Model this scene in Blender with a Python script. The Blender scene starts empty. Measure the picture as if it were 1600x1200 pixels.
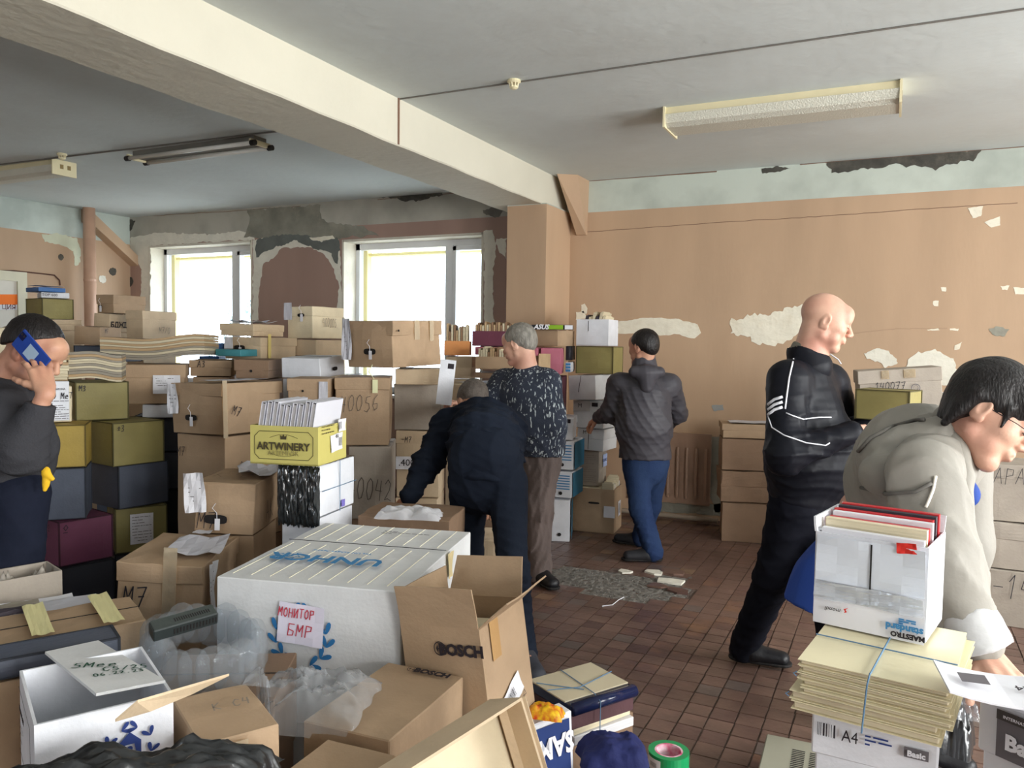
import bpy, bmesh, math, random
import numpy as np
from mathutils import Matrix, Vector, noise as mnoise
SC = bpy.context.scene
COL = SC.collection
random.seed(7)

# ---------------------------------------------------------------- camera
CAMH = 1.5
YAW, PITCH, ROLL = math.radians(-25.76), math.radians(3.07), math.radians(-0.81)
FPX = 1239.0                                   # focal length in pixels of a 1600 px wide frame
def cam_axes(yaw, pitch, roll):
    f = np.array([math.sin(yaw)*math.cos(pitch), math.cos(yaw)*math.cos(pitch), -math.sin(pitch)])
    r = np.array([math.cos(yaw), -math.sin(yaw), 0.0]); d = np.cross(f, r)
    return np.stack([math.cos(roll)*r+math.sin(roll)*d, -math.sin(roll)*r+math.cos(roll)*d, f])
CM = cam_axes(YAW, PITCH, ROLL)
CO = np.array([0, 0, CAMH])
cam = bpy.data.objects.new('camera', bpy.data.cameras.new('camera'))
COL.objects.link(cam)
cam.data.sensor_width = 36.0
cam.data.lens = 36.0*FPX/1600.0
cam.data.clip_start = 0.05
mw = np.eye(4); mw[:3, 0] = CM[0]; mw[:3, 1] = -CM[1]; mw[:3, 2] = -CM[2]; mw[:3, 3] = CO
cam.matrix_world = Matrix(mw.tolist())
SC.camera = cam
SC.view_settings.view_transform = 'Standard'
SC.view_settings.look = 'None'
SC.view_settings.gamma = 1.0
SC.view_settings.use_curve_mapping = False
SC.view_settings.exposure = -0.33

# ---------------------------------------------------------------- daylight
world = bpy.data.worlds.new('sky'); SC.world = world
world.use_nodes = True
wn = world.node_tree; wn.nodes.clear()
wo = wn.nodes.new('ShaderNodeOutputWorld'); wb = wn.nodes.new('ShaderNodeBackground')
wb.inputs['Color'].default_value = (0.78, 0.90, 1.0, 1)
wb.inputs['Strength'].default_value = 11.5
wn.links.new(wb.outputs[0], wo.inputs[0])
SC.cycles.max_bounces = 7; SC.cycles.diffuse_bounces = 5; SC.cycles.transparent_max_bounces = 12
SC.cycles.use_denoising = True
SC.cycles.sample_clamp_indirect = 6.0

# room measures (metres)
CEIL = 2.923; YB = 6.66; XL = -8.35; XR = 3.6; YF = -3.2
def window_portal(cx, cy, cz, w, h, dirv):
    l = bpy.data.lights.new('daylight_portal', 'AREA'); l.shape = 'RECTANGLE'; l.size = w; l.size_y = h
    l.cycles.is_portal = True
    o = bpy.data.objects.new('daylight_portal', l); COL.objects.link(o)
    o.location = (cx, cy, cz); o.rotation_euler = Vector(dirv).to_track_quat('-Z', 'Y').to_euler()
RWIN = [(-2.2, -0.2), (0.4, 2.4), (3.1, 5.3)]           # window spans along the right-hand wall, out of frame
SUNW, SUNC = 235.0, (1.0, 0.95, 0.87)
for y0, y1 in RWIN:                                     # area lamps added to strengthen the daylight from those windows
    window_portal(XR+0.05, (y0+y1)/2, 1.72, y1-y0, 1.65, (-1, 0, 0))
    l = bpy.data.lights.new('window_daylight', 'AREA'); l.shape = 'RECTANGLE'; l.size = y1-y0-.1; l.size_y = 1.6; l.energy = SUNW; l.color = SUNC
    o = bpy.data.objects.new('window_daylight', l); COL.objects.link(o); o.location = (XR+0.2, (y0+y1)/2, 1.72); o.rotation_euler = Vector((-1, 0, 0)).to_track_quat('-Z', 'Z').to_euler()
FILL_WIN = [(-4.2, -3.0)]                      # unseen window added behind the camera for bluish fill light
for x0, x1 in FILL_WIN: window_portal((x0+x1)/2, YF-0.1, 1.72, x1-x0, 1.65, (0, 1, 0))
W1 = (-8.02, -6.42, 0.95, 2.56); W2 = (-5.17, -3.54, 0.95, 2.51)
for w in (W1, W2):
    window_portal((w[0]+w[1])/2, YB+0.3, (w[2]+w[3])/2, w[1]-w[0], w[3]-w[2], (0, -1, 0))

# ---------------------------------------------------------------- helpers
def ray(x, y): return CM.T @ np.array([(x-800)/FPX, (y-600)/FPX, 1.0])
def at(x, y, t): return CO + ray(x, y)*t
def onz(x, y, z): d = ray(x, y); return CO + d*(z-CAMH)/d[2]
def ony(x, y, Y): d = ray(x, y); return CO + d*Y/d[1]
def onx(x, y, X): d = ray(x, y); return CO + d*X/d[0]

def srgb(r, g, b):
    f = lambda c: (c/255/12.92) if c/255 <= .04045 else ((c/255+.055)/1.055)**2.4
    return (f(r), f(g), f(b), 1)
_M = {}
def mat(name, col, rough=.75, var=.12, scale=6.0, bump=.15, bscale=None, metal=0, spec=.35, dirt=None, dirtamt=.0, sheen=0, stretch=None, col2=None):
    """procedural surface: base colour broken up by noise, optional second tint, fine relief"""
    if name in _M: return _M[name]
    m = bpy.data.materials.new(name); m.use_nodes = True; nt = m.node_tree; N = nt.nodes; L = nt.links
    p = N['Principled BSDF']; p.inputs['Roughness'].default_value = rough; p.inputs['Metallic'].default_value = metal
    p.inputs['Specular IOR Level'].default_value = spec
    if sheen: p.inputs['Sheen Weight'].default_value = sheen
    tc = N.new('ShaderNodeTexCoord'); src = tc.outputs['Object']
    if stretch:
        mp = N.new('ShaderNodeMapping'); mp.inputs['Scale'].default_value = stretch; L.new(src, mp.inputs[0]); src = mp.outputs[0]
    oi = N.new('ShaderNodeObjectInfo')
    ad = N.new('ShaderNodeVectorMath'); ad.operation = 'ADD'
    L.new(src, ad.inputs[0]); L.new(oi.outputs['Random'], ad.inputs[1]); src = ad.outputs[0]
    n1 = N.new('ShaderNodeTexNoise'); n1.inputs['Scale'].default_value = scale; n1.inputs['Detail'].default_value = 5; L.new(src, n1.inputs['Vector'])
    rp = N.new('ShaderNodeValToRGB'); L.new(n1.outputs[0], rp.inputs[0])
    c = col if len(col) == 4 else (*col, 1); e = rp.color_ramp.elements
    c2 = col2 if col2 else tuple(v*(1-var) for v in c[:3])+(1,)
    e[0].position = .32; e[0].color = c2; e[1].position = .66; e[1].color = tuple(min(1, v*(1+var*.5)) for v in c[:3])+(1,)
    out = rp.outputs[0]
    if dirt:
        n2 = N.new('ShaderNodeTexNoise'); n2.inputs['Scale'].default_value = scale*.45; n2.inputs['Detail'].default_value = 8; n2.inputs['Roughness'].default_value = .7
        L.new(src, n2.inputs['Vector'])
        r2 = N.new('ShaderNodeValToRGB'); L.new(n2.outputs[0], r2.inputs[0]); r2.color_ramp.elements[0].position = .5; r2.color_ramp.elements[1].position = .72
        r2.color_ramp.elements[0].color = (0, 0, 0, 1); r2.color_ramp.elements[1].color = (dirtamt,)*3+(1,)
        mx = N.new('ShaderNodeMixRGB'); L.new(r2.outputs[0], mx.inputs[0]); L.new(out, mx.inputs[1]); mx.inputs[2].default_value = dirt; out = mx.outputs[0]
    L.new(out, p.inputs['Base Color'])
    if bump:
        n3 = N.new('ShaderNodeTexNoise'); n3.inputs['Scale'].default_value = bscale or scale*8; n3.inputs['Detail'].default_value = 4; L.new(src, n3.inputs['Vector'])
        b = N.new('ShaderNodeBump'); b.inputs['Strength'].default_value = bump; b.inputs['Distance'].default_value = .01
        L.new(n3.outputs[0], b.inputs['Height']); L.new(b.outputs[0], p.inputs['Normal'])
    _M[name] = m; return m

def film(name, tint, alpha=.3, rough=.08, body=.9):
    """thin clear plastic or glass: part see-through, part glossy"""
    if name in _M: return _M[name]
    m = bpy.data.materials.new(name); m.use_nodes = True; N = m.node_tree.nodes; L = m.node_tree.links
    N.remove(N['Principled BSDF']); o = N['Material Output']
    t = N.new('ShaderNodeBsdfTransparent'); t.inputs[0].default_value = (*tint[:3], 1)
    g = N.new('ShaderNodeBsdfPrincipled'); g.inputs['Base Color'].default_value = (*[v*body for v in tint[:3]], 1); g.inputs['Roughness'].default_value = rough
    g.inputs['Specular IOR Level'].default_value = 1.0
    lw = N.new('ShaderNodeLayerWeight'); lw.inputs[0].default_value = .45
    mr = N.new('ShaderNodeMapRange'); L.new(lw.outputs['Facing'], mr.inputs[0]); mr.inputs[3].default_value = alpha; mr.inputs[4].default_value = min(1, alpha*2.6)
    mx = N.new('ShaderNodeMixShader'); L.new(mr.outputs[0], mx.inputs[0]); L.new(t.outputs[0], mx.inputs[1]); L.new(g.outputs[0], mx.inputs[2])
    L.new(mx.outputs[0], o.inputs[0])
    tc = N.new('ShaderNodeTexCoord'); n3 = N.new('ShaderNodeTexNoise'); n3.inputs['Scale'].default_value = 30; L.new(tc.outputs['Object'], n3.inputs['Vector'])
    b = N.new('ShaderNodeBump'); b.inputs['Strength'].default_value = .5; b.inputs['Distance'].default_value = .01; L.new(n3.outputs[0], b.inputs['Height']); L.new(b.outputs[0], g.inputs['Normal'])
    _M[name] = m; return m

ORD = ('lowest|second|third|fourth|fifth|sixth|seventh|eighth|ninth|tenth|eleventh|twelfth|thirteenth|fourteenth|fifteenth|sixteenth|seventeenth|eighteenth|nineteenth|twentieth|twenty-first|twenty-second').split('|')
def nth(i, n, side='bottom'):
    if side == 'bottom': return 'lowest one' if i == 0 else ('topmost one' if i == n-1 else ORD[i]+' from the bottom')
    return 'leftmost one' if i == 0 else ('rightmost one' if i == n-1 else ORD[i]+' from the left')
def tag(o, label=None, cat=None, group=None, kind=None):
    if label: o['label'] = label
    if cat: o['category'] = cat
    if group: o['group'] = group
    if kind: o['kind'] = kind
    return o
def link(o, parent=None, M=None):
    COL.objects.link(o)
    if parent is not None: o.parent = parent
    if M is not None: o.matrix_basis = M if isinstance(M, Matrix) else Matrix(np.asarray(M).tolist())
    return o
def me(name, V, F, m, parent=None, M=None, smooth=False):
    d = bpy.data.meshes.new(name); d.from_pydata([tuple(map(float, v)) for v in V], [], [tuple(map(int, f)) for f in F])
    if m: d.materials.append(m)
    if smooth: d.shade_smooth()
    return link(bpy.data.objects.new(name, d), parent, M)
def empty(name, M, label, cat, group=None):
    o = bpy.data.objects.new(name, None); o.empty_display_size = .05
    link(o, None, M); return tag(o, label, cat, group)
def Mt(loc, rz=0, rx=0, ry=0):
    return Matrix.Translation(Vector([float(v) for v in loc])) @ Matrix.Rotation(math.radians(rz), 4, 'Z') @ Matrix.Rotation(math.radians(rx), 4, 'X') @ Matrix.Rotation(math.radians(ry), 4, 'Y')

class MB:
    """collects simple shapes into one mesh"""
    def __init__(s): s.V = []; s.F = []
    def add(s, V, F):
        n = len(s.V); s.V += [tuple(map(float, v)) for v in V]; s.F += [tuple(int(i)+n for i in f) for f in F]; return s
    def box(s, lo, hi, T=None):
        (x0, y0, z0), (x1, y1, z1) = lo, hi
        V = [(x0, y0, z0), (x1, y0, z0), (x1, y1, z0), (x0, y1, z0), (x0, y0, z1), (x1, y0, z1), (x1, y1, z1), (x0, y1, z1)]
        if T is not None: V = [tuple(T @ Vector(v)) for v in V]
        return s.add(V, [(0, 3, 2, 1), (4, 5, 6, 7), (0, 1, 5, 4), (1, 2, 6, 5), (2, 3, 7, 6), (3, 0, 4, 7)])
    def tube(s, pts, r, n=8, r2=None, cap=True):
        pts = [np.array(p, float) for p in pts]; rings = []; up = None
        for i, p in enumerate(pts):
            t = pts[min(i+1, len(pts)-1)]-pts[max(i-1, 0)]; t = t/(np.linalg.norm(t)+1e-9)
            if up is None: up = np.array([0, 0, 1.]) if abs(t[2]) < .9 else np.array([1., 0, 0])
            a = np.cross(t, up); a /= np.linalg.norm(a)+1e-9; b = np.cross(a, t); up = b
            rr = r if r2 is None else r+(r2-r)*i/(len(pts)-1)
            rings.append([p+rr*(math.cos(2*math.pi*k/n)*a+math.sin(2*math.pi*k/n)*b) for k in range(n)])
        V = [v for q in rings for v in q]; F = []
        for i in range(len(rings)-1):
            for k in range(n): F.append((i*n+k, i*n+(k+1) % n, (i+1)*n+(k+1) % n, (i+1)*n+k))
        if cap: F.append(tuple(range(n-1, -1, -1))); F.append(tuple((len(rings)-1)*n+k for k in range(n)))
        return s.add(V, F)
    def lathe(s, prof, n=24, c=(0, 0, 0)):
        V = []; F = []
        for r, z in prof:
            for k in range(n): V.append((c[0]+r*math.cos(2*math.pi*k/n), c[1]+r*math.sin(2*math.pi*k/n), c[2]+z))
        for i in range(len(prof)-1):
            for k in range(n): F.append((i*n+k, i*n+(k+1) % n, (i+1)*n+(k+1) % n, (i+1)*n+k))
        return s.add(V, F)
    def go(s, name, m, parent=None, M=None, smooth=False): return me(name, s.V, s.F, m, parent, M, smooth)

def poly_slab(name, pts, n, th, m, parent=None, jitter=0, seg=0, seed=0, M=None):
    """irregular flat piece: outline of 3-D points, thickness th along n"""
    rnd = random.Random(seed); pts = [np.array(p, float) for p in pts]; n = np.array(n, float); out = []
    for i, p in enumerate(pts):
        q = pts[(i+1) % len(pts)]; L = np.linalg.norm(q-p); k = max(1, int(L/(seg*.45))) if seg else 1
        tv = np.cross(n, (q-p)/(L+1e-9))
        for j in range(k):
            b_ = p+(q-p)*j/k; out.append(b_+ (tv*jitter*(1.5*mnoise.noise(Vector((b_*9+seed).tolist()))+1.0*mnoise.noise(Vector((b_*30+seed).tolist()))+.5*rnd.uniform(-1, 1)) if jitter else 0))
    bm = bmesh.new(); vs = [bm.verts.new(v) for v in out]
    try: f = bm.faces.new(vs)
    except ValueError: bm.free(); return None
    f.normal_update()
    if f.normal.dot(Vector(n)) < 0: f.normal_flip()
    r = bmesh.ops.extrude_face_region(bm, geom=[f])
    up = [g for g in r['geom'] if isinstance(g, bmesh.types.BMVert)]
    for v in up: v.co += Vector(n*th)
    big = [q for q in bm.faces if len(q.verts) > 4]
    bmesh.ops.triangulate(bm, faces=big); bmesh.ops.recalc_face_normals(bm, faces=bm.faces)
    d = bpy.data.meshes.new(name); bm.to_mesh(d); bm.free(); d.materials.append(m)
    return link(bpy.data.objects.new(name, d), parent, M)

# smooth pseudo noise for dents and folds
def wob(P, f, seed):
    P = np.asarray(P, float); r = np.random.RandomState(seed); o = 0
    for i in range(4):
        k = r.normal(size=3); k /= np.linalg.norm(k); o = o+np.sin(P @ k*f*(1+.7*i)+r.uniform(0, 6.28))/(1+.6*i)
    return o/2.2

def sheet_box(a, b, h, seed, amp=.003, n=5, bulge=.0, taper=0):
    """carton skin: welded box subdivided per face and slightly dented; origin bottom centre"""
    nx = ny = nz = n; idx = {}; V = []; F = []
    def vid(i, j, k):
        if (i, j, k) not in idx: idx[(i, j, k)] = len(V); V.append((i/nx-.5, j/ny-.5, k/nz))
        return idx[(i, j, k)]
    for u in range(n):
        for v in range(n):
            F.append((vid(u, v, 0), vid(u, v+1, 0), vid(u+1, v+1, 0), vid(u+1, v, 0)))
            F.append((vid(u, v, n), vid(u+1, v, n), vid(u+1, v+1, n), vid(u, v+1, n)))
            F.append((vid(u, 0, v), vid(u+1, 0, v), vid(u+1, 0, v+1), vid(u, 0, v+1)))
            F.append((vid(u, n, v), vid(u, n, v+1), vid(u+1, n, v+1), vid(u+1, n, v)))
            F.append((vid(0, u, v), vid(0, u, v+1), vid(0, u+1, v+1), vid(0, u+1, v)))
            F.append((vid(n, u, v), vid(n, u+1, v), vid(n, u+1, v+1), vid(n, u, v+1)))
    P = np.array(V); Q = P*np.array([a, b, h])
    cx = np.cos(P[:, 0]*math.pi); cy = np.cos(P[:, 1]*math.pi); cz = np.sin(P[:, 2]*math.pi)
    D = np.zeros_like(Q)
    sgn = np.sign(P)
    D[:, 0] += (np.abs(P[:, 0]) > .49)*sgn[:, 0]*bulge*cz*cy
    D[:, 1] += (np.abs(P[:, 1]) > .49)*sgn[:, 1]*bulge*cz*cx
    for ax in range(3): D[:, ax] += amp*wob(Q, 14+4*ax, seed*7+ax)
    D[:, 2][P[:, 2] < .01] = 0
    tp_ = P[:, 2] > .99; D[:, 2][tp_] = -np.abs(D[:, 2][tp_])
    Q = Q+D
    if taper: Q[:, :2] *= (1-taper*(1-P[:, 2]))[:, None]
    return Q, F
def bev(o, w=.003, seg=1, ang=40):
    md = o.modifiers.new('bevel', 'BEVEL'); md.width = w; md.segments = seg; md.limit_method = 'ANGLE'; md.angle_limit = math.radians(ang); return o

# ---------------------------------------------------------------- box placement
def solve_box(side, px, py, t, B, xl, xr):
    A = at(px, py, t); best = None
    for i in range(320):
        phi = math.radians(-60+.5*i); c, s = math.cos(phi), math.sin(phi)
        X = np.array([c, s, 0]); Y = np.array([-s, c, 0])
        def sl(d, xt):
            a = CM @ (A-CO); b = CM @ d; u = (xt-800)/FPX; return (u*a[2]-a[0])/(b[0]-u*b[2])
        if side == 'R': a = sl(-X, xl); b = sl(Y, xr)
        else: a = sl(X, xr); b = sl(Y, xl)
        if a <= 0 or b <= 0 or b > 9: continue
        if best is None or abs(b-B) < abs(best[2]-B): best = (phi, a, b, X, Y)
    return (A,)+best
def height_to(A, yb):
    am = CM @ (A-CO); b3 = CM @ np.array([0, 0, -1.]); u = (yb-600)/FPX
    return (u*am[2]-am[1])/(b3[1]-u*b3[2])

class BoxH: pass
CB = dict(
    kraft=srgb(172, 146, 118), kraftl=srgb(206, 184, 154), kraftd=srgb(138, 112, 90), grey=srgb(166, 156, 144), olive=srgb(142, 132, 82), oliveg=srgb(170, 145, 72),
    slate=srgb(82, 88, 102), maroon=srgb(106, 56, 80), black=srgb(38, 40, 48), white=srgb(222, 224, 230), cream=srgb(222, 208, 178), teal=srgb(70, 140, 150),
    blue=srgb(70, 110, 165), pink=srgb(190, 110, 130), wine=srgb(100, 48, 66), orange=srgb(222, 150, 90), offw=srgb(216, 217, 218), kraftw=srgb(196, 164, 126))
def cmat(k):
    dirty = k in ('kraft', 'kraftd', 'grey', 'kraftl', 'offw', 'kraftw')
    return mat('board_'+k, CB[k], rough=.72 if dirty else .55, var=.1, scale=7, bump=.12, bscale=90, dirt=tuple(v*.62 for v in CB[k][:3])+(1,) if dirty else None, dirtamt=.45)
TAPE = film('clear_tape', (.85, .76, .6), .28, .2)
def FRAME(face, a, b, h):
    if face == 'F': return np.array([0, -b/2, 0]), np.array([1., 0, 0]), np.array([0, 0, 1.]), np.array([0, -1., 0]), a, h, -a/2
    if face == 'R': return np.array([a/2, 0, 0]), np.array([0, 1., 0]), np.array([0, 0, 1.]), np.array([1., 0, 0]), b, h, -b/2
    if face == 'L': return np.array([-a/2, 0, 0]), np.array([0, -1., 0]), np.array([0, 0, 1.]), np.array([-1., 0, 0]), b, h, -b/2
    return np.array([0, -b/2, h]), np.array([1., 0, 0]), np.array([0, 1., 0]), np.array([0, 0, 1.]), a, b, -a/2   # T
def fmat(B, face, u, v, rot=0, off=.004):
    """matrix of a spot on a box face: local x along u, local y along v, z outwards"""
    c, U, Vv, n, W, H, u0 = FRAME(face, B.a, B.b, B.h)
    pad = getattr(B, 'pad', 0)
    if getattr(B, 'kind', '') == 'lid' and face != 'T' and (1-v)*H > B.lip+.02: pad = max(0, pad-.006)+.004
    p = c+U*(u0+u*W)+Vv*(v*H)+n*(off+pad)
    m = np.eye(4); m[:3, 0] = U; m[:3, 1] = Vv; m[:3, 2] = n; m[:3, 3] = p
    return Matrix(m.tolist()) @ Matrix.Rotation(math.radians(rot), 4, 'Z')
def decal(B, face, u, v, w, h, m, name='label_sheet', rot=0, off=.0045, curl=.002, lab=None):
    n = 5; V = []; F = []
    for j in range(n+1):
        for i in range(n+1):
            x = (i/n-.5)*w; y = (j/n-.5)*h
            V.append((x, y, curl*(math.sin(i*1.9+j)*.5+.5)*(abs(i/n-.5)+abs(j/n-.5))*2))
    for j in range(n):
        for i in range(n): k = j*(n+1)+i; F.append((k, k+1, k+n+2, k+n+1))
    o = me(name, V, F, m, B.o, fmat(B, face, u, v, rot, off))
    s = o.modifiers.new('s', 'SOLIDIFY'); s.thickness = .0006
    if lab: o['label'] = lab
    return o
def text(B, face, u, v, s, size, m, rot=0, off=.006, name='printed_text', sx=1, parent=None, Mx=None, shear=0, bold=0):
    c = bpy.data.curves.new(name, 'FONT'); c.body = s; c.size = size; c.align_x = 'CENTER'; c.align_y = 'CENTER'; c.extrude = .0003; c.resolution_u = 2; c.shear = shear; c.offset = bold
    c.materials.append(m); o = bpy.data.objects.new(name, c)
    M = Mx if Mx is not None else fmat(B, face, u, v, rot, off)
    return link(o, parent if parent is not None else B.o, M @ Matrix.Diagonal((sx, 1, 1, 1)))
STR = {'0': [[(.5, 1), (.15, .8), (.05, .4), (.3, 0), (.65, .05), (.9, .45), (.8, .85), (.5, 1)]], '1': [[(.2, .7), (.6, 1), (.5, 0)]],
 '2': [[(.1, .8), (.45, 1), (.8, .8), (.7, .5), (.1, .05), (.5, .1), (.95, 0)]], '3': [[(.1, .9), (.6, 1), (.8, .75), (.35, .55), (.8, .4), (.7, .08), (.1, .05)]],
 '4': [[(.25, 1), (.05, .5), (.85, .45)], [(.75, .95), (.65, 0)]], '5': [[(.85, 1), (.3, .95), (.2, .6), (.7, .55), (.85, .25), (.5, 0), (.05, .1)]],
 '6': [[(.75, 1), (.3, .75), (.1, .3), (.4, 0), (.8, .15), (.75, .45), (.2, .4)]], '7': [[(.05, .95), (.9, 1), (.4, 0)], [(.25, .5), (.75, .52)]],
 'M': [[(.05, 0), (.1, 1), (.45, .4), (.85, 1), (.9, 0)]], 'N': [[(.05, 0), (.1, 1), (.85, 0), (.9, 1)]], 'o': [[(.5, .9), (.2, .7), (.5, .5), (.8, .7), (.5, .9)], [(.2, .35), (.8, .35)]],
 'A': [[(0, 0), (.5, 1), (.9, 0)], [(.2, .4), (.75, .4)]], 'K': [[(.1, 1), (.1, 0)], [(.85, 1), (.1, .5), (.9, 0)]], 'R': [[(.1, 0), (.1, 1), (.8, .9), (.8, .6), (.1, .5), (.9, 0)]],
 'P': [[(.1, 0), (.1, 1), (.8, .95), (.8, .6), (.1, .5)]], 'B': [[(.85, 1), (.1, 1), (.1, 0), (.8, .05), (.85, .4), (.1, .55)]], 'O': [[(.5, 1), (.1, .7), (.15, .2), (.5, 0), (.85, .25), (.85, .75), (.5, 1)]],
 'H': [[(.1, 1), (.1, 0)], [(.85, 1), (.85, 0)], [(.1, .5), (.85, .5)]], 'I': [[(.1, 1), (.1, 0), (.85, 1), (.85, 0)]], 'T': [[(0, 1), (.95, 1)], [(.5, 1), (.5, 0)]],
 'C': [[(.9, .85), (.5, 1), (.1, .6), (.2, .1), (.6, 0), (.9, .15)]], 'Z': [[(.1, .9), (.6, 1), (.8, .75), (.35, .55), (.8, .4), (.7, .08), (.1, .05)]], '-': [[(.1, .5), (.9, .5)]], '.': [[(.4, 0), (.5, .06)]], '/': [[(.1, 0), (.9, 1)]],
 'e': [[(.1, .35), (.8, .4), (.6, .65), (.2, .5), (.2, .1), (.8, .05)]], 's': [[(.8, .6), (.3, .6), (.7, .3), (.2, 0)]]}
def hand(B, face, u, v, s, size, m, rot=0, wd=.0035, off=.0062, asp=.62, Mx=None, parent=None, slant=.15):
    """handwriting as thin pen strokes lying on a face"""
    mb = MB(); x0 = -len(s)*size*asp/2; rnd = random.Random(sum(map(ord, s)))
    for ch in s:
        dy = rnd.uniform(-.06, .06)*size
        for st in STR.get(ch, []):
            P = [(x0+(p[0]*.8+slant*p[1])*size*asp, (p[1]-.5)*size+dy) for p in st]
            for (xa, ya), (xb, yb) in zip(P[:-1], P[1:]):
                L = math.hypot(xb-xa, yb-ya)+1e-9; nx, ny = -(yb-ya)/L*wd/2, (xb-xa)/L*wd/2; ex, ey = (xb-xa)/L*wd*.3, (yb-ya)/L*wd*.3
                mb.add([(xa-ex+nx, ya-ey+ny, 0), (xa-ex-nx, ya-ey-ny, 0), (xb+ex-nx, yb+ey-ny, 0), (xb+ex+nx, yb+ey+ny, 0)], [(0, 1, 2, 3)])
        x0 += size*asp
    return mb.go('handwriting', m, parent if parent is not None else B.o, Mx if Mx is not None else fmat(B, face, u, v, rot, off))
INK = mat('marker_ink', srgb(38, 36, 44), var=0, bump=0, rough=.6)
INKG = mat('green_marker', srgb(40, 84, 66), var=0, bump=0)
INKR = mat('red_marker', srgb(196, 52, 72), var=0, bump=0)
INKRL = mat('pale_red_marker', srgb(214, 160, 165), var=0, bump=0)
INKP = mat('pale_pencil', srgb(140, 128, 116), var=0, bump=0)
PAPER = mat('paper', srgb(226, 226, 232), var=.04, bump=.05, rough=.6)
PAPERG = mat('paper_shade', srgb(196, 196, 204), var=.06, bump=.05, rough=.6)
DARK = mat('hole_dark', srgb(28, 24, 24), var=0, bump=0)

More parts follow.
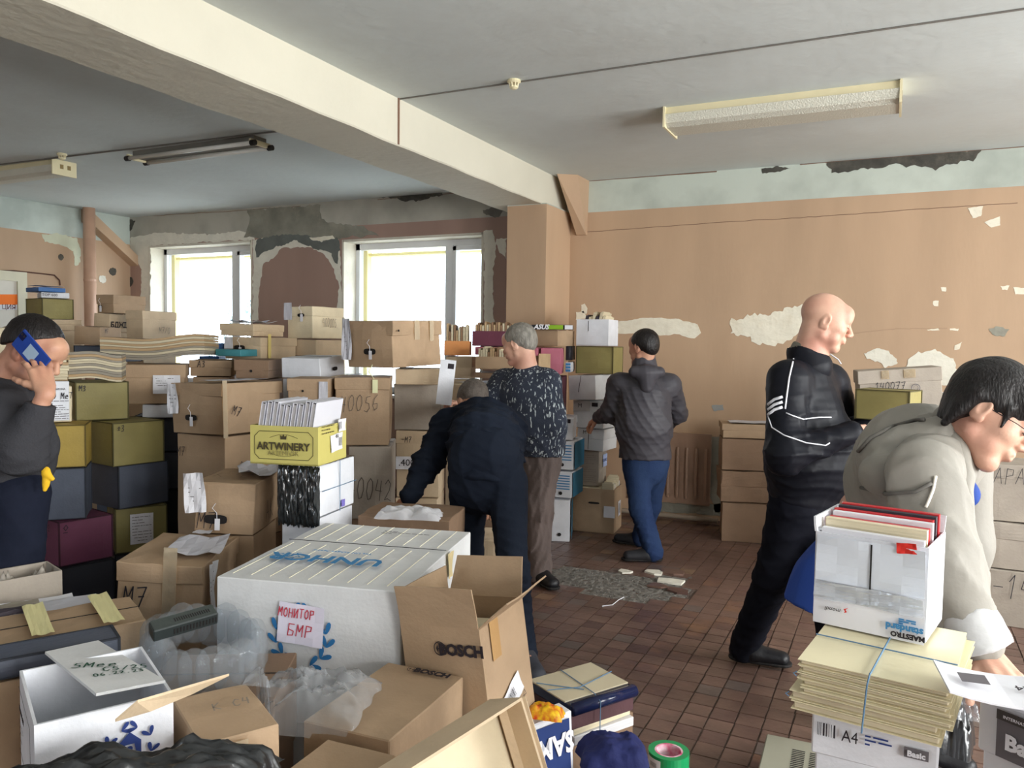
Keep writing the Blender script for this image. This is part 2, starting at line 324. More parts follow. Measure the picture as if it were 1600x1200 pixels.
BOXES = []; SUPS = []
def box(name, label, side, px, py, t, B, xl, xr, yb=None, on=None, z0=None, h=None, kind='plain', col='kraft', tx=0, ty=0, amp=.003, cat='box', group=None, lip=.07, bulge=.006, flaps='', tape=None, hole=None, sup=0, seed=None, taper=0, holetag=False, phi=None, dims=None, A0=None, colf=None, inside='kraftw', walls=.005, pin=None):
    if phi is None: A, phi, a, b, X, Y = solve_box(side, px, py, t, B, xl, xr)
    else:
        A = at(px, py, t) if A0 is None else np.array(A0, float); phi = math.radians(phi); a, b = dims; X = np.array([math.cos(phi), math.sin(phi), 0]); Y = np.array([-math.sin(phi), math.cos(phi), 0])
    if on is not None: z0 = on.top+.005
    if z0 is not None: h = A[2]-z0
    elif h is None: h = height_to(A, yb)
    sd = seed if seed is not None else int(abs(px*7+py*3)) % 9973
    c = A+(-X*a/2 if side == 'R' else X*a/2)+Y*b/2
    if (tx or ty) and pin is None:
        Rl = Matrix.Rotation(math.radians(tx), 3, 'X') @ Matrix.Rotation(math.radians(ty), 3, 'Y'); zb0 = A[2]-h
        for _ in range(30):
            zs = [A[2]+(Rl @ Vector((sx, sy, -h))).z for sx in ((-a, 0) if side == 'R' else (0, a)) for sy in (0, b)]
            if min(zs) >= zb0+.001: break
            h -= max(.001, zb0+.001-min(zs))
    H = BoxH(); H.a, H.b, H.h, H.A, H.phi, H.top, H.zb, H.c = a, b, h, A, math.degrees(phi), A[2], A[2]-h, c
    M = Mt((c[0], c[1], A[2]-h), H.phi)
    if tx or ty:
        piv = Vector(A.tolist()) if pin is None else Vector(M @ Vector(pin))
        R = Matrix.Rotation(phi, 4, 'Z') @ Matrix.Rotation(math.radians(tx), 4, 'X') @ Matrix.Rotation(math.radians(ty), 4, 'Y') @ Matrix.Rotation(-phi, 4, 'Z')
        M = Matrix.Translation(piv) @ R @ Matrix.Translation(-piv) @ M
    if tx or ty:
        cz = [(M @ Vector((sx*a/2, sy*b/2, q*h))).z for sx in (-1, 1) for sy in (-1, 1) for q in (0, 1)]; H.zb, H.top = min(cz), max(cz)
    H.M = M; H.o = empty(name, M, label, cat, group); m = cmat(col)
    H.m = m; H.pad = bulge*.9+amp*.9 if kind in ('plain', 'arch') else (amp*1.2 if kind == 'lid' else 0); H.kind = kind; H.lip = lip; H.label = label; BOXES.append(H)
    if kind in ('plain', 'lid', 'arch'):
        hb = h if kind != 'lid' else h-.004
        V, F = sheet_box(a-(.012 if kind == 'lid' else 0), b-(.012 if kind == 'lid' else 0), hb, sd, amp, 5, bulge, taper)
        bev(me('body', V, F, m, H.o))
    if kind == 'lid':
        V, F = sheet_box(a, b, lip, sd+3, amp*1.2, 5, .001)
        V = V+np.array([0, 0, h-lip]); bev(me('lid', V, F, m, H.o))
    if kind == 'arch':
        ed = MB(); e = .0035
        for sx in (-1, 1):
            for sy in (-1, 1): ed.box((sx*a/2-e, sy*b/2-e, 0), (sx*a/2+e, sy*b/2+e, h+.0015))
        for sy in (-1, 1): ed.box((-a/2, sy*b/2-e, h-e), (a/2, sy*b/2+e, h+.0012)); ed.box((-a/2, sy*b/2-e, 0), (a/2, sy*b/2+e, e))
        for sx in (-1, 1): ed.box((sx*a/2-e, -b/2, h-e), (sx*a/2+e, b/2, h+.0012))
        ed.go('edge_binding', mat('edge_binding', tuple(v*.35 for v in CB[col][:3])+(1,), var=0) if False else mat('binding_'+col, tuple(v*.3 for v in CB[col][:3])+(1,), var=.05), H.o)
    if kind == 'plain' and flaps == '' and amp < .009:
        s = MB(); s.box((-a/2+.004, -.001, h+.001), (a/2-.004, .001, h+.003)); s.go('flap_seam', DARK, H.o)
    if kind == 'open':
        w = walls; s = MB()
        s.box((-a/2, -b/2, 0), (a/2, -b/2+w, h)); s.box((-a/2, b/2-w, 0), (a/2, b/2, h)); s.box((-a/2, -b/2+w, 0), (-a/2+w, b/2-w, h)); s.box((a/2-w, -b/2+w, 0), (a/2, b/2-w, h)); s.box((-a/2, -b/2, 0), (a/2, b/2, .006))
        o = s.go('body', m, H.o)
        for f in flaps:
            face, ang, ln = f[:3]; skew = f[3] if len(f) > 3 else 0
            wd = (a if face in 'FB' else b)-.004
            T = {'F': Matrix.Translation((0, -b/2+w/2, h)) @ Matrix.Rotation(math.pi, 4, 'Z'), 'B': Matrix.Translation((0, b/2-w/2, h)),
                 'R': Matrix.Translation((a/2-w/2, 0, h)) @ Matrix.Rotation(-math.pi/2, 4, 'Z'), 'L': Matrix.Translation((-a/2+w/2, 0, h)) @ Matrix.Rotation(math.pi/2, 4, 'Z')}[face]
            T = T @ Matrix.Rotation(math.radians(ang), 4, 'X')
            q = 4; V = []; F = []
            for j in range(q+1):
                for i in range(q+1):
                    x = (i/q-.5)*(wd-2*skew*ln*j/q); V.append((x, ln*j/q, .006*wob([[x, ln*j/q, ang]], 16, sd+ord(face))[0]*j/q))
            for j in range(q):
                for i in range(q): k = j*(q+1)+i; F.append((k, k+1, k+q+2, k+q+1))
            fo = me('flap', V, F, m, H.o, T); sl = fo.modifiers.new('s', 'SOLIDIFY'); sl.thickness = .0045
    if tape:
        for f in (tape if isinstance(tape, str) else ''):
            if f == 'T': decal(H, 'T', .5, .5, a+.002, .05, TAPE, 'packing_tape', off=.0035, curl=0)
            if f == 'F': decal(H, 'F', .5, 1-.05/h, .05, .1, TAPE, 'packing_tape', off=.004, curl=0)
            if f == 'R': decal(H, 'R', .5, 1-.06/h, .05, .12, TAPE, 'packing_tape', off=.004, curl=0)
    for hl in (hole or []):
        f, u, v = hl[:3]; s = MB(); n = 14; wd, hg = (hl[3], hl[4]) if len(hl) > 3 else (.045, .016)
        s.add([(wd*math.copysign(abs(math.cos(k*2*math.pi/n))**.6, math.cos(k*2*math.pi/n)), hg*math.copysign(abs(math.sin(k*2*math.pi/n))**.6, math.sin(k*2*math.pi/n)), 0) for k in range(n)], [tuple(range(n))])
        s.go('hand_hole', DARK, H.o, fmat(H, f, u, v, 0, .0065))
        if holetag:
            g = MB(); g.tube([(0, .07, .004), (-.012, .05, .009), (.008, .03, .01), (.01, .0, .01)], .0015, 5); g.box((.0, -.045, .008), (.022, .005, .0095)); g.go('string_tag', PAPER, H.o, fmat(H, f, u, v, 0, .006))
    if sup: SUPS.append((H, sup, a, b, m, label, sd))
    return H

# ---------------------------------------------------------------- room shell
def wallmat(name, base, lo, hi, patch=.0, bandz=None, band=None, dark=None):
    m = mat(name, base, rough=.62, var=.09, scale=1.6, bump=.1, bscale=30, stretch=(1.6, 1.6, .35))
    N = m.node_tree.nodes; L = m.node_tree.links; p = N['Principled BSDF']
    cur = p.inputs['Base Color'].links[0].from_socket
    g = N.new('ShaderNodeNewGeometry'); sx = N.new('ShaderNodeSeparateXYZ'); L.new(g.outputs['Position'], sx.inputs[0])
    if patch:
        n = N.new('ShaderNodeTexNoise'); n.inputs['Scale'].default_value = .9; n.inputs['Detail'].default_value = 12; n.inputs['Roughness'].default_value = .72; L.new(g.outputs['Position'], n.inputs['Vector'])
        r = N.new('ShaderNodeValToRGB'); r.color_ramp.elements[0].position = patch; r.color_ramp.elements[1].position = patch+.03; L.new(n.outputs[0], r.inputs[0])
        mx = N.new('ShaderNodeMixRGB'); L.new(r.outputs[0], mx.inputs[0]); L.new(cur, mx.inputs[1]); mx.inputs[2].default_value = dark; cur = mx.outputs[0]
    if bandz:
        n = N.new('ShaderNodeTexNoise'); n.inputs['Scale'].default_value = 2.2; n.inputs['Detail'].default_value = 8; L.new(g.outputs['Position'], n.inputs['Vector'])
        r = N.new('ShaderNodeValToRGB'); r.color_ramp.elements[0].color = tuple(v*.72 for v in band[:3])+(1,); r.color_ramp.elements[1].color = band; r.color_ramp.elements[0].position = .35; r.color_ramp.elements[1].position = .6; L.new(n.outputs[0], r.inputs[0])
        mt = N.new('ShaderNodeMath'); mt.operation = 'GREATER_THAN'; mt.inputs[1].default_value = bandz; L.new(sx.outputs[2], mt.inputs[0])
        mx = N.new('ShaderNodeMixRGB'); L.new(mt.outputs[0], mx.inputs[0]); L.new(cur, mx.inputs[1]); L.new(r.outputs[0], mx.inputs[2]); cur = mx.outputs[0]
    L.new(cur, p.inputs['Base Color']); return m
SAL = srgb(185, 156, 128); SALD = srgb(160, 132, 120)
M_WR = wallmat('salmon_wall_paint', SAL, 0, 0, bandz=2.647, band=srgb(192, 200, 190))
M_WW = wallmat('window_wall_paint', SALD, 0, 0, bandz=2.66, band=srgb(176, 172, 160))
M_PL = wallmat('plain_salmon_paint', SAL, 0, 0)
M_WL = wallmat('left_wall_paint', SAL, 0, 0, bandz=2.60, band=srgb(196, 206, 198))
M_CE = mat('whitewashed_ceiling', srgb(208, 215, 214), rough=.8, var=.07, scale=.8, bump=.3, bscale=14, dirt=srgb(150, 140, 128), dirtamt=.25)
M_BM = mat('whitewashed_beam', srgb(208, 204, 188), rough=.8, var=.05, scale=1.5, bump=.5, bscale=16)
PLW = mat('bare_white_plaster', srgb(222, 218, 204), var=.08, scale=8, bump=.5, bscale=26)
PLG = mat('grey_cement_render', srgb(138, 136, 124), var=.25, scale=5, bump=.5, bscale=30, dirt=srgb(180, 172, 152), dirtamt=.6)
PLD = mat('dark_cement_patch', srgb(104, 108, 104), var=.12, scale=8, bump=.4, bscale=30)
MOLD = mat('black_mould_stain', srgb(74, 72, 66), var=.3, scale=14, bump=.2, dirt=srgb(110, 104, 92), dirtamt=.7)
PLC = mat('cream_filler_plaster', srgb(230, 224, 206), var=.06, scale=9, bump=.5, bscale=24, dirt=srgb(196, 180, 150), dirtamt=.5)
CRK = mat('crack_line', srgb(128, 100, 84), var=0, bump=0)

def struct(name, mb, m, parent=None):
    o = mb.go(name, m, parent)
    if parent is None: o['kind'] = 'structure'
    return o
w = MB()
def holed(w, x0, x1, holes, zt, y0, y1, ax='x'):
    cur = x0
    def bx_(a, b, z0, z1):
        if ax == 'x': w.box((a, y0, z0), (b, y1, z1))
        else: w.box((y0, a, z0), (y1, b, z1))
    for (a, b, z0, z1) in holes:
        bx_(cur, a, 0, zt); bx_(a, b, 0, z0); bx_(a, b, z1, zt); cur = b
    bx_(cur, x1, 0, zt)
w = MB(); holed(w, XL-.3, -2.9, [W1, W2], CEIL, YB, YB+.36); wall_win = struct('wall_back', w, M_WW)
w = MB(); w.box((-2.9, YB, 0), (XR+.3, YB+.36, CEIL)); wall_r = struct('wall_back_plain', w, M_WR)
w = MB(); w.box((XL-.3, YF-.3, 0), (XL, YB, CEIL)); wall_l = struct('wall_left', w, M_WL)
w = MB(); holed(w, YF-.3, YB, [(a, b, .85, 2.6) for a, b in RWIN], CEIL, XR, XR+.3, 'y'); struct('wall_right', w, mat('bounce_cutting_wall', srgb(128, 104, 90)))  # unseen wall, coloured dark to cut its bounced light
w = MB(); holed(w, XL, XR, [(a, b, .85, 2.6) for a, b in FILL_WIN], CEIL, YF-.3, YF); struct('wall_front', w, mat('bounce_cutting_wall', srgb(128, 104, 90), var=.1, scale=1))  # same dark colour, chosen to keep bounce off the box fronts
w = MB(); w.box((XL-.3, YF-.3, CEIL), (XR+.3, YB+.36, CEIL+.25)); ceil = struct('ceiling', w, M_CE)
# beams: one long main beam on the left of the middle bay
def beam(name, x0, x1, z0):
    n = 70; V = []; F = []
    for i in range(n+1):
        y = YF+(YB-YF)*i/n
        j = lambda k: .007*wob([[k*3, y, 0]], 7, 5)[0]
        hz = 0 if y < 5.8 else (y-5.8)*.04
        V += [(x1+j(1)*.3, y, CEIL+.01), (x1+j(2)*.3, y, z0+.004+j(3)), (x1-.006, y, z0+j(3)-.004), (x0+j(5)-hz*.6, y, z0+j(4)), (x0+j(6)-hz, y, CEIL+.01)]
    for i in range(n):
        for k in range(4): F.append((i*5+k, (i+1)*5+k, (i+1)*5+k+1, i*5+k+1))
    o = me(name, V, F, M_BM); o['kind'] = 'structure'; return o
def edge_x(px, py, z): return onz(px, py, z)[0]
BX0, BX1, BZ = -3.17, -2.695, 2.655
beam_o = beam('ceiling_beam', BX0, BX1, BZ)
j = MB(); yj = onx(621, 200, BX1)[1]; j.box((BX1-.001, yj, BZ), (BX1+.008, yj+.012, CEIL)); j.go('joint_line', CRK, beam_o)
# pillar under the beam and its painted gusset
pc = MB(); y0p = 6.12
pxl = ony(792, 400, y0p)[0]; pxr = ony(853, 400, y0p)[0]
pc.box((pxl, y0p, 0), (pxr, YB, BZ)); pillar = struct('pillar_back', pc, M_WR)
gz = ony(895, 367, YB-.05)[2]
gu = MB(); gy0 = YB-.38; gx0, gx1 = pxr+.02, pxr+.17
gu.add([(gx0, gy0, CEIL), (gx1, gy0+.1, CEIL), (gx1, YB, CEIL), (gx0, YB, CEIL), (gx0+.05, YB-.03, gz), (gx1-.01, YB-.03, gz), (gx1-.01, YB, gz), (gx0+.05, YB, gz)], [(0, 1, 5, 4), (1, 2, 6, 5), (2, 3, 7, 6), (3, 0, 4, 7), (4, 5, 6, 7), (0, 3, 2, 1)])
struct('pillar_gusset', gu, M_PL)

# windows on the back wall
PVC = mat('white_window_plastic', srgb(226, 228, 230), var=.03, bump=0, rough=.35)
REV = mat('window_reveal_plaster', srgb(214, 208, 192), var=.1, scale=4, bump=.3, dirt=srgb(150, 146, 140), dirtamt=.4)
GLASS = film('window_glass', (.97, .98, 1), .06, .02)
for wi, (x0, x1, z0, z1) in enumerate((W1, W2)):
    fy = YB+.2; root = MB()
    fr = MB(); t_ = .06
    for a in ((x0, z0, x0+t_, z1), (x1-t_, z0, x1, z1), (x0, z0, x1, z0+t_), (x0, z1-.075, x1, z1)): fr.box((a[0], fy, a[1]), (a[2], fy+.07, a[3]))
    wo_ = fr.go('window_%d' % (wi+1), PVC); wo_['kind'] = 'structure'
    xm = x0+(x1-x0)*(.73 if wi == 0 else .71)
    mu = MB(); mu.box((xm-.045, fy-.01, z0), (xm+.045, fy+.07, z1-.06)); mu.go('mullion', PVC, wo_)
    sash = MB(); s0, s1 = xm+.045, x1-t_
    for a in ((s0, z0+.06, s0+.035, z1-.08), (s1-.035, z0+.06, s1, z1-.08), (s0, z0+.06, s1, z0+.1), (s0, z1-.12, s1, z1-.08)): sash.box((a[0], fy-.02, a[1]), (a[2], fy+.05, a[3]))
    sash.go('sash', PVC, wo_)
    g1 = MB(); g1.box((x0+t_, fy+.03, z0+t_), (xm-.045, fy+.036, z1-.075)); g1.go('pane', GLASS, wo_)
    g1 = MB(); g1.box((s0+.035, fy+.03, z0+.1), (s1-.035, fy+.036, z1-.12)); g1.go('pane', GLASS, wo_)
    rv = MB(); e = .012
    rv.box((x0-e, YB-.005, z0), (x0+e, fy, z1+e)); rv.box((x1-e, YB-.005, z0), (x1+e, fy, z1+e)); rv.box((x0, YB-.005, z1-e), (x1, fy, z1+e)); rv.go('reveal', REV, wo_)
    sl = MB(); sl.box((x0, YB-.12, z0-.03), (x1, fy, z0)); sl.go('sill', PVC, wo_)
    ex = MB(); ex.box((x0+t_, fy+.1, z1-.13), (x1-t_, fy+.28, z1-.1)); ex.box((x0+t_-.01, fy+.08, z0), (x0+t_+.04, fy+.16, z1)); ex.go('outer_reveal', mat('yellow_outer_reveal', srgb(240, 224, 150), var=.05), wo_)
# right-hand windows (out of frame) give the room its daylight
for wi, (y0, y1) in enumerate(RWIN):
    fr = MB(); z0, z1 = .85, 2.6
    for a in ((y0, z0, y0+.06, z1), (y1-.06, z0, y1, z1), (y0, z0, y1, z0+.06), (y0, z1-.06, y1, z1), ((y0+y1)/2-.03, z0, (y0+y1)/2+.03, z1)): fr.box((XR+.1, a[0], a[1]), (XR+.16, a[2], a[3]))
    o = fr.go('window_%d' % (wi+3), PVC); o['kind'] = 'structure'

# floor: mortar bed, tiles picked apart where they can be seen
TILE = [mat('brick_red_tile', srgb(110, 86, 76), rough=.36, var=.28, scale=5, bump=.3, bscale=24, spec=.5, dirt=srgb(84, 62, 56), dirtamt=.7),
        mat('dark_red_tile', srgb(98, 74, 68), rough=.32, var=.25, scale=6, bump=.3, bscale=24, spec=.5, dirt=srgb(152, 112, 78), dirtamt=.6),
        mat('tan_tile', srgb(126, 102, 82), rough=.42, var=.25, scale=6, bump=.3, bscale=24, spec=.5, dirt=srgb(104, 66, 56), dirtamt=.8),
        mat('grey_worn_tile', srgb(104, 90, 84), rough=.4, var=.2, scale=5, bump=.3, bscale=24, spec=.5, dirt=srgb(82, 62, 58), dirtamt=.5)]
MORT = mat('floor_mortar', srgb(98, 84, 76), rough=.9, var=.25, scale=9, bump=.8, bscale=60)
fl = MB(); fl.box((XL-.3, YF-.3, -.25), (XR+.3, YB+.3, -.006)); floor = struct('floor', fl, MORT)
T0 = .103; rnd = random.Random(3)
patch = [onz(*p, 0)[:2] for p in ((820, 893), (875, 885), (985, 900), (1087, 903), (1071, 932), (1010, 941), (930, 930), (905, 917), (840, 915))]
def inpoly(x, y, P):
    c = False
    for i in range(len(P)):
        a, b = P[i], P[i-1]
        if (a[1] > y) != (b[1] > y) and x < (b[0]-a[0])*(y-a[1])/(b[1]-a[1])+a[0]: c = not c
    return c
singles = []; rest = [MB() for _ in TILE]; allt = []
for i in range(int((XR-XL)/T0)+1):
    for jx in range(int((YB-YF)/T0)+2):
        x = XL+(i+.5)*T0; y = YB-(jx+.5)*T0+ (.5*T0 if False else 0)
        if y < YF or inpoly(x, y, patch): continue
        pp = CM @ (np.array([x, y, 0])-CO)
        vis = pp[2] > .3 and 790 < 800+FPX*pp[0]/pp[2] < 1620 and 600+FPX*pp[1]/pp[2] < 1210
        allt.append((0 if vis else 1, pp[2], x, y))
allt.sort()
tm = []
for k in range(8):
    r = random.Random(k); e = T0/2-.003
    V = [(sx*(e+r.uniform(-.002, .001)), sy*(e+r.uniform(-.002, .001)), r.uniform(-.002, .001)) for sx, sy in ((-1, -1), (1, -1), (1, 1), (-1, 1))]
    Vb = [(v[0]*1.01, v[1]*1.01, -.016) for v in V]
    d = bpy.data.meshes.new('tile'); d.from_pydata(V+Vb, [], [(0, 1, 2, 3), (0, 4, 5, 1), (1, 5, 6, 2), (2, 6, 7, 3), (3, 7, 4, 0)]); d.materials.append(TILE[(0, 0, 0, 1, 1, 2, 2, 3)[k]]); tm.append(d)
def tk(x, y):
    q = mnoise.noise(Vector((x*.8, y*.8, 3)))+rnd.uniform(-.5, .5); d = math.hypot(x+.5, y-3.2)
    if q > .5: return 5
    if q < -.38: return 3 if d < 1.4 else 0
    return rnd.choice((0, 1, 2, 0, 1, 3) if rnd.random() < .9 else (7,))
for n_, (v_, dd, x, y) in enumerate(allt):
    k = tk(x, y)
    if n_ < 300:
        o = bpy.data.objects.new('tile', tm[k]); o.location = (x, y, rnd.uniform(-.001, .001)); o.rotation_euler = (rnd.uniform(-.006, .006), rnd.uniform(-.006, .006), rnd.uniform(-.01, .01)); COL.objects.link(o); o.parent = floor
    else:
        e = T0/2-.002; ki = (0, 0, 0, 1, 1, 2, 2, 3)[k]; z = rnd.uniform(-.001, .001)
        rest[ki].add([(x-e, y-e, z), (x+e, y-e, z), (x+e, y+e, z), (x-e, y+e, z), (x-e, y-e, -.015), (x+e, y-e, -.015), (x+e, y+e, -.015), (x-e, y+e, -.015)], [(0, 1, 2, 3), (0, 4, 5, 1), (1, 5, 6, 2), (2, 6, 7, 3), (3, 7, 4, 0)])
for ki, r in enumerate(rest):
    o = r.go('tile_field', TILE[ki], floor); o['kind'] = 'stuff'
# bare patch of rubble where tiles are missing
rb = MB(); rr = random.Random(11)
xs = [p[0] for p in patch]; ys = [p[1] for p in patch]
GR = mat('cement_rubble', srgb(120, 116, 110), var=.3, scale=20, bump=.8, bscale=90)
gn = 40; V = []; F = []; ok = {}
for a_ in range(gn*2+1):
    for b_ in range(gn+1):
        x = min(xs)+(max(xs)-min(xs))*a_/(gn*2); y = min(ys)-.03+(max(ys)-min(ys)+.06)*b_/gn
        V.append((x, y, -.004+.006*mnoise.noise(Vector((x*30, y*30, 0)))))
for a_ in range(gn*2):
    for b_ in range(gn): k = a_*(gn+1)+b_; F.append((k, k+gn+1, k+gn+2, k+1))
me('rubble_bed', V, F, GR, floor)
for _ in range(900):
    x = rr.uniform(min(xs), max(xs)); y = rr.uniform(min(ys), max(ys))
    if not inpoly(x, y, patch): continue
    s = rr.uniform(.003, .011); rb.box((x-s, y-s, -.012), (x+s, y+s*rr.uniform(.5, 1.2), -.012+s*1.2))
o = rb.go('rubble', GR, floor); o['kind'] = 'stuff'
for k, (px, py, w_, h_, r_, m_) in enumerate(((1052, 893, .13, .1, 20, TILE[0]), (1022, 894, .1, .07, 50, PLW), (1048, 908, .14, .08, 12, PLW), (1030, 915, .12, .07, -10, TILE[0]), (1060, 922, .13, .09, 8, TILE[1]), (975, 893, .08, .05, 30, PLW))):
    p = onz(px, py, .004); q = [(p[0]+w_*a*.5+rr.uniform(-.02, .02), p[1]+h_*b*.5+rr.uniform(-.015, .015), -.002) for a, b in ((-1, -1), (.2, -1.2), (1, -.8), (1, .7), (0, 1), (-1, .9))]
    o = poly_slab('tile_shard', q, (0, 0, 1), .012, m_, floor)
    o.name = 'broken_tile'
p = onz(945, 949, 0); s = MB(); s.tube([onz(941, 947, .003), onz(957, 945, .004), onz(967, 937, .01), onz(975, 933, .02)], .0025, 5)
tag(s.go('string', PAPER), 'short white string end lying on the tiles by the bare patch', 'string')

# wall repairs: thin irregular plaster skins on the back wall
def wp(name, pts, m, parent=None, Y=YB, th=.003, jit=.012, seg=.05, seed=1):
    parent = parent or (wall_win if np.mean([p[0] for p in pts]) < 800 else wall_r)
    P = [ony(x, y, Y-.0005) for x, y in pts]
    return poly_slab(name, P, (0, -1, 0), th, m, parent, jit, seg, seed)
wp('plaster_patch', [(967, 503), (1000, 497), (1060, 498), (1090, 507), (1095, 520), (1085, 530), (1062, 522), (1040, 524), (1010, 522), (966, 521)], PLC, seed=2, jit=.006)
wp('plaster_patch', [(1143, 499), (1172, 497), (1200, 493), (1230, 482), (1262, 478), (1262, 520), (1215, 536), (1180, 538), (1168, 525), (1143, 521)], PLC, seed=3, jit=.02, seg=.04)
wp('plaster_patch', [(1350, 552), (1370, 545), (1388, 548), (1403, 567), (1385, 572), (1362, 562)], PLW, seed=4, jit=.012, seg=.03)
wp('plaster_patch', [(1418, 562), (1435, 550), (1460, 547), (1490, 560), (1497, 590), (1497, 602), (1420, 600)], PLW, seed=5, jit=.012, seg=.04)
for k, p in enumerate([[(1512, 325), (1536, 322), (1533, 338), (1520, 341)], [(1538, 347), (1562, 338), (1563, 352), (1548, 356)], [(1563, 447), (1577, 446), (1574, 453), (1566, 453)], [(1583, 449), (1600, 450), (1600, 460), (1586, 460)],
                       [(1470, 450), (1478, 449), (1478, 456), (1472, 455)], [(1458, 471), (1466, 470), (1466, 478), (1459, 478)], [(1492, 540), (1503, 534), (1499, 546), (1491, 547)], [(1484, 513), (1499, 514), (1497, 517), (1484, 516)],
                       [(1448, 515), (1466, 513), (1468, 516), (1450, 517)], [(908, 476), (914, 474), (918, 482), (916, 491), (909, 488)], [(900, 488), (912, 486), (918, 498), (900, 500)], [(1112, 633), (1130, 632), (1131, 641), (1115, 642)]]):
    wp('paint_chip', p, PLC if k != 11 else mat('blue_grey_scrape', srgb(150, 152, 150), var=.1), seed=20+k, jit=.004, seg=.03, th=.002)
wp('cement_spot', [(1545, 514), (1560, 510), (1578, 515), (1570, 526), (1556, 525)], PLG, seed=9, jit=.01, seg=.03)
wp('mould_stain', [(1293, 252), (1340, 244), (1400, 240), (1470, 236), (1535, 231), (1525, 246), (1490, 258), (1440, 262), (1400, 256), (1340, 268), (1300, 270)], MOLD, seed=10, jit=.02, seg=.05, th=.002)
wp('mould_stain', [(1190, 263), (1215, 260), (1236, 262), (1210, 271), (1192, 271)], MOLD, seed=11, jit=.008, seg=.03, th=.002)
def crack(pts, Y=YB+.001, r=.0035, parent=wall_r, j=.006):
    s = MB(); P = []
    for (x0, y0), (x1, y1) in zip(pts[:-1], pts[1:]):
        for i in range(12): P.append((x0+(x1-x0)*i/12, y0+(y1-y0)*i/12+random.uniform(-1, 1)*j*100))
    P.append(pts[-1]); s.tube([ony(x, y, Y) for x, y in P], r, 4); s.go('crack', CRK, parent)
crack([(898, 364), (1150, 346), (1300, 337), (1450, 326), (1590, 317)])
crack([(900, 284), (1120, 268)], r=.006, parent=wall_r, j=.003); crack([(1250, 257), (1600, 229)], r=.005, j=.003)
crack([(1330, 521), (1400, 514), (1480, 513)], r=.002, j=.004)
# window wall: bare plaster round the windows and cement patches
wp('plaster_patch', [(203, 382), (236, 374), (236, 384), (235, 470), (228, 500), (220, 470), (222, 420), (208, 400)], PLW, seed=12, jit=.012, seg=.06)
wp('plaster_patch', [(395, 376), (440, 368), (530, 374), (536, 480), (540, 500), (527, 502), (529, 450), (523, 420), (505, 395), (480, 386), (440, 388), (430, 400), (412, 412), (405, 450), (404, 500), (395, 500)], PLW, seed=13, jit=.014, seg=.07)
wp('plaster_patch', [(756, 362), (768, 360), (776, 385), (770, 420), (772, 455), (772, 505), (757, 508)], PLW, seed=14, jit=.012, seg=.05)
wp('plaster_patch', [(776, 375), (791, 372), (791, 405), (783, 398), (778, 388)], PLW, seed=15, jit=.012, seg=.05, th=.002)
wp('cement_render', [(386, 328), (470, 322), (500, 320), (502, 345), (560, 354), (592, 366), (535, 373), (480, 378), (440, 372), (402, 372), (382, 372), (390, 350)], PLG, seed=16, jit=.016, seg=.07, th=.004)
wp('cement_patch', [(402, 374), (425, 368), (450, 366), (480, 368), (500, 378), (528, 370), (532, 390), (528, 412), (521, 408), (519, 395), (490, 388), (462, 376), (440, 384), (420, 390), (402, 402), (399, 390)], PLD, seed=17, jit=.012, seg=.05, th=.006)
wp('plaster_patch', [(203, 372), (240, 364), (330, 366), (395, 360), (398, 374), (330, 378), (236, 384), (204, 388)], PLW, seed=18, jit=.012, seg=.07, th=.002)
wp('plaster_patch', [(484, 372), (520, 368), (524, 373), (498, 377), (490, 376)], PLC, seed=19, jit=.006, seg=.05, th=.009)
wp('mould_stain', [(555, 309), (600, 304), (690, 300), (692, 305), (670, 309), (660, 313), (630, 316), (620, 309)], MOLD, seed=21, jit=.012, seg=.05, th=.003)
wp('mould_stain', [(755, 330), (775, 322), (787, 328), (780, 338), (762, 337)], mat('soft_grey_stain', srgb(120, 116, 108), var=.3), seed=22, jit=.012, seg=.03, th=.002)
wp('mould_stain', [(203, 343), (212, 345), (206, 360), (202, 362)], MOLD, seed=23, jit=.01, seg=.04, th=.003)
crack([(240, 337), (330, 332), (470, 322)], r=.004, parent=wall_win, j=.006); crack([(590, 312), (735, 300)], r=.004, parent=wall_win, j=.002)
# a rough plaster repair on the left wall and dark rosettes near the corner
def wpl(name, pts, m, seed, jit=.01, seg=.04, th=.003):
    return poly_slab(name, [onx(x, y, XL+.0005) for x, y in pts], (1, 0, 0), th, m, wall_l, jit, seg, seed)
wpl('plaster_patch', [(65, 366), (90, 364), (120, 372), (127, 395), (126, 410), (117, 415), (115, 392), (90, 380), (68, 378)], mat('pale_green_plaster', srgb(205, 208, 184), var=.08), 31)
for k, (px, py, r_) in enumerate(((160, 436, .05), (176, 424, .05), (197, 440, .07), (95, 402, .03))):
    c = onx(px, py, XL+.001) if px < 190 else ony(px+5, py, YB-.001); nrm = (1, 0, 0) if px < 190 else (0, -1, 0)
    pts = [c+(np.array([0, math.cos(q), math.sin(q)]) if px < 190 else np.array([math.cos(q), 0, math.sin(q)]))*r_ for q in np.linspace(0, 6.28, 9)[:-1]]
    poly_slab('broken_socket_hole', pts, nrm, .006, PLW if k == 0 else MOLD, wall_l if px < 190 else wall_win, .008, .03, 40+k)

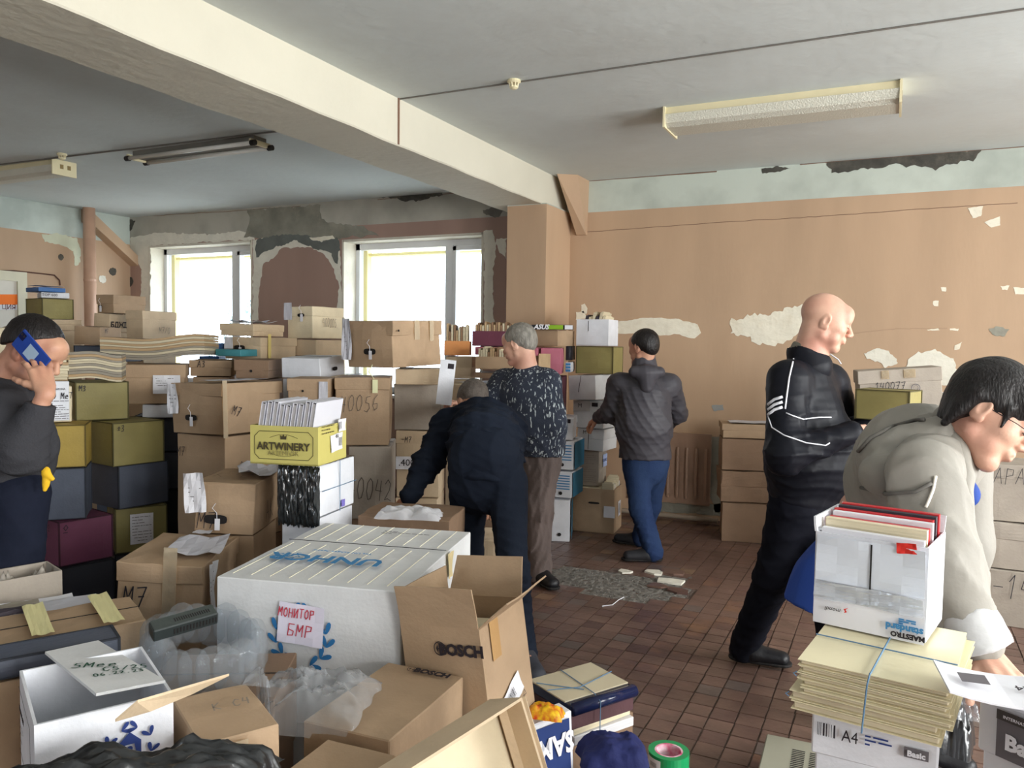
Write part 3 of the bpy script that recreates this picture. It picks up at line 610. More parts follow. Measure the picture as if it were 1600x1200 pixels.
# vertical pipe and its brace in the corner, cable, door
PIPE = mat('salmon_pipe_paint', srgb(196, 158, 134), var=.08, bump=.05, rough=.5)
pp = onz(139, 325, CEIL); s = MB(); s.tube([(pp[0], pp[1], 0), (pp[0], pp[1], CEIL)], .063, 20); pipe = s.go('heating_pipe', PIPE, None, None, True); tag(pipe, 'thick salmon painted vertical pipe near the left corner', 'pipe')
s = MB(); zc = ony(139, 438, pp[1])[2]; s.tube([(pp[0], pp[1], zc-.012), (pp[0], pp[1], zc+.012)], .067, 20); s.go('pipe_joint', PIPE, pipe)
s = MB(); a_ = onx(152, 330, XL+.02); b_ = ony(192, 400, YB-.05)
s.add([(XL, pp[1]+.03, CEIL), (XL+.14, pp[1]+.03, CEIL), (XL+.14, YB, b_[2]), (XL, YB, b_[2]), (XL, pp[1]+.03, CEIL-.14), (XL+.14, pp[1]+.03, CEIL-.14), (XL+.14, YB, b_[2]-.12), (XL, YB, b_[2]-.12)], [(0, 1, 2, 3), (4, 7, 6, 5), (1, 5, 6, 2), (0, 3, 7, 4), (0, 4, 5, 1), (3, 2, 6, 7)])
struct('corner_brace', s, M_PL)
dz = onx(38, 426, XL)[2]; y1d = onx(38, 450, XL)[1]; DW = mat('cream_door_paint', srgb(206, 200, 176), var=.05, bump=.05, rough=.45)
s = MB(); s.box((XL, y1d-1.0, 0), (XL+.05, y1d-.9, dz)); s.box((XL, y1d-.1, 0), (XL+.05, y1d, dz)); s.box((XL, y1d-.9, dz-.1), (XL+.05, y1d-.1, dz)); door = struct('door_1', s, DW)
s = MB(); s.box((XL, y1d-.9, 0), (XL+.03, y1d-.1, dz-.1)); s.go('door_leaf', mat('pale_door_panel', srgb(214, 208, 196), var=.04, bump=0), door)
s = MB(); s.tube([onx(-20, 423, XL+.01), onx(20, 423, XL+.01), onx(60, 427, XL+.01), onx(85, 430, XL+.01), onx(93, 438, XL+.01), onx(94, 446, XL+.01)], .008, 6); tag(s.go('cable', mat('brown_cable', srgb(96, 66, 56))), 'brown cable curving along the left wall above the door frame', 'cable')
# poster on the door
s = MB(); P = [onx(x, y, XL+.034) for x, y in ((-30, 460), (27, 460), (27, 476), (-30, 476))]; s.add(P, [(0, 1, 2, 3)]); ps = s.go('poster', mat('orange_print', srgb(240, 120, 40), var=0, bump=0)); tag(ps, 'orange and white paper notice on the door at far left', 'poster')
s = MB(); P = [onx(x, y, XL+.034) for x, y in ((-30, 476), (27, 476), (27, 484), (-30, 484))]; s.add(P, [(0, 1, 2, 3)]); s.go('lower_strip', PAPER, ps)
TB = BoxH(); TB.o = ps; mm = np.eye(4); mm[:3, 0] = (0, 1, 0); mm[:3, 1] = (0, 0, 1); mm[:3, 2] = (1, 0, 0); mm[:3, 3] = onx(14, 480, XL+.037)
text(TB, 'F', 0, 0, 'ЦИЯ', .07, mat('dark_red_print', srgb(90, 24, 24), var=0, bump=0), Mx=Matrix(mm.tolist()), parent=ps)

# ribbed radiator recess and skirting pipe on the plain wall
RAD = mat('painted_radiator', srgb(164, 134, 114), var=.1, bump=.1, rough=.5, dirt=srgb(120, 98, 84), dirtamt=.5)
s = MB(); xr0, xr1 = ony(985, 700, YB)[0], ony(1112, 700, YB)[0]; zt, zb = ony(1060, 676, YB)[2], ony(1060, 785, YB)[2]
s.box((xr0, YB-.03, zb), (xr1, YB, zt)); rad = s.go('radiator', RAD); tag(rad, 'low ribbed radiator painted salmon under the plaster patch on the back wall', 'radiator')
n = 9
for i in range(n):
    x = xr0+(xr1-xr0)*(i+.5)/n; s = MB(); s.tube([(x, YB-.035, zb+.05), (x, YB-.045, zb+.08), (x, YB-.045, zt-.16), (x, YB-.035, zt-.12)], .014, 8); s.go('rib', RAD, rad)
wp('plaster_patch', [(1105, 684), (1132, 682), (1132, 800), (1118, 800), (1108, 770)], PLG, wall_r, seed=60, jit=.01, th=.004)
wp('plaster_patch', [(985, 785), (1130, 786), (1130, 806), (985, 797)], PLG, wall_r, seed=61, jit=.006, th=.004)
s = MB(); s.tube([(ony(960, 800, YB-.1)[0], YB-.1, .05), (ony(1122, 800, YB-.1)[0], YB-.1, .05)], .02, 10); tag(s.go('skirting_pipe', mat('dusty_pipe', srgb(150, 136, 120))), 'thin dusty pipe running along the floor below the radiator', 'pipe')
s = MB(); s.box((-2.2, YB-.02, -.01), (XR, YB, .03)); struct('baseboard_back', s, mat('baseboard_paint', srgb(120, 96, 82)))
PRN = mat('black_print', srgb(40, 34, 40), var=0, bump=0)
PBL = mat('blue_print', srgb(62, 128, 178), var=0, bump=0); PBD = mat('navy_print', srgb(38, 58, 120), var=0, bump=0)
GRP = mat('grey_print', srgb(104, 100, 104), var=0, bump=0); REDP = mat('red_print', srgb(206, 44, 36), var=0, bump=0)
def lines(B, face, u, v, w, h, n, m=None, parent=None, Mx=None, seed=1, th=.0016):
    """rows of small print as ink dashes"""
    rr = random.Random(seed); s = MB(); m = m or GRP
    for i in range(n):
        y = h/2-h*(i+.5)/n; x = -w/2
        while x < w/2-.004:
            L = min(rr.uniform(.006, .03), w/2-x)
            s.add([(x, y-th, 0), (x+L, y-th, 0), (x+L, y+th, 0), (x, y+th, 0)], [(0, 1, 2, 3)]); x += L+.004
            if rr.random() < .12: break
    return s.go('printed_lines', m, parent if parent is not None else B.o, Mx if Mx is not None else fmat(B, face, u, v, 0, .0062))
def bars(B, face, u, v, w, h, m=None, rot=0, seed=2, off=.0065):
    rr = random.Random(seed); s = MB(); x = -w/2
    while x < w/2:
        L = rr.choice((.001, .002, .003)); s.add([(x, -h/2, 0), (x+L, -h/2, 0), (x+L, h/2, 0), (x, h/2, 0)], [(0, 1, 2, 3)]); x += L+rr.choice((.0015, .002, .003))
    return s.go('bar_code', m or PRN, B.o, fmat(B, face, u, v, rot, off))

# ---- far left corner by the pipe
olA = box('archive_box', 'olive archive box against the left wall under a white carton lid', 'L', 66, 466, 6.4, .3, 41, 114, 498, kind='arch', col='olive')
b1 = box('carton', 'flat beige carton under the olive archive box by the pipe', 'L', 82, 499, 6.3, .3, 60, 128, 516, kind='lid', lip=.04, col='kraftl', sup=3)
wA = box('box_lid', 'flat white box on the olive archive box beside the pipe', 'L', 64, 456, 6.38, .28, 58, 108, on=olA, kind='plain', col='white')
wB = box('binder_box', 'blue document box topmost beside the pipe', 'L', 60, 448, 6.38, .24, 40, 103, on=wA, kind='plain', col='blue')
decal(wB, 'T', .5, .5, .22, .16, PAPER, 'loose_sheet'); text(wA, 'F', .3, .5, 'TOP 600', .03, GRP)
c_t = box('carton', 'pale brown carton tipped on its side at the far left edge', 'R', 48, 500, 5.6, .3, -14, 56, 540, kind='plain', col='kraftl', ty=-24, tx=8, sup=3, hole=[('F', .4, .4, .02, .01)])
decal(c_t, 'F', .7, .55, .02, .08, PAPER, 'string_tag')
c_u = box('carton', 'cream carton below the tipped carton at the far left edge', 'R', 36, 512, 5.0, .3, -40, 40, 560, kind='lid', col='cream', sup=3)
b_back = box('carton', 'brown lidded carton with hand hole beside the pipe, highest on the left', 'R', 177, 460, 6.75, .35, 150, 228, 489, kind='lid', lip=.08, sup=4, hole=[('F', .3, .35, .02, .012)], holetag=True, col='kraft', colf='cream')
b_bj = box('carton', 'open topped carton with bold lettering leaning beside the pipe', 'R', 172, 491, 6.3, .3, 147, 212, 519, kind='plain', col='kraftl', ty=4, sup=4)
text(b_bj, 'R', .5, .4, 'БДЖІЛКА', .062, PRN, bold=.002)
b_wh = box('carton', 'cream lidded carton standing before the left window', 'R', 223, 485, 6.2, .36, 196, 276, 532, kind='lid', lip=.07, col='kraftl', sup=3)
hand(b_wh, 'R', .6, .35, 'M7/0', .05, INKP)
b_fl = box('carton', 'small brown carton with a pale end flap below the lettered carton', 'R', 157, 511, 5.5, .26, 116, 190, 540, kind='plain', col='kraft', ty=2, sup=3)
hand(b_fl, 'R', .2, .8, 'M7', .03, INK)
g1 = box('document_box', 'long grey document box lying under the small brown carton', 'R', 182, 541, 5.3, .3, 0, 0, 566, phi=20, dims=(.3, .3), kind='arch', col='slate', sup=3)

# ---- left stack of coloured archive boxes
bk0 = box('archive_box', 'black archive box lowest beside the man on the phone', 'L', 95, 889, 4.02, .32, 58, 178, z0=.0, kind='arch', col='black')
bk1 = box('archive_box', 'maroon archive box above the black one', 'L', 92, 817, 4.02, .33, 48, 175, on=bk0, kind='arch', col='maroon')
hand(bk1, 'F', .1, .8, '8', .07, INK); hand(bk1, 'F', .1, .8, 'o', .07, INK); hand(bk1, 'L', .75, .8, 'o', .06, INK)
bk2 = box('archive_box', 'slate grey archive box on the maroon one behind the man on the phone', 'R', 133, 731, 4.1, .24, 50, 142, on=bk1, kind='arch', col='slate')
bk3 = box('archive_box', 'ochre archive box on the slate grey one behind the man on the phone', 'R', 133, 664, 4.1, .24, 60, 142, on=bk2, kind='arch', col='oliveg')
s0 = box('archive_box', 'dark archive box on the floor under the olive box with a sheet', 'L', 180, 868, 4.4, .3, 168, 262, z0=0, kind='arch', col='black')
s1 = box('archive_box', 'olive archive box with a typed sheet on its front', 'L', 180, 796, 4.4, .3, 168, 260, on=s0, kind='arch', col='olive')
decal(s1, 'F', .5, .52, .12, .17, PAPER); lines(s1, 'F', .5, .52, .1, .15, 9)
s2 = box('archive_box', 'slate blue archive box in the middle of the left stack', 'L', 185, 729, 4.36, .3, 140, 262, on=s1, kind='arch', col='slate')
s3 = box('archive_box', 'olive archive box with a scribble in its upper corner, above the slate blue one', 'L', 176, 662, 4.3, .3, 133, 255, on=s2, kind='arch', col='olive')
hand(s3, 'F', .13, .87, 'o3', .035, INK)
s4 = box('archive_box', 'largest olive archive box, marked at upper left, topmost of the left stack', 'L', 118, 598, 4.35, .3, 103, 200, on=s3, kind='arch', col='olive')
hand(s4, 'F', .12, .85, 'M3', .03, INK)
dk0 = box('archive_box', 'dark slate archive box lowest in the shadowed gap of the left stack', 'R', 288, 765, 4.9, .3, 240, 300, z0=.0, kind='arch', col='black')
dk1 = box('archive_box', 'dark slate archive box in the shadowed gap, second from the floor', 'R', 284, 706, 4.9, .3, 232, 296, on=dk0, kind='arch', col='slate')
dk2 = box('archive_box', 'dark slate archive box with papers on top in the shadowed gap', 'R', 280, 650, 4.9, .3, 210, 292, on=dk1, kind='arch', col='slate')
# sheet leaning in front of the boxes beside the man
sh = box('typed_sheet', 'white typed form standing beside the man on the phone', 'L', 77, 596, 4.0, .02, 76, 108, 658, kind='plain', col='white', amp=.001, bulge=0, cat='sheet')
lines(sh, 'F', .5, .28, .08, .1, 9); hand(sh, 'F', .55, .63, '10 MeT', .03, INK); text(sh, 'F', .4, .8, 'НОВИНКА', .014, PRN)
sh2 = box('carton', 'pale carton behind the typed form', 'L', 82, 604, 4.15, .2, 78, 112, on=bk3, kind='plain', col='cream')

# ---- stacks of loose paper files
def files(label, px, py, t, w_, d_, n, th, phi, col='cream', wave=.0, z0=None, group=None, jit=.012, name='folder', tilt=0, sup=0, bind=None, thv=.3):
    """a pile of separate folders, each a thing of its own"""
    A = at(px, py, t); rr = random.Random(int(px*3+py)); z = z0 if z0 is not None else A[2]-n*th; zs = z; out = []
    for i in range(n):
        T = th*rr.uniform(1-thv, 1+thv); q = 10; V = []; F = []
        for s_ in (0, 1):
            for jy in range(3):
                for ix in range(q+1):
                    x = (ix/q-.5)*w_; y = (jy/2-.5)*d_
                    V.append((x, y, s_*T*(.9 if wave else .92)+wave*math.sin(ix/q*5.2+jy*.25)*(ix/q)+tilt*x))
        def id_(s_, jy, ix): return s_*(3*(q+1))+jy*(q+1)+ix
        for jy in range(2):
            for ix in range(q): F += [(id_(1, jy, ix), id_(1, jy, ix+1), id_(1, jy+1, ix+1), id_(1, jy+1, ix)), (id_(0, jy, ix), id_(0, jy+1, ix), id_(0, jy+1, ix+1), id_(0, jy, ix+1))]
        for ix in range(q): F += [(id_(0, 0, ix), id_(0, 0, ix+1), id_(1, 0, ix+1), id_(1, 0, ix)), (id_(0, 2, ix+1), id_(0, 2, ix), id_(1, 2, ix), id_(1, 2, ix+1))]
        for jy in range(2): F += [(id_(0, jy+1, 0), id_(0, jy, 0), id_(1, jy, 0), id_(1, jy+1, 0)), (id_(0, jy, q), id_(0, jy+1, q), id_(1, jy+1, q), id_(1, jy, q))]
        cc = col if isinstance(col, str) else rr.choice(col)
        jj = jit if not wave else jit*.08; M = Mt((A[0]+rr.uniform(-jj, jj), A[1]+rr.uniform(-jj, jj), z), phi+(0 if wave else rr.uniform(-3, 3)))
        o = me(name, V, F, FM[cc], None, M); tag(o, label+', '+nth(i, n), 'folder', group or label); out.append(o); z += T
    if bind is not None:
        s = MB(); zz = z-zs
        for x in bind: s.tube([(x, -d_/2-.004, 0), (x, -d_/2-.004, zz+.004), (x+.01, 0, zz+.004), (x, d_/2+.004, zz+.004), (x, d_/2+.004, 0)], .0018, 5)
        s.go('binding_cord', mat('blue_twine', srgb(96, 130, 160), var=0, bump=0), out[-1], Mt((0, 0, zs-z+T)))
    if sup:
        H = BoxH(); H.a, H.b, H.zb, H.c, H.phi = w_, d_, zs, A, phi; SUPS.append((H, sup, w_*.95, d_*.95, cmat('kraft'), label, 5))
    return z
def fmatl(n, c):
    m = mat('folder_'+n, c, rough=.7, var=.14, scale=2.2, bump=.25, bscale=4, stretch=(1, 1, 60)); return m
FM = dict(cream=fmatl('cream', srgb(204, 192, 164)), grey=fmatl('grey', srgb(150, 142, 128)), buff=fmatl('buff', srgb(180, 152, 116)), white=fmatl('white', srgb(222, 220, 222)), brown=fmatl('brown', srgb(140, 110, 84)), pale=fmatl('pale', srgb(220, 208, 178)), dark=fmatl('dark', srgb(58, 52, 60)))
files('beige folder piled behind the man on the phone', 82, 545, 4.3, .13, .22, 14, .0125, 60, ('cream', 'pale', 'buff'), z0=s4.top+.008, group='folders behind the phone man')
files('beige folder sagging right of the phone man', 153, 560, 4.40, .26, .18, 11, .014, 45, ('cream', 'grey', 'buff'), wave=.018, group='wavy folders on the olive boxes', z0=s4.top+.024, jit=.012)
files('worn folder in the long wavy left window pile', 252, 535, 5.0, .62, .3, 9, .014, 30, ('buff', 'grey', 'kraft') if False else ('buff', 'grey', 'cream'), wave=-.03, group='long wavy folders below the left window', z0=1.365, sup=3)

# ---- cartons in the middle distance
sp = box('carton', 'pale carton with a folded sheet below the typed sheet carton', 'R', 270, 632, 4.75, .3, 222, 285, on=dk2, kind='plain', col='white')
m1 = box('carton', 'lidded carton with a typed sheet, behind the left stack of olive boxes', 'R', 289, 570, 4.75, .36, 192, 296, on=sp, kind='lid', lip=.08, col='kraft')
decal(m1, 'F', .7, .5, .15, .11, PAPER, curl=.004); lines(m1, 'F', .7, .53, .12, .07, 5)
m2 = box('carton', 'long flat carton right of the lidded carton with the sheet', 'R', 362, 563, 5.05, .36, 295, 374, 588, kind='lid', lip=.05, col='kraft', sup=4)
hand(m2, 'F', .3, .75, 'A3', .04, INK)
m3 = box('carton', 'shadowed brown carton below the teal document boxes', 'R', 420, 562, 4.8, .36, 366, 447, 592, kind='lid', col='kraftd', sup=4, hole=[('F', .5, .4, .008, .008)])
T1 = box('carton', 'tall dented carton marked M7 with a white label strip and string tag', 'R', 347, 599, 4.1, .42, 267, 440, 684, kind='lid', lip=.07, amp=.006, bulge=.014, hole=[('F', .42, .32)], holetag=True, col='kraft', ty=-1.5)
hand(T1, 'R', .2, .45, 'M7', .05, INK, rot=-20)
decal(T1, 'F', .07, .68, .08, .16, PAPER, 'label_strip', rot=4, curl=.006); lines(T1, 'F', .07, .68, .06, .14, 7); decal(T1, 'R', .02, .5, .03, .3, TAPE, 'packing_tape', curl=0)
decal(T1, 'T', .75, .4, .2, .3, PAPERG, 'loose_sheet')
T3 = box('carton', 'brown carton on the floor under the two tall M7 cartons', 'R', 350, 855, 4.2, .42, 280, 440, z0=0, kind='plain', col='kraftd')
T2 = box('carton', 'tall carton marked M7 with a long slot, under the dented one', 'R', 352, 683, 4.15, .42, 277, 440, on=T3, kind='plain', amp=.004, bulge=.008, hole=[('F', .45, .6, .05, .008)], col='kraft')
hand(T2, 'F', .13, .84, 'M7', .05, INK); hand(T2, 'R', .25, .7, 'M7', .05, INK, rot=60)
Q1 = box('carton', 'battered lidded carton marked M7 with white tape label and hand hole with a tag', 'R', 400, 757, 3.4, .38, 303, 440, 838, kind='lid', lip=.075, amp=.006, bulge=.01, hole=[('F', .38, .3, .05, .02)], holetag=True, sup=2, ty=2)
decal(Q1, 'F', .04, .8, .09, .17, PAPER, 'label_strip', rot=6, curl=.01); lines(Q1, 'F', .04, .8, .06, .13, 7)
hand(Q1, 'F', .24, .28, 'M7', .07, INK); hand(Q1, 'R', .45, .38, 'AK', .09, INK, rot=10); hand(Q1, 'T', .6, .45, 'yKO', .09, INKP)
decal(Q1, 'T', .8, .7, .22, .3, PAPERG, 'loose_sheet', rot=20, curl=.02)
hand(Q1, 'T', .5, .3, 'KSC', .09, mat('faint_ink', srgb(120, 96, 76), var=0, bump=0))

# ---- stacks of cartons in the centre
S3 = box('carton', 'carton on the floor under the number 40042 carton', 'R', 612, 810, 4.55, .36, 546, 618, z0=0, kind='plain', col='kraftd')
S2 = box('carton', 'grey brown carton with the big number 40042', 'R', 612, 698, 4.5, .37, 546, 618, on=S3, kind='plain', amp=.005, bulge=.01, col='grey')
hand(S2, 'F', .5, .42, '40042', .12, INKP if False else mat('pencil_grey', srgb(92, 84, 78), var=0, bump=0), asp=.42, wd=.004)
S1 = box('carton', 'lidded carton with a cream tag and the number 40056', 'R', 610, 590, 4.5, .37, 523, 614, on=S2, kind='lid', lip=.07, amp=.005, bulge=.006, col='kraft')
hand(S1, 'F', .45, .62, '40056', .09, mat('pencil_grey', srgb(92, 84, 78), var=0, bump=0), asp=.5, wd=.003)
g_ = MB(); g_.tube([(0, .1, .01), (-.02, .06, .012), (.01, .02, .012)], .0025, 5); g_.box((.0, -.06, .008), (.03, .015, .0095)); g_.go('string_tag', mat('cream_tag', srgb(220, 220, 176), var=.04, bump=0), S1.o, fmat(S1, 'F', .68, .93, 0, .006))
decal(S1, 'T', .3, .35, .12, .09, PAPERG, 'label_sheet', rot=30)
U4 = box('carton', 'light carton on the floor with a part hidden number label', 'R', 684, 780, 4.92, .34, 618, 694, z0=0, kind='plain', col='kraftl')
U3 = box('carton', 'lidded light carton numbered 40 beside the bending man', 'R', 688, 674, 4.92, .34, 618, 697, on=U4, kind='lid', lip=.08, col='kraftl')
hand(U3, 'F', .25, .87, '-M7', .035, INK); decal(U3, 'F', .25, .52, .13, .08, PAPER); text(U3, 'F', .26, .52, '.400', .06, PRN)
decal(U4, 'F', .6, .85, .16, .07, PAPER); text(U4, 'F', .6, .85, '.40ЕАР', .045, PRN)
U2 = box('carton', 'stained grey brown carton without lid in the centre stack', 'R', 690, 600, 4.92, .34, 616, 697, on=U3, kind='plain', amp=.005, bulge=.012, col='grey')
U2f = box('lid_carton', 'crumpled carton lid hanging askew on the stained carton', 'R', 688, 577, 4.72, .36, 618, 694, on=U2, kind='plain', amp=.006, col='kraftl', cat='box lid')
BG = box('carton', 'big bulging lidded carton tipped on top of the centre stacks', 'R', 612, 500, 4.5, .48, 540, 690, on=U2f, kind='lid', lip=.09, amp=.007, bulge=.022, ty=-.5, tx=1.5, hole=[('F', .55, .34, .045, .018)], holetag=True, col='kraft')
decal(BG, 'F', .06, .6, .07, .24, PAPERG, 'label_strip', curl=.01); lines(BG, 'F', .06, .6, .05, .2, 8); decal(BG, 'R', .45, .8, .05, .12, TAPE, 'packing_tape', curl=0); decal(BG, 'R', .75, .8, .04, .14, TAPE, 'packing_tape', curl=0)
s = MB(); s.box((-.006, -.006, 0), (.006, .006, .001)); s.go('rivet_hole', DARK, BG.o, fmat(BG, 'R', .08, .78, 0, .01))
C30b = box('carton', 'lidded carton under the tilted white fronted carton', 'R', 494, 531, 5.5, .36, 447, 541, 562, kind='plain', col='kraftl', sup=3)
C30 = box('carton', 'tilted carton with a pencilled white end, in front of the middle wall', 'R', 488, 478, 5.5, .36, 447, 537, on=C30b, kind='lid', lip=.07, col='cream', ty=-1, tx=0, hole=[('F', .6, .72, .03, .012)], holetag=True)
hand(C30, 'R', .5, .5, '400005', .06, INKP, asp=.45); decal(C30, 'F', .1, .85, .07, .12, PAPERG, 'label_sheet')
C31b = box('carton', 'lidded carton with taped cream end below the open carton of white papers', 'R', 408, 527, 5.2, .38, 350, 464, 562, kind='lid', lip=.06, col='kraftl', hole=[('F', .45, .5, .045, .02)], holetag=True, sup=3)
decal(C31b, 'F', .15, .65, .07, .1, PAPER); decal(C31b, 'R', .2, .6, .03, .16, mat('yellow_tape', srgb(226, 206, 130), var=.1, bump=0), 'packing_tape', curl=0)
C31 = box('carton', 'shallow carton with glossy papers on its lid, left of the tilted carton', 'R', 396, 506, 5.25, .36, 343, 445, on=C31b, kind='lid', lip=.05, col='kraftl', tx=0, ty=1)
decal(C31, 'T', .6, .5, .2, .26, PAPER, 'loose_sheet', rot=12, curl=.01); decal(C31, 'T', .3, .6, .18, .2, PAPERG, 'loose_sheet', rot=-20, curl=.012)
TE = box('document_box', 'teal document box below the taped carton near the left window', 'R', 376, 546, 5.0, .12, 0, 0, phi=5, dims=(.2, .16), z0=max(m2.top, m3.top)+.012, kind='plain', col='teal', sup=3)
BLb = box('document_box', 'blue document box with white handwriting under the left window', 'R', 350, 536, 5.35, .2, 0, 0, 556, phi=22, dims=(.25, .2), kind='plain', col='blue', sup=3, ty=-3)
hand(BLb, 'F', .5, .5, 'CHIAPATOM', .04, PAPER, asp=.5)
# crumpled white papers and lids between the centre stacks
CW = box('carton', 'white carton with torn side under crumpled wrapping, middle of the pile', 'R', 500, 560, 4.75, .3, 440, 537, 592, kind='plain', amp=.007, col='white', tx=3, hole=[('R', .5, .4, .03, .012)], sup=3)
CW2 = box('carton', 'brown carton with a white label strip behind the white binders', 'R', 512, 592, 4.4, .3, 448, 528, 640, kind='lid', col='kraft', hole=[('F', .4, .6, .006, .006)], sup=2)
decal(CW2, 'F', .9, .5, .05, .14, PAPERG, 'label_strip')
WRAPG = film('grey_plastic_wrap', (.8, .8, .84), .55, .25)

# ---- far centre: card trays by the right window
Y34 = box('carton', 'tan carton pair under the orange wooden card drawer', 'R', 737, 557, 6.0, .16, 697, 745, 592, kind='lid', lip=.09, col='kraftl', sup=3)
WD = box('wooden_tray', 'orange wooden card drawer packed with upright index cards', 'R', 733, 533, 6.0, .26, 694, 737, on=Y34, kind='open', col='orange')
def cards(B, n, hmin, hmax, label, grp, cols=('buff', 'brown', 'cream'), along='x', z=None, lean=0, seed=1, cat='card', name='card_bundle', fr=.96, wid=None, offx=0):
    rr = random.Random(seed); L0 = (B.a if along == 'x' else B.b)-.02; dl = hmax*abs(math.sin(math.radians(lean))); L = min(L0*fr, L0-dl); W = wid or (B.b if along == 'x' else B.a)*.86; sh = (-1 if lean > 0 else 1)*dl/2
    for i in range(n):
        hh = rr.uniform(hmin, hmax); th = L/n*.8*math.cos(math.radians(lean)); p = -L/2+L*(i+.5)/n+sh
        s = MB(); s.box((-th/2, -W/2, 0), (th/2, W/2, hh*.97)); s.box((-th/2*.6, -W/2*.8, hh*.97), (th/2*.6, W/2*.7, hh))
        T = Matrix.Translation((p, 0, .016) if along == 'x' else (offx, p, .016)) @ Matrix.Rotation(0 if along == 'x' else math.pi/2, 4, 'Z') @ Matrix.Rotation(math.radians(lean), 4, 'Y')
        o = s.go(name, FM[rr.choice(cols)], None, B.M @ T); tag(o, label+', '+nth(i, n, 'left'), cat, grp)
cards(WD, 9, WD.h+.05, WD.h+.12, 'bundle of worn index cards standing in the orange drawer', 'cards in the orange drawer', seed=2)
PK0 = box('tray_box', 'pink tray under the burgundy card tray', 'R', 840, 543, 6.0, .3, 742, 848, 556, kind='plain', col='pink', sup=3)
PK = box('card_tray', 'burgundy tray of upright cards before the pillar', 'R', 824, 518, 6.05, .3, 738, 829, on=PK0, kind='open', col='wine')
cards(PK, 22, PK.h+.03, PK.h+.06, 'small brown card bundle standing in the burgundy tray', 'cards in the burgundy tray', seed=4)
CT = box('card_tray', 'brown carton tray of cards left of the grey haired man', 'R', 800, 558, 5.7, .3, 743, 812, 578, kind='open', col='kraft')
cards(CT, 14, CT.h+.02, CT.h+.06, 'brown card bundle standing in the carton tray', 'cards in the carton tray', seed=5)
CT2 = box('card_tray', 'low tray of dark cards beneath the brown carton tray', 'R', 800, 583, 5.75, .3, 741, 812, 592, kind='plain', col='kraftd', sup=3)
LC = box('carton', 'long flat carton with worn whitish lid left of the grey haired man', 'R', 740, 602, 5.65, .5, 700, 800, 632, kind='lid', lip=.03, col='kraftl', hole=[('F', .5, .3, .008, .008)], sup=3)
decal(LC, 'T', .5, .6, .25, .4, PAPERG, 'loose_sheet')
# right of the grey haired man's head
KB = box('carton', 'brown carton under the black and green graphics card box', 'R', 872, 516, 6.05, .3, 828, 898, 541, kind='plain', col='kraft')
AS = box('electronics_box', 'slim black and green printed box lying on the brown carton', 'R', 893, 508, 6.0, .1, 828, 896, on=KB, kind='plain', col='black')
text(AS, 'F', .28, .5, 'ASUS', .05, PAPER, shear=.3, bold=.002); decal(AS, 'F', .62, .5, .12, AS.h*.9, mat('green_print', srgb(130, 170, 40), var=0, bump=0), 'green_panel', curl=0)
decal(AS, 'F', .94, .5, .06, AS.h*.9, PAPER, 'white_panel', curl=0)
PB = box('archive_box', 'pink archive box below the brown carton, right of the grey haired man', 'R', 877, 544, 6.0, .3, 845, 881, 585, kind='plain', col='pink', sup=0)
decal(PB, 'F', .2, .4, .09, .15, mat('cream_note', srgb(220, 190, 150), var=.05), 'label_sheet')
DB = box('archive_box', 'small dark grey box between the pink box and the olive box', 'R', 893, 541, 6.2, .3, 885, 898, 563, kind='arch', col='black')
BB = box('paper_box', 'white and blue striped box below the small dark box', 'R', 892, 566, 6.15, .3, 884, 898, 582, kind='plain', col='white')
for k in range(3): decal(BB, 'F', .5, .2+.3*k, BB.a*.98, .018, PBL, 'blue_stripe', curl=0)
WN = box('archive_box', 'wine red archive box right of the grey haired man', 'R', 878, 589, 5.95, .3, 856, 885, 650, kind='arch', col='wine')
WBs = box('archive_box', 'white archive box with a lid below the wine red one', 'R', 897, 653, 5.95, .3, 858, 902, 688, kind='lid', lip=.06, col='white')
decal(WBs, 'F', .75, .85, .045, .03, PRN, 'black_label', curl=0)
pt = WBs
# white and blue binder boxes standing under it, down to the floor
zz = WBs.zb
for k, (y0, y1) in enumerate(((690, 738), (738, 782), (782, 824))):
    hB = height_to(at(895, y0, 5.95), y1) if k < 2 else None
    B_ = box('binder_box', ('white and blue lined binder box directly below the white lidded box', 'white and blue lined binder box second from the floor', 'white binder box standing on the floor beside the kneeling height carton')[k], 'R', (896, 893, 891)[k], y0, 5.95, .3, (856, 854, 851)[k], (911, 909, 893)[k], h=None if False else None, z0=at(895, y1, 5.95)[2]+.014 if k < 2 else 0, kind='plain', col='white')
    B_.o['label'] = ('white and blue lined binder box directly below the white lidded box', 'white and blue lined binder box second from the floor', 'white binder box standing on the floor behind the brown trousers')[k]
    decal(B_, 'R', .5, .5, B_.b*.97, B_.h*.94, mat('teal_blue_print', srgb(50, 110, 140), var=.05, bump=0), 'blue_side', curl=0)
    if k < 2:
        for q in range(6): decal(B_, 'F', .5, .35+.1*q, B_.a*.9, .008, PBL, 'blue_line', curl=0)
    s = MB(); s.add([(.014*math.cos(q*.7), .014*math.sin(q*.7), 0) for q in range(9)], [tuple(range(9))]); s.go('finger_hole', DARK, B_.o, fmat(B_, 'F', .6, .18, 0, .008))

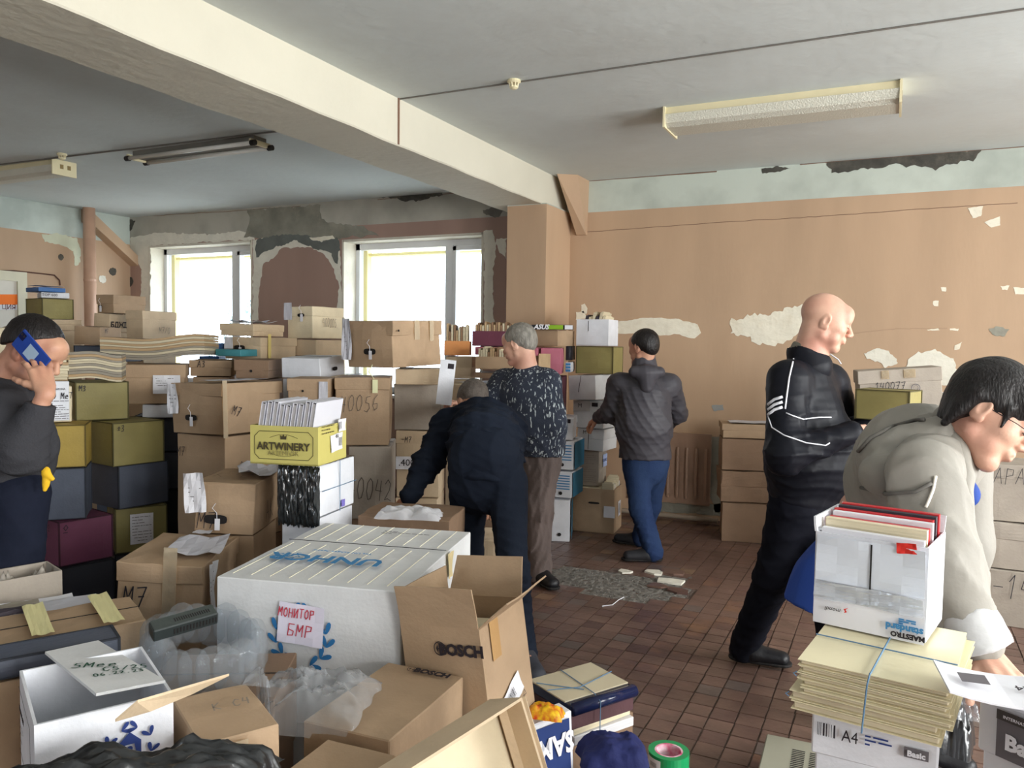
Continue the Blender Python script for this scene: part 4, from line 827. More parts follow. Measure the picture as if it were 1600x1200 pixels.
# ---- column of boxes before the far man
F0 = box('carton', 'open brown carton of folders on the floor before the far man', 'R', 960, 766, 6.2, .3, 891, 972, z0=0, kind='open', col='kraft', hole=[('F', .55, .68, .045, .008)])
decal(F0, 'F', .9, .5, .09, .09, PAPER, 'paper_scrap'); decal(F0, 'R', .6, .5, .08, .12, PAPER); bars(F0, 'R', .6, .5, .05, .08)
s = MB(); s.box((-F0.a/2+.012, -F0.b/2+.012, .008), (F0.a/2-.115, F0.b/2-.012, F0.h-.002)); s.go('packed_contents', FM['pale'], F0.o)
cards(F0, 9, F0.h+.02, F0.h+.1, 'white file folder leaning in the open brown carton on the floor', 'folders in the floor carton', ('white', 'cream', 'pale'), along='y', lean=0, seed=8, name='file_folder', cat='folder', fr=.9, wid=.09, offx=F0.a/2-.06)
F1 = box('carton', 'ribbed grey carton with fine print standing in the column before the far man', 'R', 936, 705, 6.3, .2, 905, 948, on=F0, kind='plain', col='grey')
lines(F1, 'F', .5, .5, F1.a*.8, F1.h*.8, 14, seed=5, th=.001); decal(F1, 'R', .6, .7, .1, .1, mat('pale_blue_label', srgb(180, 196, 236), var=.03)); text(F1, 'R', .6, .7, 'РОХИСТ', .03, PBD)
F2 = box('paper_box', 'white cut carton with a printed M, slumped above the ribbed carton', 'R', 944, 672, 6.2, .3, 902, 966, on=F1, kind='lid', lip=.08, col='offw', ty=1.5, tx=0)
text(F2, 'F', .3, .82, 'M', .04, PRN); decal(F2, 'F', .45, .4, .004, .12, DARK, 'slit', curl=0)
F3 = box('paper_box', 'whitish carton with a grey lid held by the far man', 'R', 944, 628, 6.15, .3, 895, 966, on=F2, kind='lid', lip=.09, col='offw')
text(F3, 'F', .25, .82, 'M', .045, PRN); decal(F3, 'F', .72, .88, .05, .03, PRN, 'black_label', curl=0); decal(F3, 'F', .3, .82, .14, .08, mat('grey_label', srgb(186, 182, 178), var=0), 'label_sheet', off=.003)
F4 = box('paper_box', 'tilted whitish carton with a slit on the column before the far man', 'R', 930, 586, 6.1, .3, 888, 956, on=F3, kind='plain', col='offw', ty=-2.5, amp=.005)
decal(F4, 'F', .45, .65, .004, .13, DARK, 'slit', rot=-12, curl=0)
F5 = box('archive_box', 'olive archive box on the column left of the far man', 'R', 958, 542, 6.15, .28, 901, 973, on=F4, kind='arch', col='olive')
F6 = box('paper_box', 'white box of files topmost on the column left of the far man', 'R', 951, 499, 6.15, .26, 901, 966, on=F5, kind='open', col='white')
decal(F6, 'F', .38, .75, .004, .08, DARK, 'slit', curl=0)
cards(F6, 6, F6.h+.0, F6.h+.06, 'file folder standing in the topmost white box', 'files in the topmost white box', ('cream', 'dark', 'pale'), seed=9, lean=14, name='file_folder', cat='folder', fr=.7)
mr = box('archive_box', 'maroon box low behind the brown trousers', 'R', 851, 765, 6.2, .3, 842, 860, z0=.0, kind='arch', col='maroon')

# ---- brown cartons against the wall, right
G0 = box('carton', 'brown carton on the floor at the foot of the wall stack', 'L', 1128, 785, 6.05, .3, 1126, 1212, z0=0, kind='plain', col='kraftd', amp=.006)
G1 = box('carton', 'flattened brown carton second in the wall stack', 'L', 1126, 735, 6.05, .3, 1120, 1210, on=G0, kind='lid', lip=.12, col='kraftd', amp=.009)
G2 = box('carton', 'brown carton third in the wall stack', 'L', 1128, 685, 6.05, .3, 1124, 1212, on=G1, kind='plain', col='kraftd', amp=.006)
G3 = box('carton', 'shallow brown carton topmost in the wall stack with a paper on it', 'L', 1129, 662, 6.05, .3, 1124, 1202, on=G2, kind='lid', lip=.05, col='kraft')
decal(G3, 'T', .6, .4, .3, .2, PAPERG, 'loose_sheet')
# ---- right edge, behind the woman
H0 = box('carton', 'grey carton on the floor at the right edge numbered 1406', 'L', 1518, 885, 4.35, .35, 1512, 1760, z0=0, kind='plain', col='grey', amp=.005)
hand(H0, 'F', .33, .72, 'N-1406', .13, INK, asp=.5, wd=.004)
H1 = box('carton', 'grey carton in the middle of the right edge stack', 'L', 1516, 812, 4.35, .35, 1508, 1760, on=H0, kind='lid', lip=.09, col='grey', amp=.007)
H2 = box('carton', 'grey carton lettered in thin ink, topmost of the right edge stack', 'L', 1516, 722, 4.35, .35, 1505, 1760, on=H1, kind='lid', lip=.08, col='grey', amp=.006)
hand(H2, 'F', .27, .8, '/ZAPAKA', .085, INK, asp=.6, wd=.003)
K0 = box('carton', 'grey white carton under the carton numbered 140077, hidden low', 'L', 1345, 660, 4.75, .3, 1335, 1470, 760, kind='plain', col='grey', sup=1)
K1 = box('carton', 'large grey lidded carton numbered 140077', 'L', 1340, 580, 4.7, .3, 1333, 1472, on=K0, kind='lid', lip=.08, col='offw' if False else 'grey', ty=-5, amp=.002)
hand(K1, 'F', .38, .68, '140077', .045, INK); s = MB(); s.lathe([(.02, 0), (.022, .0008), (.024, 0)], 20); s.lathe([(.012, 0), (.013, .0008), (.014, 0)], 16); s.go('round_stamp', GRP, K1.o, fmat(K1, 'F', .68, .62, 0, .006))
decal(K1, 'F', .33, .9, .04, .05, TAPE, 'packing_tape', curl=0); decal(K1, 'F', .62, .9, .06, .05, TAPE, 'packing_tape', curl=0)
K2 = box('carton', 'white carton with loose papers behind the 140077 carton', 'L', 1478, 640, 5.0, .3, 1470, 1506, 740, kind='plain', col='white', sup=1)
files('crumpled white packet behind the 140077 carton', 1490, 606, 5.0, .12, .2, 5, .02, 10, 'white', z0=K2.top+.002, group='paper packets behind the 140077 carton', jit=.012)
# ================================================================ foreground
# big white relief agency carton
UN = box('carton', 'large white aid carton with blue lettering and a red handwritten sheet', 'R', 628, 925, 2.36, .76, 338, 735, h=.44, kind='plain', col='offw', amp=.003, bulge=.004, sup=1)
UN.o.children[1].matrix_basis = Matrix.Translation((0, UN.b*.1, .004))
s = MB(); rr = random.Random(4)
for k in range(9):
    x = -UN.a/2+UN.a*(k+.6)/9.5; s.box((x-.0008, -UN.b*.46, UN.h+.0035), (x+.0008, UN.b*.06, UN.h+.005)); s.box((x-.0008+.01, UN.b*.14, UN.h+.0035), (x+.0008+.01, UN.b*.47, UN.h+.005))
s.go('cut_line', mat('pale_edge', srgb(240, 232, 206), var=0, bump=0), UN.o)
text(UN, 'T', .42, .3, 'UNHCR', .105, PBL, rot=180, sx=1.1, bold=.003); text(UN, 'T', .45, .42, 'The UN Refugee Agency', .022, PBL, rot=180)
def wreath(B, face, u, v, R, m, leaf=.03, n=6, rot=0, a0=-70, a1=70, off=.0065):
    s = MB()
    for side in (-1, 1):
        for k in range(n):
            an = math.radians(a0+(a1-a0)*k/(n-1)); cx, cy = side*R*math.cos(an), R*math.sin(an)
            for q in (-1, 1):
                d = an+math.pi/2+q*.55; d = d if side > 0 else math.pi-d
                V = []
                for i in range(10):
                    t_ = i/10*2*math.pi; x = leaf*.5+leaf*.5*math.cos(t_); y = leaf*.17*math.sin(t_)*(1.1+.4*math.cos(t_))
                    V.append((cx+x*math.cos(d)-y*math.sin(d), cy+x*math.sin(d)+y*math.cos(d), 0))
                s.add(V, [tuple(range(10)) if side > 0 else tuple(range(10))])
    return s.go('wreath_emblem', m, B.o, fmat(B, face, u, v, rot, off))
def figure(B, face, u, v, R, m, rot=0):
    s = MB(); s.add([(-.5*R, -.5*R, 0), (-.3*R, -.5*R, 0), (-.2*R, .1*R, 0), (.2*R, .1*R, 0), (.3*R, -.5*R, 0), (.5*R, -.5*R, 0), (.5*R, .2*R, 0), (0, .7*R, 0), (-.5*R, .2*R, 0)], [tuple(range(9))])
    s.add([(.13*R*math.cos(q*.63), -.1*R+.13*R*math.sin(q*.63), 0) for q in range(10)], [tuple(range(10))]); return s.go('shelter_mark', m, B.o, fmat(B, face, u, v, rot, .0065))
wreath(UN, 'T', .2, .31, .035, PBL, leaf=.016, n=5, rot=180); figure(UN, 'T', .2, .31, .03, PBL, 180)
lines(UN, 'T', .66, .82, .2, .05, 3, PRN, seed=3, th=.003)
wreath(UN, 'F', .48, .62, .085, mat('aid_blue_print', srgb(44, 112, 168), var=0, bump=0), leaf=.04, n=6)
decal(UN, 'F', .48, .72, .15, .125, mat('lilac_white_sheet', srgb(226, 222, 238), var=.02, bump=0), 'taped_sheet', rot=-4, off=.008)
hand(UN, 'F', .46, .8, 'MOHITOP', .028, INKR, off=.0125, asp=.62, rot=-3, wd=.003); hand(UN, 'F', .48, .68, 'BMP', .036, INKR, off=.0125, asp=.8, rot=-3, wd=.003)
hand(UN, 'R', .28, .7, 'BMP', .07, INKRL, wd=.004); wreath(UN, 'R', .45, .5, .08, mat('aid_blue_print', srgb(44, 112, 168)), leaf=.04)
decal(UN, 'R', .6, .9, .05, .09, mat('yellowed_tape', srgb(214, 196, 150), var=.1), 'packing_tape', curl=.003)
hand(UN, 'F', .93, .68, 'X', .05, GRP) if 0 else None
# lidded M7 carton on its left
ML = box('carton', 'lidded carton marked M7 standing left of the large white aid carton', 'R', 320, 884, 2.98, .44, 182, 374, h=.42, kind='lid', lip=.075, amp=.008, bulge=.008, ty=3, tx=1, sup=1)
hand(ML, 'F', .24, .7, 'M7', .075, INK, wd=.005); decal(ML, 'T', .72, .45, .2, .26, PAPERG, 'loose_sheet', rot=8, curl=.01); decal(ML, 'T', .55, .93, .07, .05, PAPER, 'label_sheet')
decal(ML, 'R', .1, .78, .06, .19, PAPER, 'label_strip', curl=.008, rot=3); lines(ML, 'R', .1, .78, .045, .16, 9); decal(ML, 'F', .62, .8, .05, .3, TAPE, 'packing_tape', curl=0)
# tray at the left edge
TR = box('carton', 'open shallow carton tray with wrapped things, far left foreground', 'R', 97, 891, 2.75, .3, 0, 0, h=.13, phi=72, dims=(.5, .16), kind='open', col='grey', walls=.006, flaps=[('L', 25, .04)], ty=0, sup=2)
crm = mat('grey_wrap_paper', srgb(176, 168, 158), var=.15, bump=.4)
def top_under(x, y, mg=.03):
    z = 0
    for B_ in BOXES:
        r_ = math.radians(B_.phi); dx, dy = x-B_.c[0], y-B_.c[1]; u = dx*math.cos(r_)+dy*math.sin(r_); v = -dx*math.sin(r_)+dy*math.cos(r_)
        if abs(u) < B_.a/2+mg and abs(v) < B_.b/2+mg: z = max(z, B_.top)
    return z
def crumple(name, label, cat, c, sz, seed, m, n=22, amp=.35, fr=3.0, parent=None, flat=.0, group=None, rot=0, drape=False, most=.2):
    V = []; F = []; rr_ = seed; cr_, sr_ = math.cos(math.radians(rot)), math.sin(math.radians(rot))
    for j in range(n+1):
        for i in range(n+1):
            u, v = i/n*2-1, j/n*2-1; e = max(0, 1-abs(u)**3)*max(0, 1-abs(v)**3)
            p = Vector((u*fr, v*fr, seed)); z = (e**.5)*(1-flat)+amp*(mnoise.noise(p)+.6*abs(mnoise.noise(p*2.3))+.35*abs(mnoise.noise(p*5)))*e**.3
            V.append((u*sz[0]*(1+.12*mnoise.noise(p*1.3)), v*sz[1]*(1+.12*mnoise.noise(p*1.1+Vector((5, 0, 0)))), max(0, z)*sz[2]))
    if drape:                                            # cloth and film lie over whatever stands below them
        V = [(x, y, max(z, min(most, top_under(c[0]+x*cr_-y*sr_, c[1]+x*sr_+y*cr_)-c[2]+.018)+z*.6)) for x, y, z in V]
    for j in range(n):
        for i in range(n): k = j*(n+1)+i; F.append((k, k+1, k+n+2, k+n+1))
    o = me(name, V, F, m, parent, Mt(c, rot), True)
    if label: tag(o, label, cat, group)
    return o
for k in range(5):
    p = TR.M @ Vector((-.2+.1*k, .0, .012)); crumple('wrapped_item', 'small grey wrapped bundle in the open tray, '+nth(k, 5, 'left'), 'bundle', tuple(p), (.03, .045, .1), k, crm, 10, .5, group='bundles in the open tray', rot=6*k)
decal(TR, 'F', .5, .6, .01, .01, PAPER, 'paper_scrap')
PM = box('carton', 'low carton under loose papers at the left edge', 'R', 120, 968, 2.5, .3, 0, 0, h=.2, phi=60, dims=(.6, .2), kind='plain', col='kraftd', sup=1)
for k, (px, py, z_, r_, w_, h_, m_) in enumerate(((45, 948, .014, 60, .26, .15, PAPER), (100, 944, .028, 60, .2, .13, PAPERG), (4, 952, .042, 62, .2, .1, FM['grey']), (6, 954, .064, 62, .16, .035, FM['dark']))):
    zz_ = PM.top+z_; p = onz(px, py, zz_)
    s = MB(); V = []; F = []; n = 6
    for j in range(n+1):
        for i in range(n+1): V.append(((i/n-.5)*w_, (j/n-.5)*h_, .004*max(0, wob([[i*.2, j*.2, k]], 9, k)[0])))
    for j in range(n):
        for i in range(n): q = j*(n+1)+i; F.append((q, q+1, q+n+2, q+n+1))
    o = me('paper_sheet', V, F, m_, None, Mt(p, r_)); o.modifiers.new('s', 'SOLIDIFY').thickness = .004 if k < 3 else .014
    tag(o, ('rumpled white sheet on the low carton at the left edge', 'grey shaded sheet beside the yellow taped carton', 'speckled grey folder at the left edge below the white sheet', 'narrow dark notebook at the left edge')[k], 'paper')
FT = box('carton', 'flattened brown carton closed with two yellow tape strips', 'R', 232, 968, 2.35, .3, 0, 0, h=.16, phi=62, dims=(.52, .27), kind='plain', col='kraft', amp=.008, bulge=.004, sup=1, ty=0)
for u in (.48, .82): decal(FT, 'T', u, .5, .055, .3, mat('yellow_paper_tape', srgb(222, 214, 160), var=.06, bump=.05), 'yellow_tape', curl=.003)
SB = box('document_box', 'dark slate box edge behind the white flapped carton', 'R', 186, 996, 2.12, .3, 0, 0, h=.05, phi=62, dims=(.42, .11), kind='arch', col='slate')
BRN = box('carton', 'brown carton under the thin slate box in the left foreground', 'R', 0, 0, 2.0, .3, 0, 0, h=.25, phi=62, dims=(.44, .11), A0=SB.A-np.array([0, 0, .058]), kind='plain', col='kraft', sup=1)
# white flapped carton, lower left
WK = box('carton', 'white carton with raised flap handwritten in green, lower left', 'L', 53, 1134, 1.58, .3, 0, 0, h=.24, phi=62, dims=(.262, .32), kind='open', col='white', flaps='', walls=.006, sup=1)
fl_ = MB(); fl_.box((0, 0, 0), (.3, .19, .006)); P0 = onz(258, 1067, WK.top+.01); P1 = onz(153, 1088, WK.top+.015)
pts = [at(258, 1067, 1.78), at(150, 1088, 1.66), at(70, 1022, 1.95), at(153, 1004, 2.08)]
iM = WK.M.inverted(); lp = [np.array(iM @ Vector(p.tolist())) for p in pts]
nn = np.cross(lp[1]-lp[0], lp[3]-lp[0]); nn /= np.linalg.norm(nn); nn = nn*np.sign(nn[2])
poly_slab('raised_flap', lp, nn, .006, cmat('offw'), WK.o)
ux = lp[0]-lp[1]; ux = ux/np.linalg.norm(ux); uy = np.cross(nn, ux); cc = sum(lp)/4+nn*.0075
def MM(o_, ux, uy, nn):
    m4 = np.eye(4); m4[:3, 0] = ux; m4[:3, 1] = uy; m4[:3, 2] = nn; m4[:3, 3] = o_; return Matrix(m4.tolist())
hand(WK, 'T', 0, 0, '5Mee', .04, INKG, Mx=MM(cc-ux*.01, ux, uy, nn) @ Matrix.Rotation(-.5, 4, 'Z'), wd=.004); hand(WK, 'T', 0, 0, 'C5/25', .032, INKG, Mx=MM(cc+ux*.03-uy*.06, ux, uy, nn) @ Matrix.Rotation(-.3, 4, 'Z'), wd=.0035)
hand(WK, 'T', 0, 0, '06.22.23', .022, INKG, Mx=MM(cc+ux*.0-uy*.09, ux, uy, nn) @ Matrix.Rotation(-.2, 4, 'Z'), wd=.003)
wreath(WK, 'F', .66, .6, .045, PBD, leaf=.022, n=4); figure(WK, 'F', .66, .62, .045, PBD)
text(WK, 'L', .35, .75, 'HYGIENE KIT', .018, PRN); lines(WK, 'L', .35, .55, .12, .05, 3, PRN)
s = MB()
for a0, a1, b0, b1 in ((.08, .9, .3, .305), (.08, .9, .9, .905), (.895, .9, .3, .9)): s.box((a0*.3-.15, b0*.24-.12, 0), (a1*.3-.15, b1*.24-.12, .0005))
s.go('printed_frame', PRN, WK.o, fmat(WK, 'L', .5, .5, 0, .004))
# small brown carton with a long raised flap
SC_ = box('carton', 'brown taped carton with one long raised flap, lower left centre', 'L', 308, 1164, 1.66, .3, 0, 0, h=.3, phi=60, dims=(.172, .25), kind='plain', col='kraft', flaps='x', sup=1)
decal(SC_, 'F', .45, .82, .05, .09, TAPE, 'packing_tape', curl=0); hand(SC_, 'T', .6, .5, 'KSC4', .035, INKP)
lp = [at(180, 1128, 1.53), at(215, 1098, 1.53), at(358, 1056, 1.80), at(300, 1085, 1.70), at(235, 1112, 1.58)]
iM = SC_.M.inverted(); lp = [np.array(iM @ Vector(p.tolist())) for p in lp]; poly_slab('raised_flap', lp, (0, .3, .95), .005, cmat('kraftl'), SC_.o)
# cartons with black lettering
def ring_logo(B, face, u, v, R, m, rot=0):
    s = MB(); n = 28
    for r0, r1 in ((R*.86, R),):
        V = [(r*math.cos(k/n*6.2832), r*math.sin(k/n*6.2832), 0) for r in (r0, r1) for k in range(n)]; s.add(V, [(k, (k+1) % n, n+(k+1) % n, n+k) for k in range(n)])
    for sx in (-1, 1):
        s.add([(sx*R*.28, -R*.42, 0), (sx*R*.42, -R*.42, 0), (sx*R*.42, R*.42, 0), (sx*R*.28, R*.42, 0)], [(0, 1, 2, 3)])
        s.add([(sx*R*.42, -R*.36, 0), (sx*R*.62, -R*.0, 0), (sx*R*.42, R*.36, 0)], [(0, 1, 2)])
    s.add([(-R*.35, -R*.08, 0), (R*.35, -R*.08, 0), (R*.35, R*.08, 0), (-R*.35, R*.08, 0)], [(0, 1, 2, 3)])
    return s.go('round_logo', m, B.o, fmat(B, face, u, v, rot, .0065))
B1 = box('carton', 'upright open brown carton with flaps up and black lettering', 'R', 748, 983, 2.2, .27, 624, 816, h=.36, kind='open', col='kraft', ty=-7, tx=3, walls=.005, flaps=[('F', 86, .115), ('B', 62, .125, .1), ('R', 38, .12, .05), ('L', 96, .1, .2)], sup=1)
text(B1, 'F', .76, .8, 'BOSCH', .045, PRN, bold=.0022); ring_logo(B1, 'F', .5, .81, .021, PRN)
decal(B1, 'R', .28, .84, .05, .12, mat('brown_paper_tape', srgb(178, 140, 92), var=.1), 'packing_tape', curl=0); decal(B1, 'R', .5, .25, .12, .07, PAPER, 'label_sheet', rot=25); bars(B1, 'R', .45, .26, .04, .03, rot=25, off=.011)
s = MB(); s.add([(0, .012, 0), (-.011, -.008, 0), (.011, -.008, 0), (0, .008, 0), (-.008, -.006, 0), (.008, -.006, 0)], [(0, 1, 4, 3), (1, 2, 5, 4), (2, 0, 3, 5)]); s.go('recycling_mark', PRN, B1.o, fmat(B1, 'R', .75, .18, 0, .0065)); text(B1, 'R', .7, .08, 'MADE IN', .012, PRN)
s = MB(); s.box((-.09, -.1, 0), (.09, .1, .03)); o = s.go('paper_pack', FM['pale'], None, B1.M @ Matrix.Translation((.02, .0, B1.h-.09))); tag(o, 'pale paper pack inside the upright open brown carton', 'paper')
B2 = box('carton', 'closed brown carton with black lettering along its back top edge', 'R', 608, 1158, 1.86, .39, 474, 724, h=.3, kind='plain', col='kraft', amp=.0015, bulge=.001, flaps='x', sup=1)
text(B2, 'T', .66, .92, 'BOSCH', .034, PRN, bold=.0018); ring_logo(B2, 'T', .4, .92, .014, PRN)
B3 = box('carton', 'brown carton cut by the bottom edge, centre foreground', 'R', 0, 0, 1.6, .3, 0, 0, h=.2, phi=B2.phi, dims=(.19, .2), A0=(-.99, 1.29, .545), kind='plain', col='kraft', amp=.0015, bulge=.001, flaps='x', sup=1)
lines(B3, 'R', .6, .8, .1, .02, 2, PRN)
Cq = at(814, 1095, 1.80); Lq = at(651, 1200, 1.56); e1 = Lq-Cq; tb = 1.4
for q in range(60):                                      # second rim edge square to the first
    tq = 1.3+.01*q; v = at(844, 1200, tq)-Cq
    if q == 0 or abs(v @ e1)/np.linalg.norm(v) < bestq: bestq = abs(v @ e1)/np.linalg.norm(v); tb = tq
e2 = at(844, 1200, tb)-Cq; e1 /= np.linalg.norm(e1); e2 = e2-e1*(e2 @ e1); e2 /= np.linalg.norm(e2); nq = np.cross(e1, e2)
if nq @ (CO-Cq) < 0: nq = -nq
eo = empty('carton', MM(Cq, e1, e2, nq), 'open carton tipped towards the camera showing its cream inside, bottom centre', 'box')
s = MB(); la, lb, ld, w = .36, .3, .1, .006
s.box((-w, -w, -ld), (la, 0, 0)); s.box((-w, 0, -ld), (0, lb, 0)); s.box((la, -w, -ld), (la+w, lb, 0)); s.box((-w, lb, -ld), (la, lb+w, 0)); s.box((-w, -w, -ld-w), (la+w, lb+w, -ld)); s.go('body', cmat('kraftl'), eo)
s = MB(); s.box((.003, .003, -ld), (la-.003, lb-.003, -ld+.012)); s.go('inner_panel', cmat('cream'), eo)
s = MB(); s.box((-.004, .0, -.03), (.07, .3, -.026), None); s.go('folded_flap', cmat('kraftl'), eo, Matrix.Rotation(math.radians(62), 4, 'Y'))

# inflated cushion ring with a dark device in it
AIR = film('air_cushion_film', (.93, .95, .97), .1, .07, .55)
ac = onz(318, 1010, .635); er = empty('air_cushion_ring', Mt(ac, -25), 'ring of clear inflated packing cushions left of the aid carton', 'packaging')
for k in range(20):
    an = 2*math.pi*k/20; x, y = .2*math.cos(an), .13*math.sin(an); s = MB(); hgt = .12; R_ = .034
    s.lathe([(R_*f, z) for f, z in ((.15, 0), (.7, .012), (1, .03), (1.02, .06), (1, .09), (.7, .112), (.15, .123))], 14); V_ = [(v[0]*1.15, v[1]*.9, v[2]+.01*math.sin(k*2.1)) for v in s.V]; s.V = V_
    s.go('air_chamber', AIR, er, Matrix.Translation((x, y, -.06)) @ Matrix.Rotation(an+math.pi/2, 4, 'Z'), True)
s = MB(); n = 40
for z0_ in (.0, .05):
    s.add([((.2)*math.cos(6.2832*k/n), .13*math.sin(6.2832*k/n), z) for z in (-.055, .05) for k in range(n)], [(k, (k+1) % n, n+(k+1) % n, n+k) for k in range(n)]) if z0_ == 0 else None
s.go('film_band', AIR, er, None, True)
DV = mat('dark_green_black_plastic', srgb(48, 54, 54), var=.1, bump=.02, rough=.4)
dA = at(240, 1008, 2.09); dB = at(340, 977, 2.2); dv = dB-dA; ang = math.degrees(math.atan2(dv[1], dv[0])); Ld = float(np.linalg.norm(dv))
ed = empty('network_device', Mt(dA+np.array([0, 0, .006]), ang, 18, -math.degrees(math.atan2(dv[2], Ld))), 'dark flat device with rows of vent slots inside the cushion ring', 'device')
s = MB(); s.box((0, 0, 0), (Ld, .045, .036)); bev(s.go('casing', DV, ed), .003)
for k in range(14): s = MB(); s.box((Ld*.3+k*.0085, -.0015, .01), (Ld*.3+k*.0085+.004, .002, .026)); s.go('vent_slot', DARK, ed)
s = MB(); s.box((.004, .004, .036), (Ld-.004, .046, .0365)); s.go('top_panel', mat('dark_top', srgb(62, 68, 66), var=.05, rough=.35), ed)
for k in range(16): s = MB(); s.box((Ld*.35+k*.006, .015, .0365), (Ld*.35+k*.006+.003, .03, .037)); s.go('vent_slot', DARK, ed)
ps_ = box('carton', 'dark carton supporting the cushion ring', 'R', 0, 0, 2.0, .3, 0, 0, h=.25, phi=30, dims=(.36, .30), A0=(-1.43, 1.56, .562), kind='plain', col='kraftd', sup=1)
# clear bag
BAG = film('clear_bag_film', (.9, .92, .95), .2, .12, .6)
p = onz(492, 1112, .55); crumple('plastic_bag', 'crumpled clear plastic bag in front of the aid carton', 'plastic bag', p, (.145, .13, .075), 12, BAG, 40, .6, 2.4, rot=20, drape=True)
db = box('carton', 'dark low carton beneath the crumpled clear bag', 'R', 560, 1115, 1.95, .3, 0, 0, h=.3, phi=20, dims=(.42, .4), kind='plain', col='slate', z0=None, sup=1) if 0 else None
BLKP = mat('black_bin_liner', srgb(30, 32, 34), rough=.28, var=.2, bump=.5, bscale=18, spec=.8)
p = onz(190, 1246, .625); crumple('bin_liner', 'black plastic sack bulging along the lower left edge', 'plastic bag', p, (.27, .085, .07), 21, BLKP, 40, .55, 2.6, rot=38)
# things at the bottom, centre right
NB = box('carton', 'low brown carton under the tied binder pile', 'L', 893, 1145, 2.55, .3, 0, 0, h=.2, phi=60, dims=(.27, .22), z0=0, kind='plain', col='kraftd')
st0 = onz(905, 1150, .27)
def slab_item(name, label, cat, px, py, z, phi, a, b, th, m, parts=(), sup=None):
    P = onz(px, py, z+th); c, s_ = math.cos(math.radians(phi)), math.sin(math.radians(phi))
    M = Matrix.Translation(Vector(P.tolist())-Vector((0, 0, th))) @ Matrix.Rotation(math.radians(phi), 4, 'Z')
    e = empty(name, M, label, cat); mb = MB(); mb.box((0, 0, 0), (a, b, th)); bev(mb.go('pages' if cat in ('folder', 'binder') else 'body', m, e), .002); return e, M
zb_ = NB.top+.003
NB.o['label'] = 'low brown carton under the tied binder pile'
phi_ = 60; 
e1, M1_ = slab_item('folder', 'white file folder lowest in the tied pile with the navy binder', 'folder', 897, 1152, zb_, phi_, .25, .22, .03, FM['white'])
e2, M2_ = slab_item('folder', 'cream file folder second from below in the tied pile', 'folder', 896, 1138, zb_+.032, phi_+3, .25, .21, .026, FM['pale'])
e3, M3_ = slab_item('binder', 'maroon box file under the navy binder', 'binder', 892, 1120, zb_+.06, phi_, .26, .22, .045, mat('maroon_cloth', srgb(84, 56, 60), var=.1))
e4, M4_ = slab_item('binder', 'navy edged binder with beige boards, tied with string, topmost of the pile', 'binder', 892, 1104, zb_+.107, phi_, .265, .22, .03, mat('navy_gloss', srgb(24, 32, 66), rough=.18, var=.05, bump=.03))
s = MB(); s.box((.0, .03, .03), (.262, .22, .034)); s.go('cover_board', FM['cream'], e4)
s = MB(); s.tube([(.004, .0, .018), (.262, .0, .018)], .02, 12); s.go('spine', mat('navy_gloss', srgb(24, 32, 66)), e4, None, True)
s = MB(); s.tube([(.1, -.022, -.13), (.1, -.022, .03), (.11, .02, .037), (.12, .1, .036), (.13, .22, .037)], .0016, 5); s.tube([(.0, .12, .036), (.1, .08, .037), (.27, .12, .036)], .0016, 5); s.tube([(.1, .06, .037), (.05, .12, .037), (.0, .18, .037)], .0016, 5); s.go('binding_cord', mat('blue_twine', srgb(96, 130, 160)), e4)
SMS = box('electronics_box', 'navy and white electronics box with upside-down white letters', 'R', 893, 1110, 2.25, .3, 0, 0, z0=.002, phi=58, dims=(.31, .06), kind='plain', col='white', amp=.001, bulge=.0, ty=-4, flaps='x')
decal(SMS, 'F', .49, .64, .29, .28, mat('navy_panel', srgb(34, 56, 112), var=.02, bump=0), 'navy_panel', curl=0); text(SMS, 'F', .52, .82, 'SAMSUNG', .085, PAPER, rot=180, off=.008, bold=.003, sx=.75)
p = onz(852, 1118, SMS.top+.01); crumple('wrapper', 'crumpled yellow and red snack wrapper on the navy and white box', 'wrapper', p, (.05, .03, .025), 5, mat('yellow_wrapper', srgb(238, 196, 30), rough=.3, var=0, col2=srgb(200, 60, 30), scale=60), 14, .6, rot=10)
DN = mat('navy_cloth', srgb(30, 38, 92), rough=.8, var=.15, bump=.3)
p = onz(958, 1186, .287); crumple('cloth_bag', 'navy blue cloth bag lying by the tied binder pile', 'bag', p, (.10, .085, .06), 8, DN, 26, .3, 2, rot=30)
nb2 = box('carton', 'low dark carton beneath the navy cloth bag', 'R', 1000, 1210, 2.25, .3, 0, 0, z0=0, phi=20, dims=(.15, .15), kind='plain', col='kraftd')
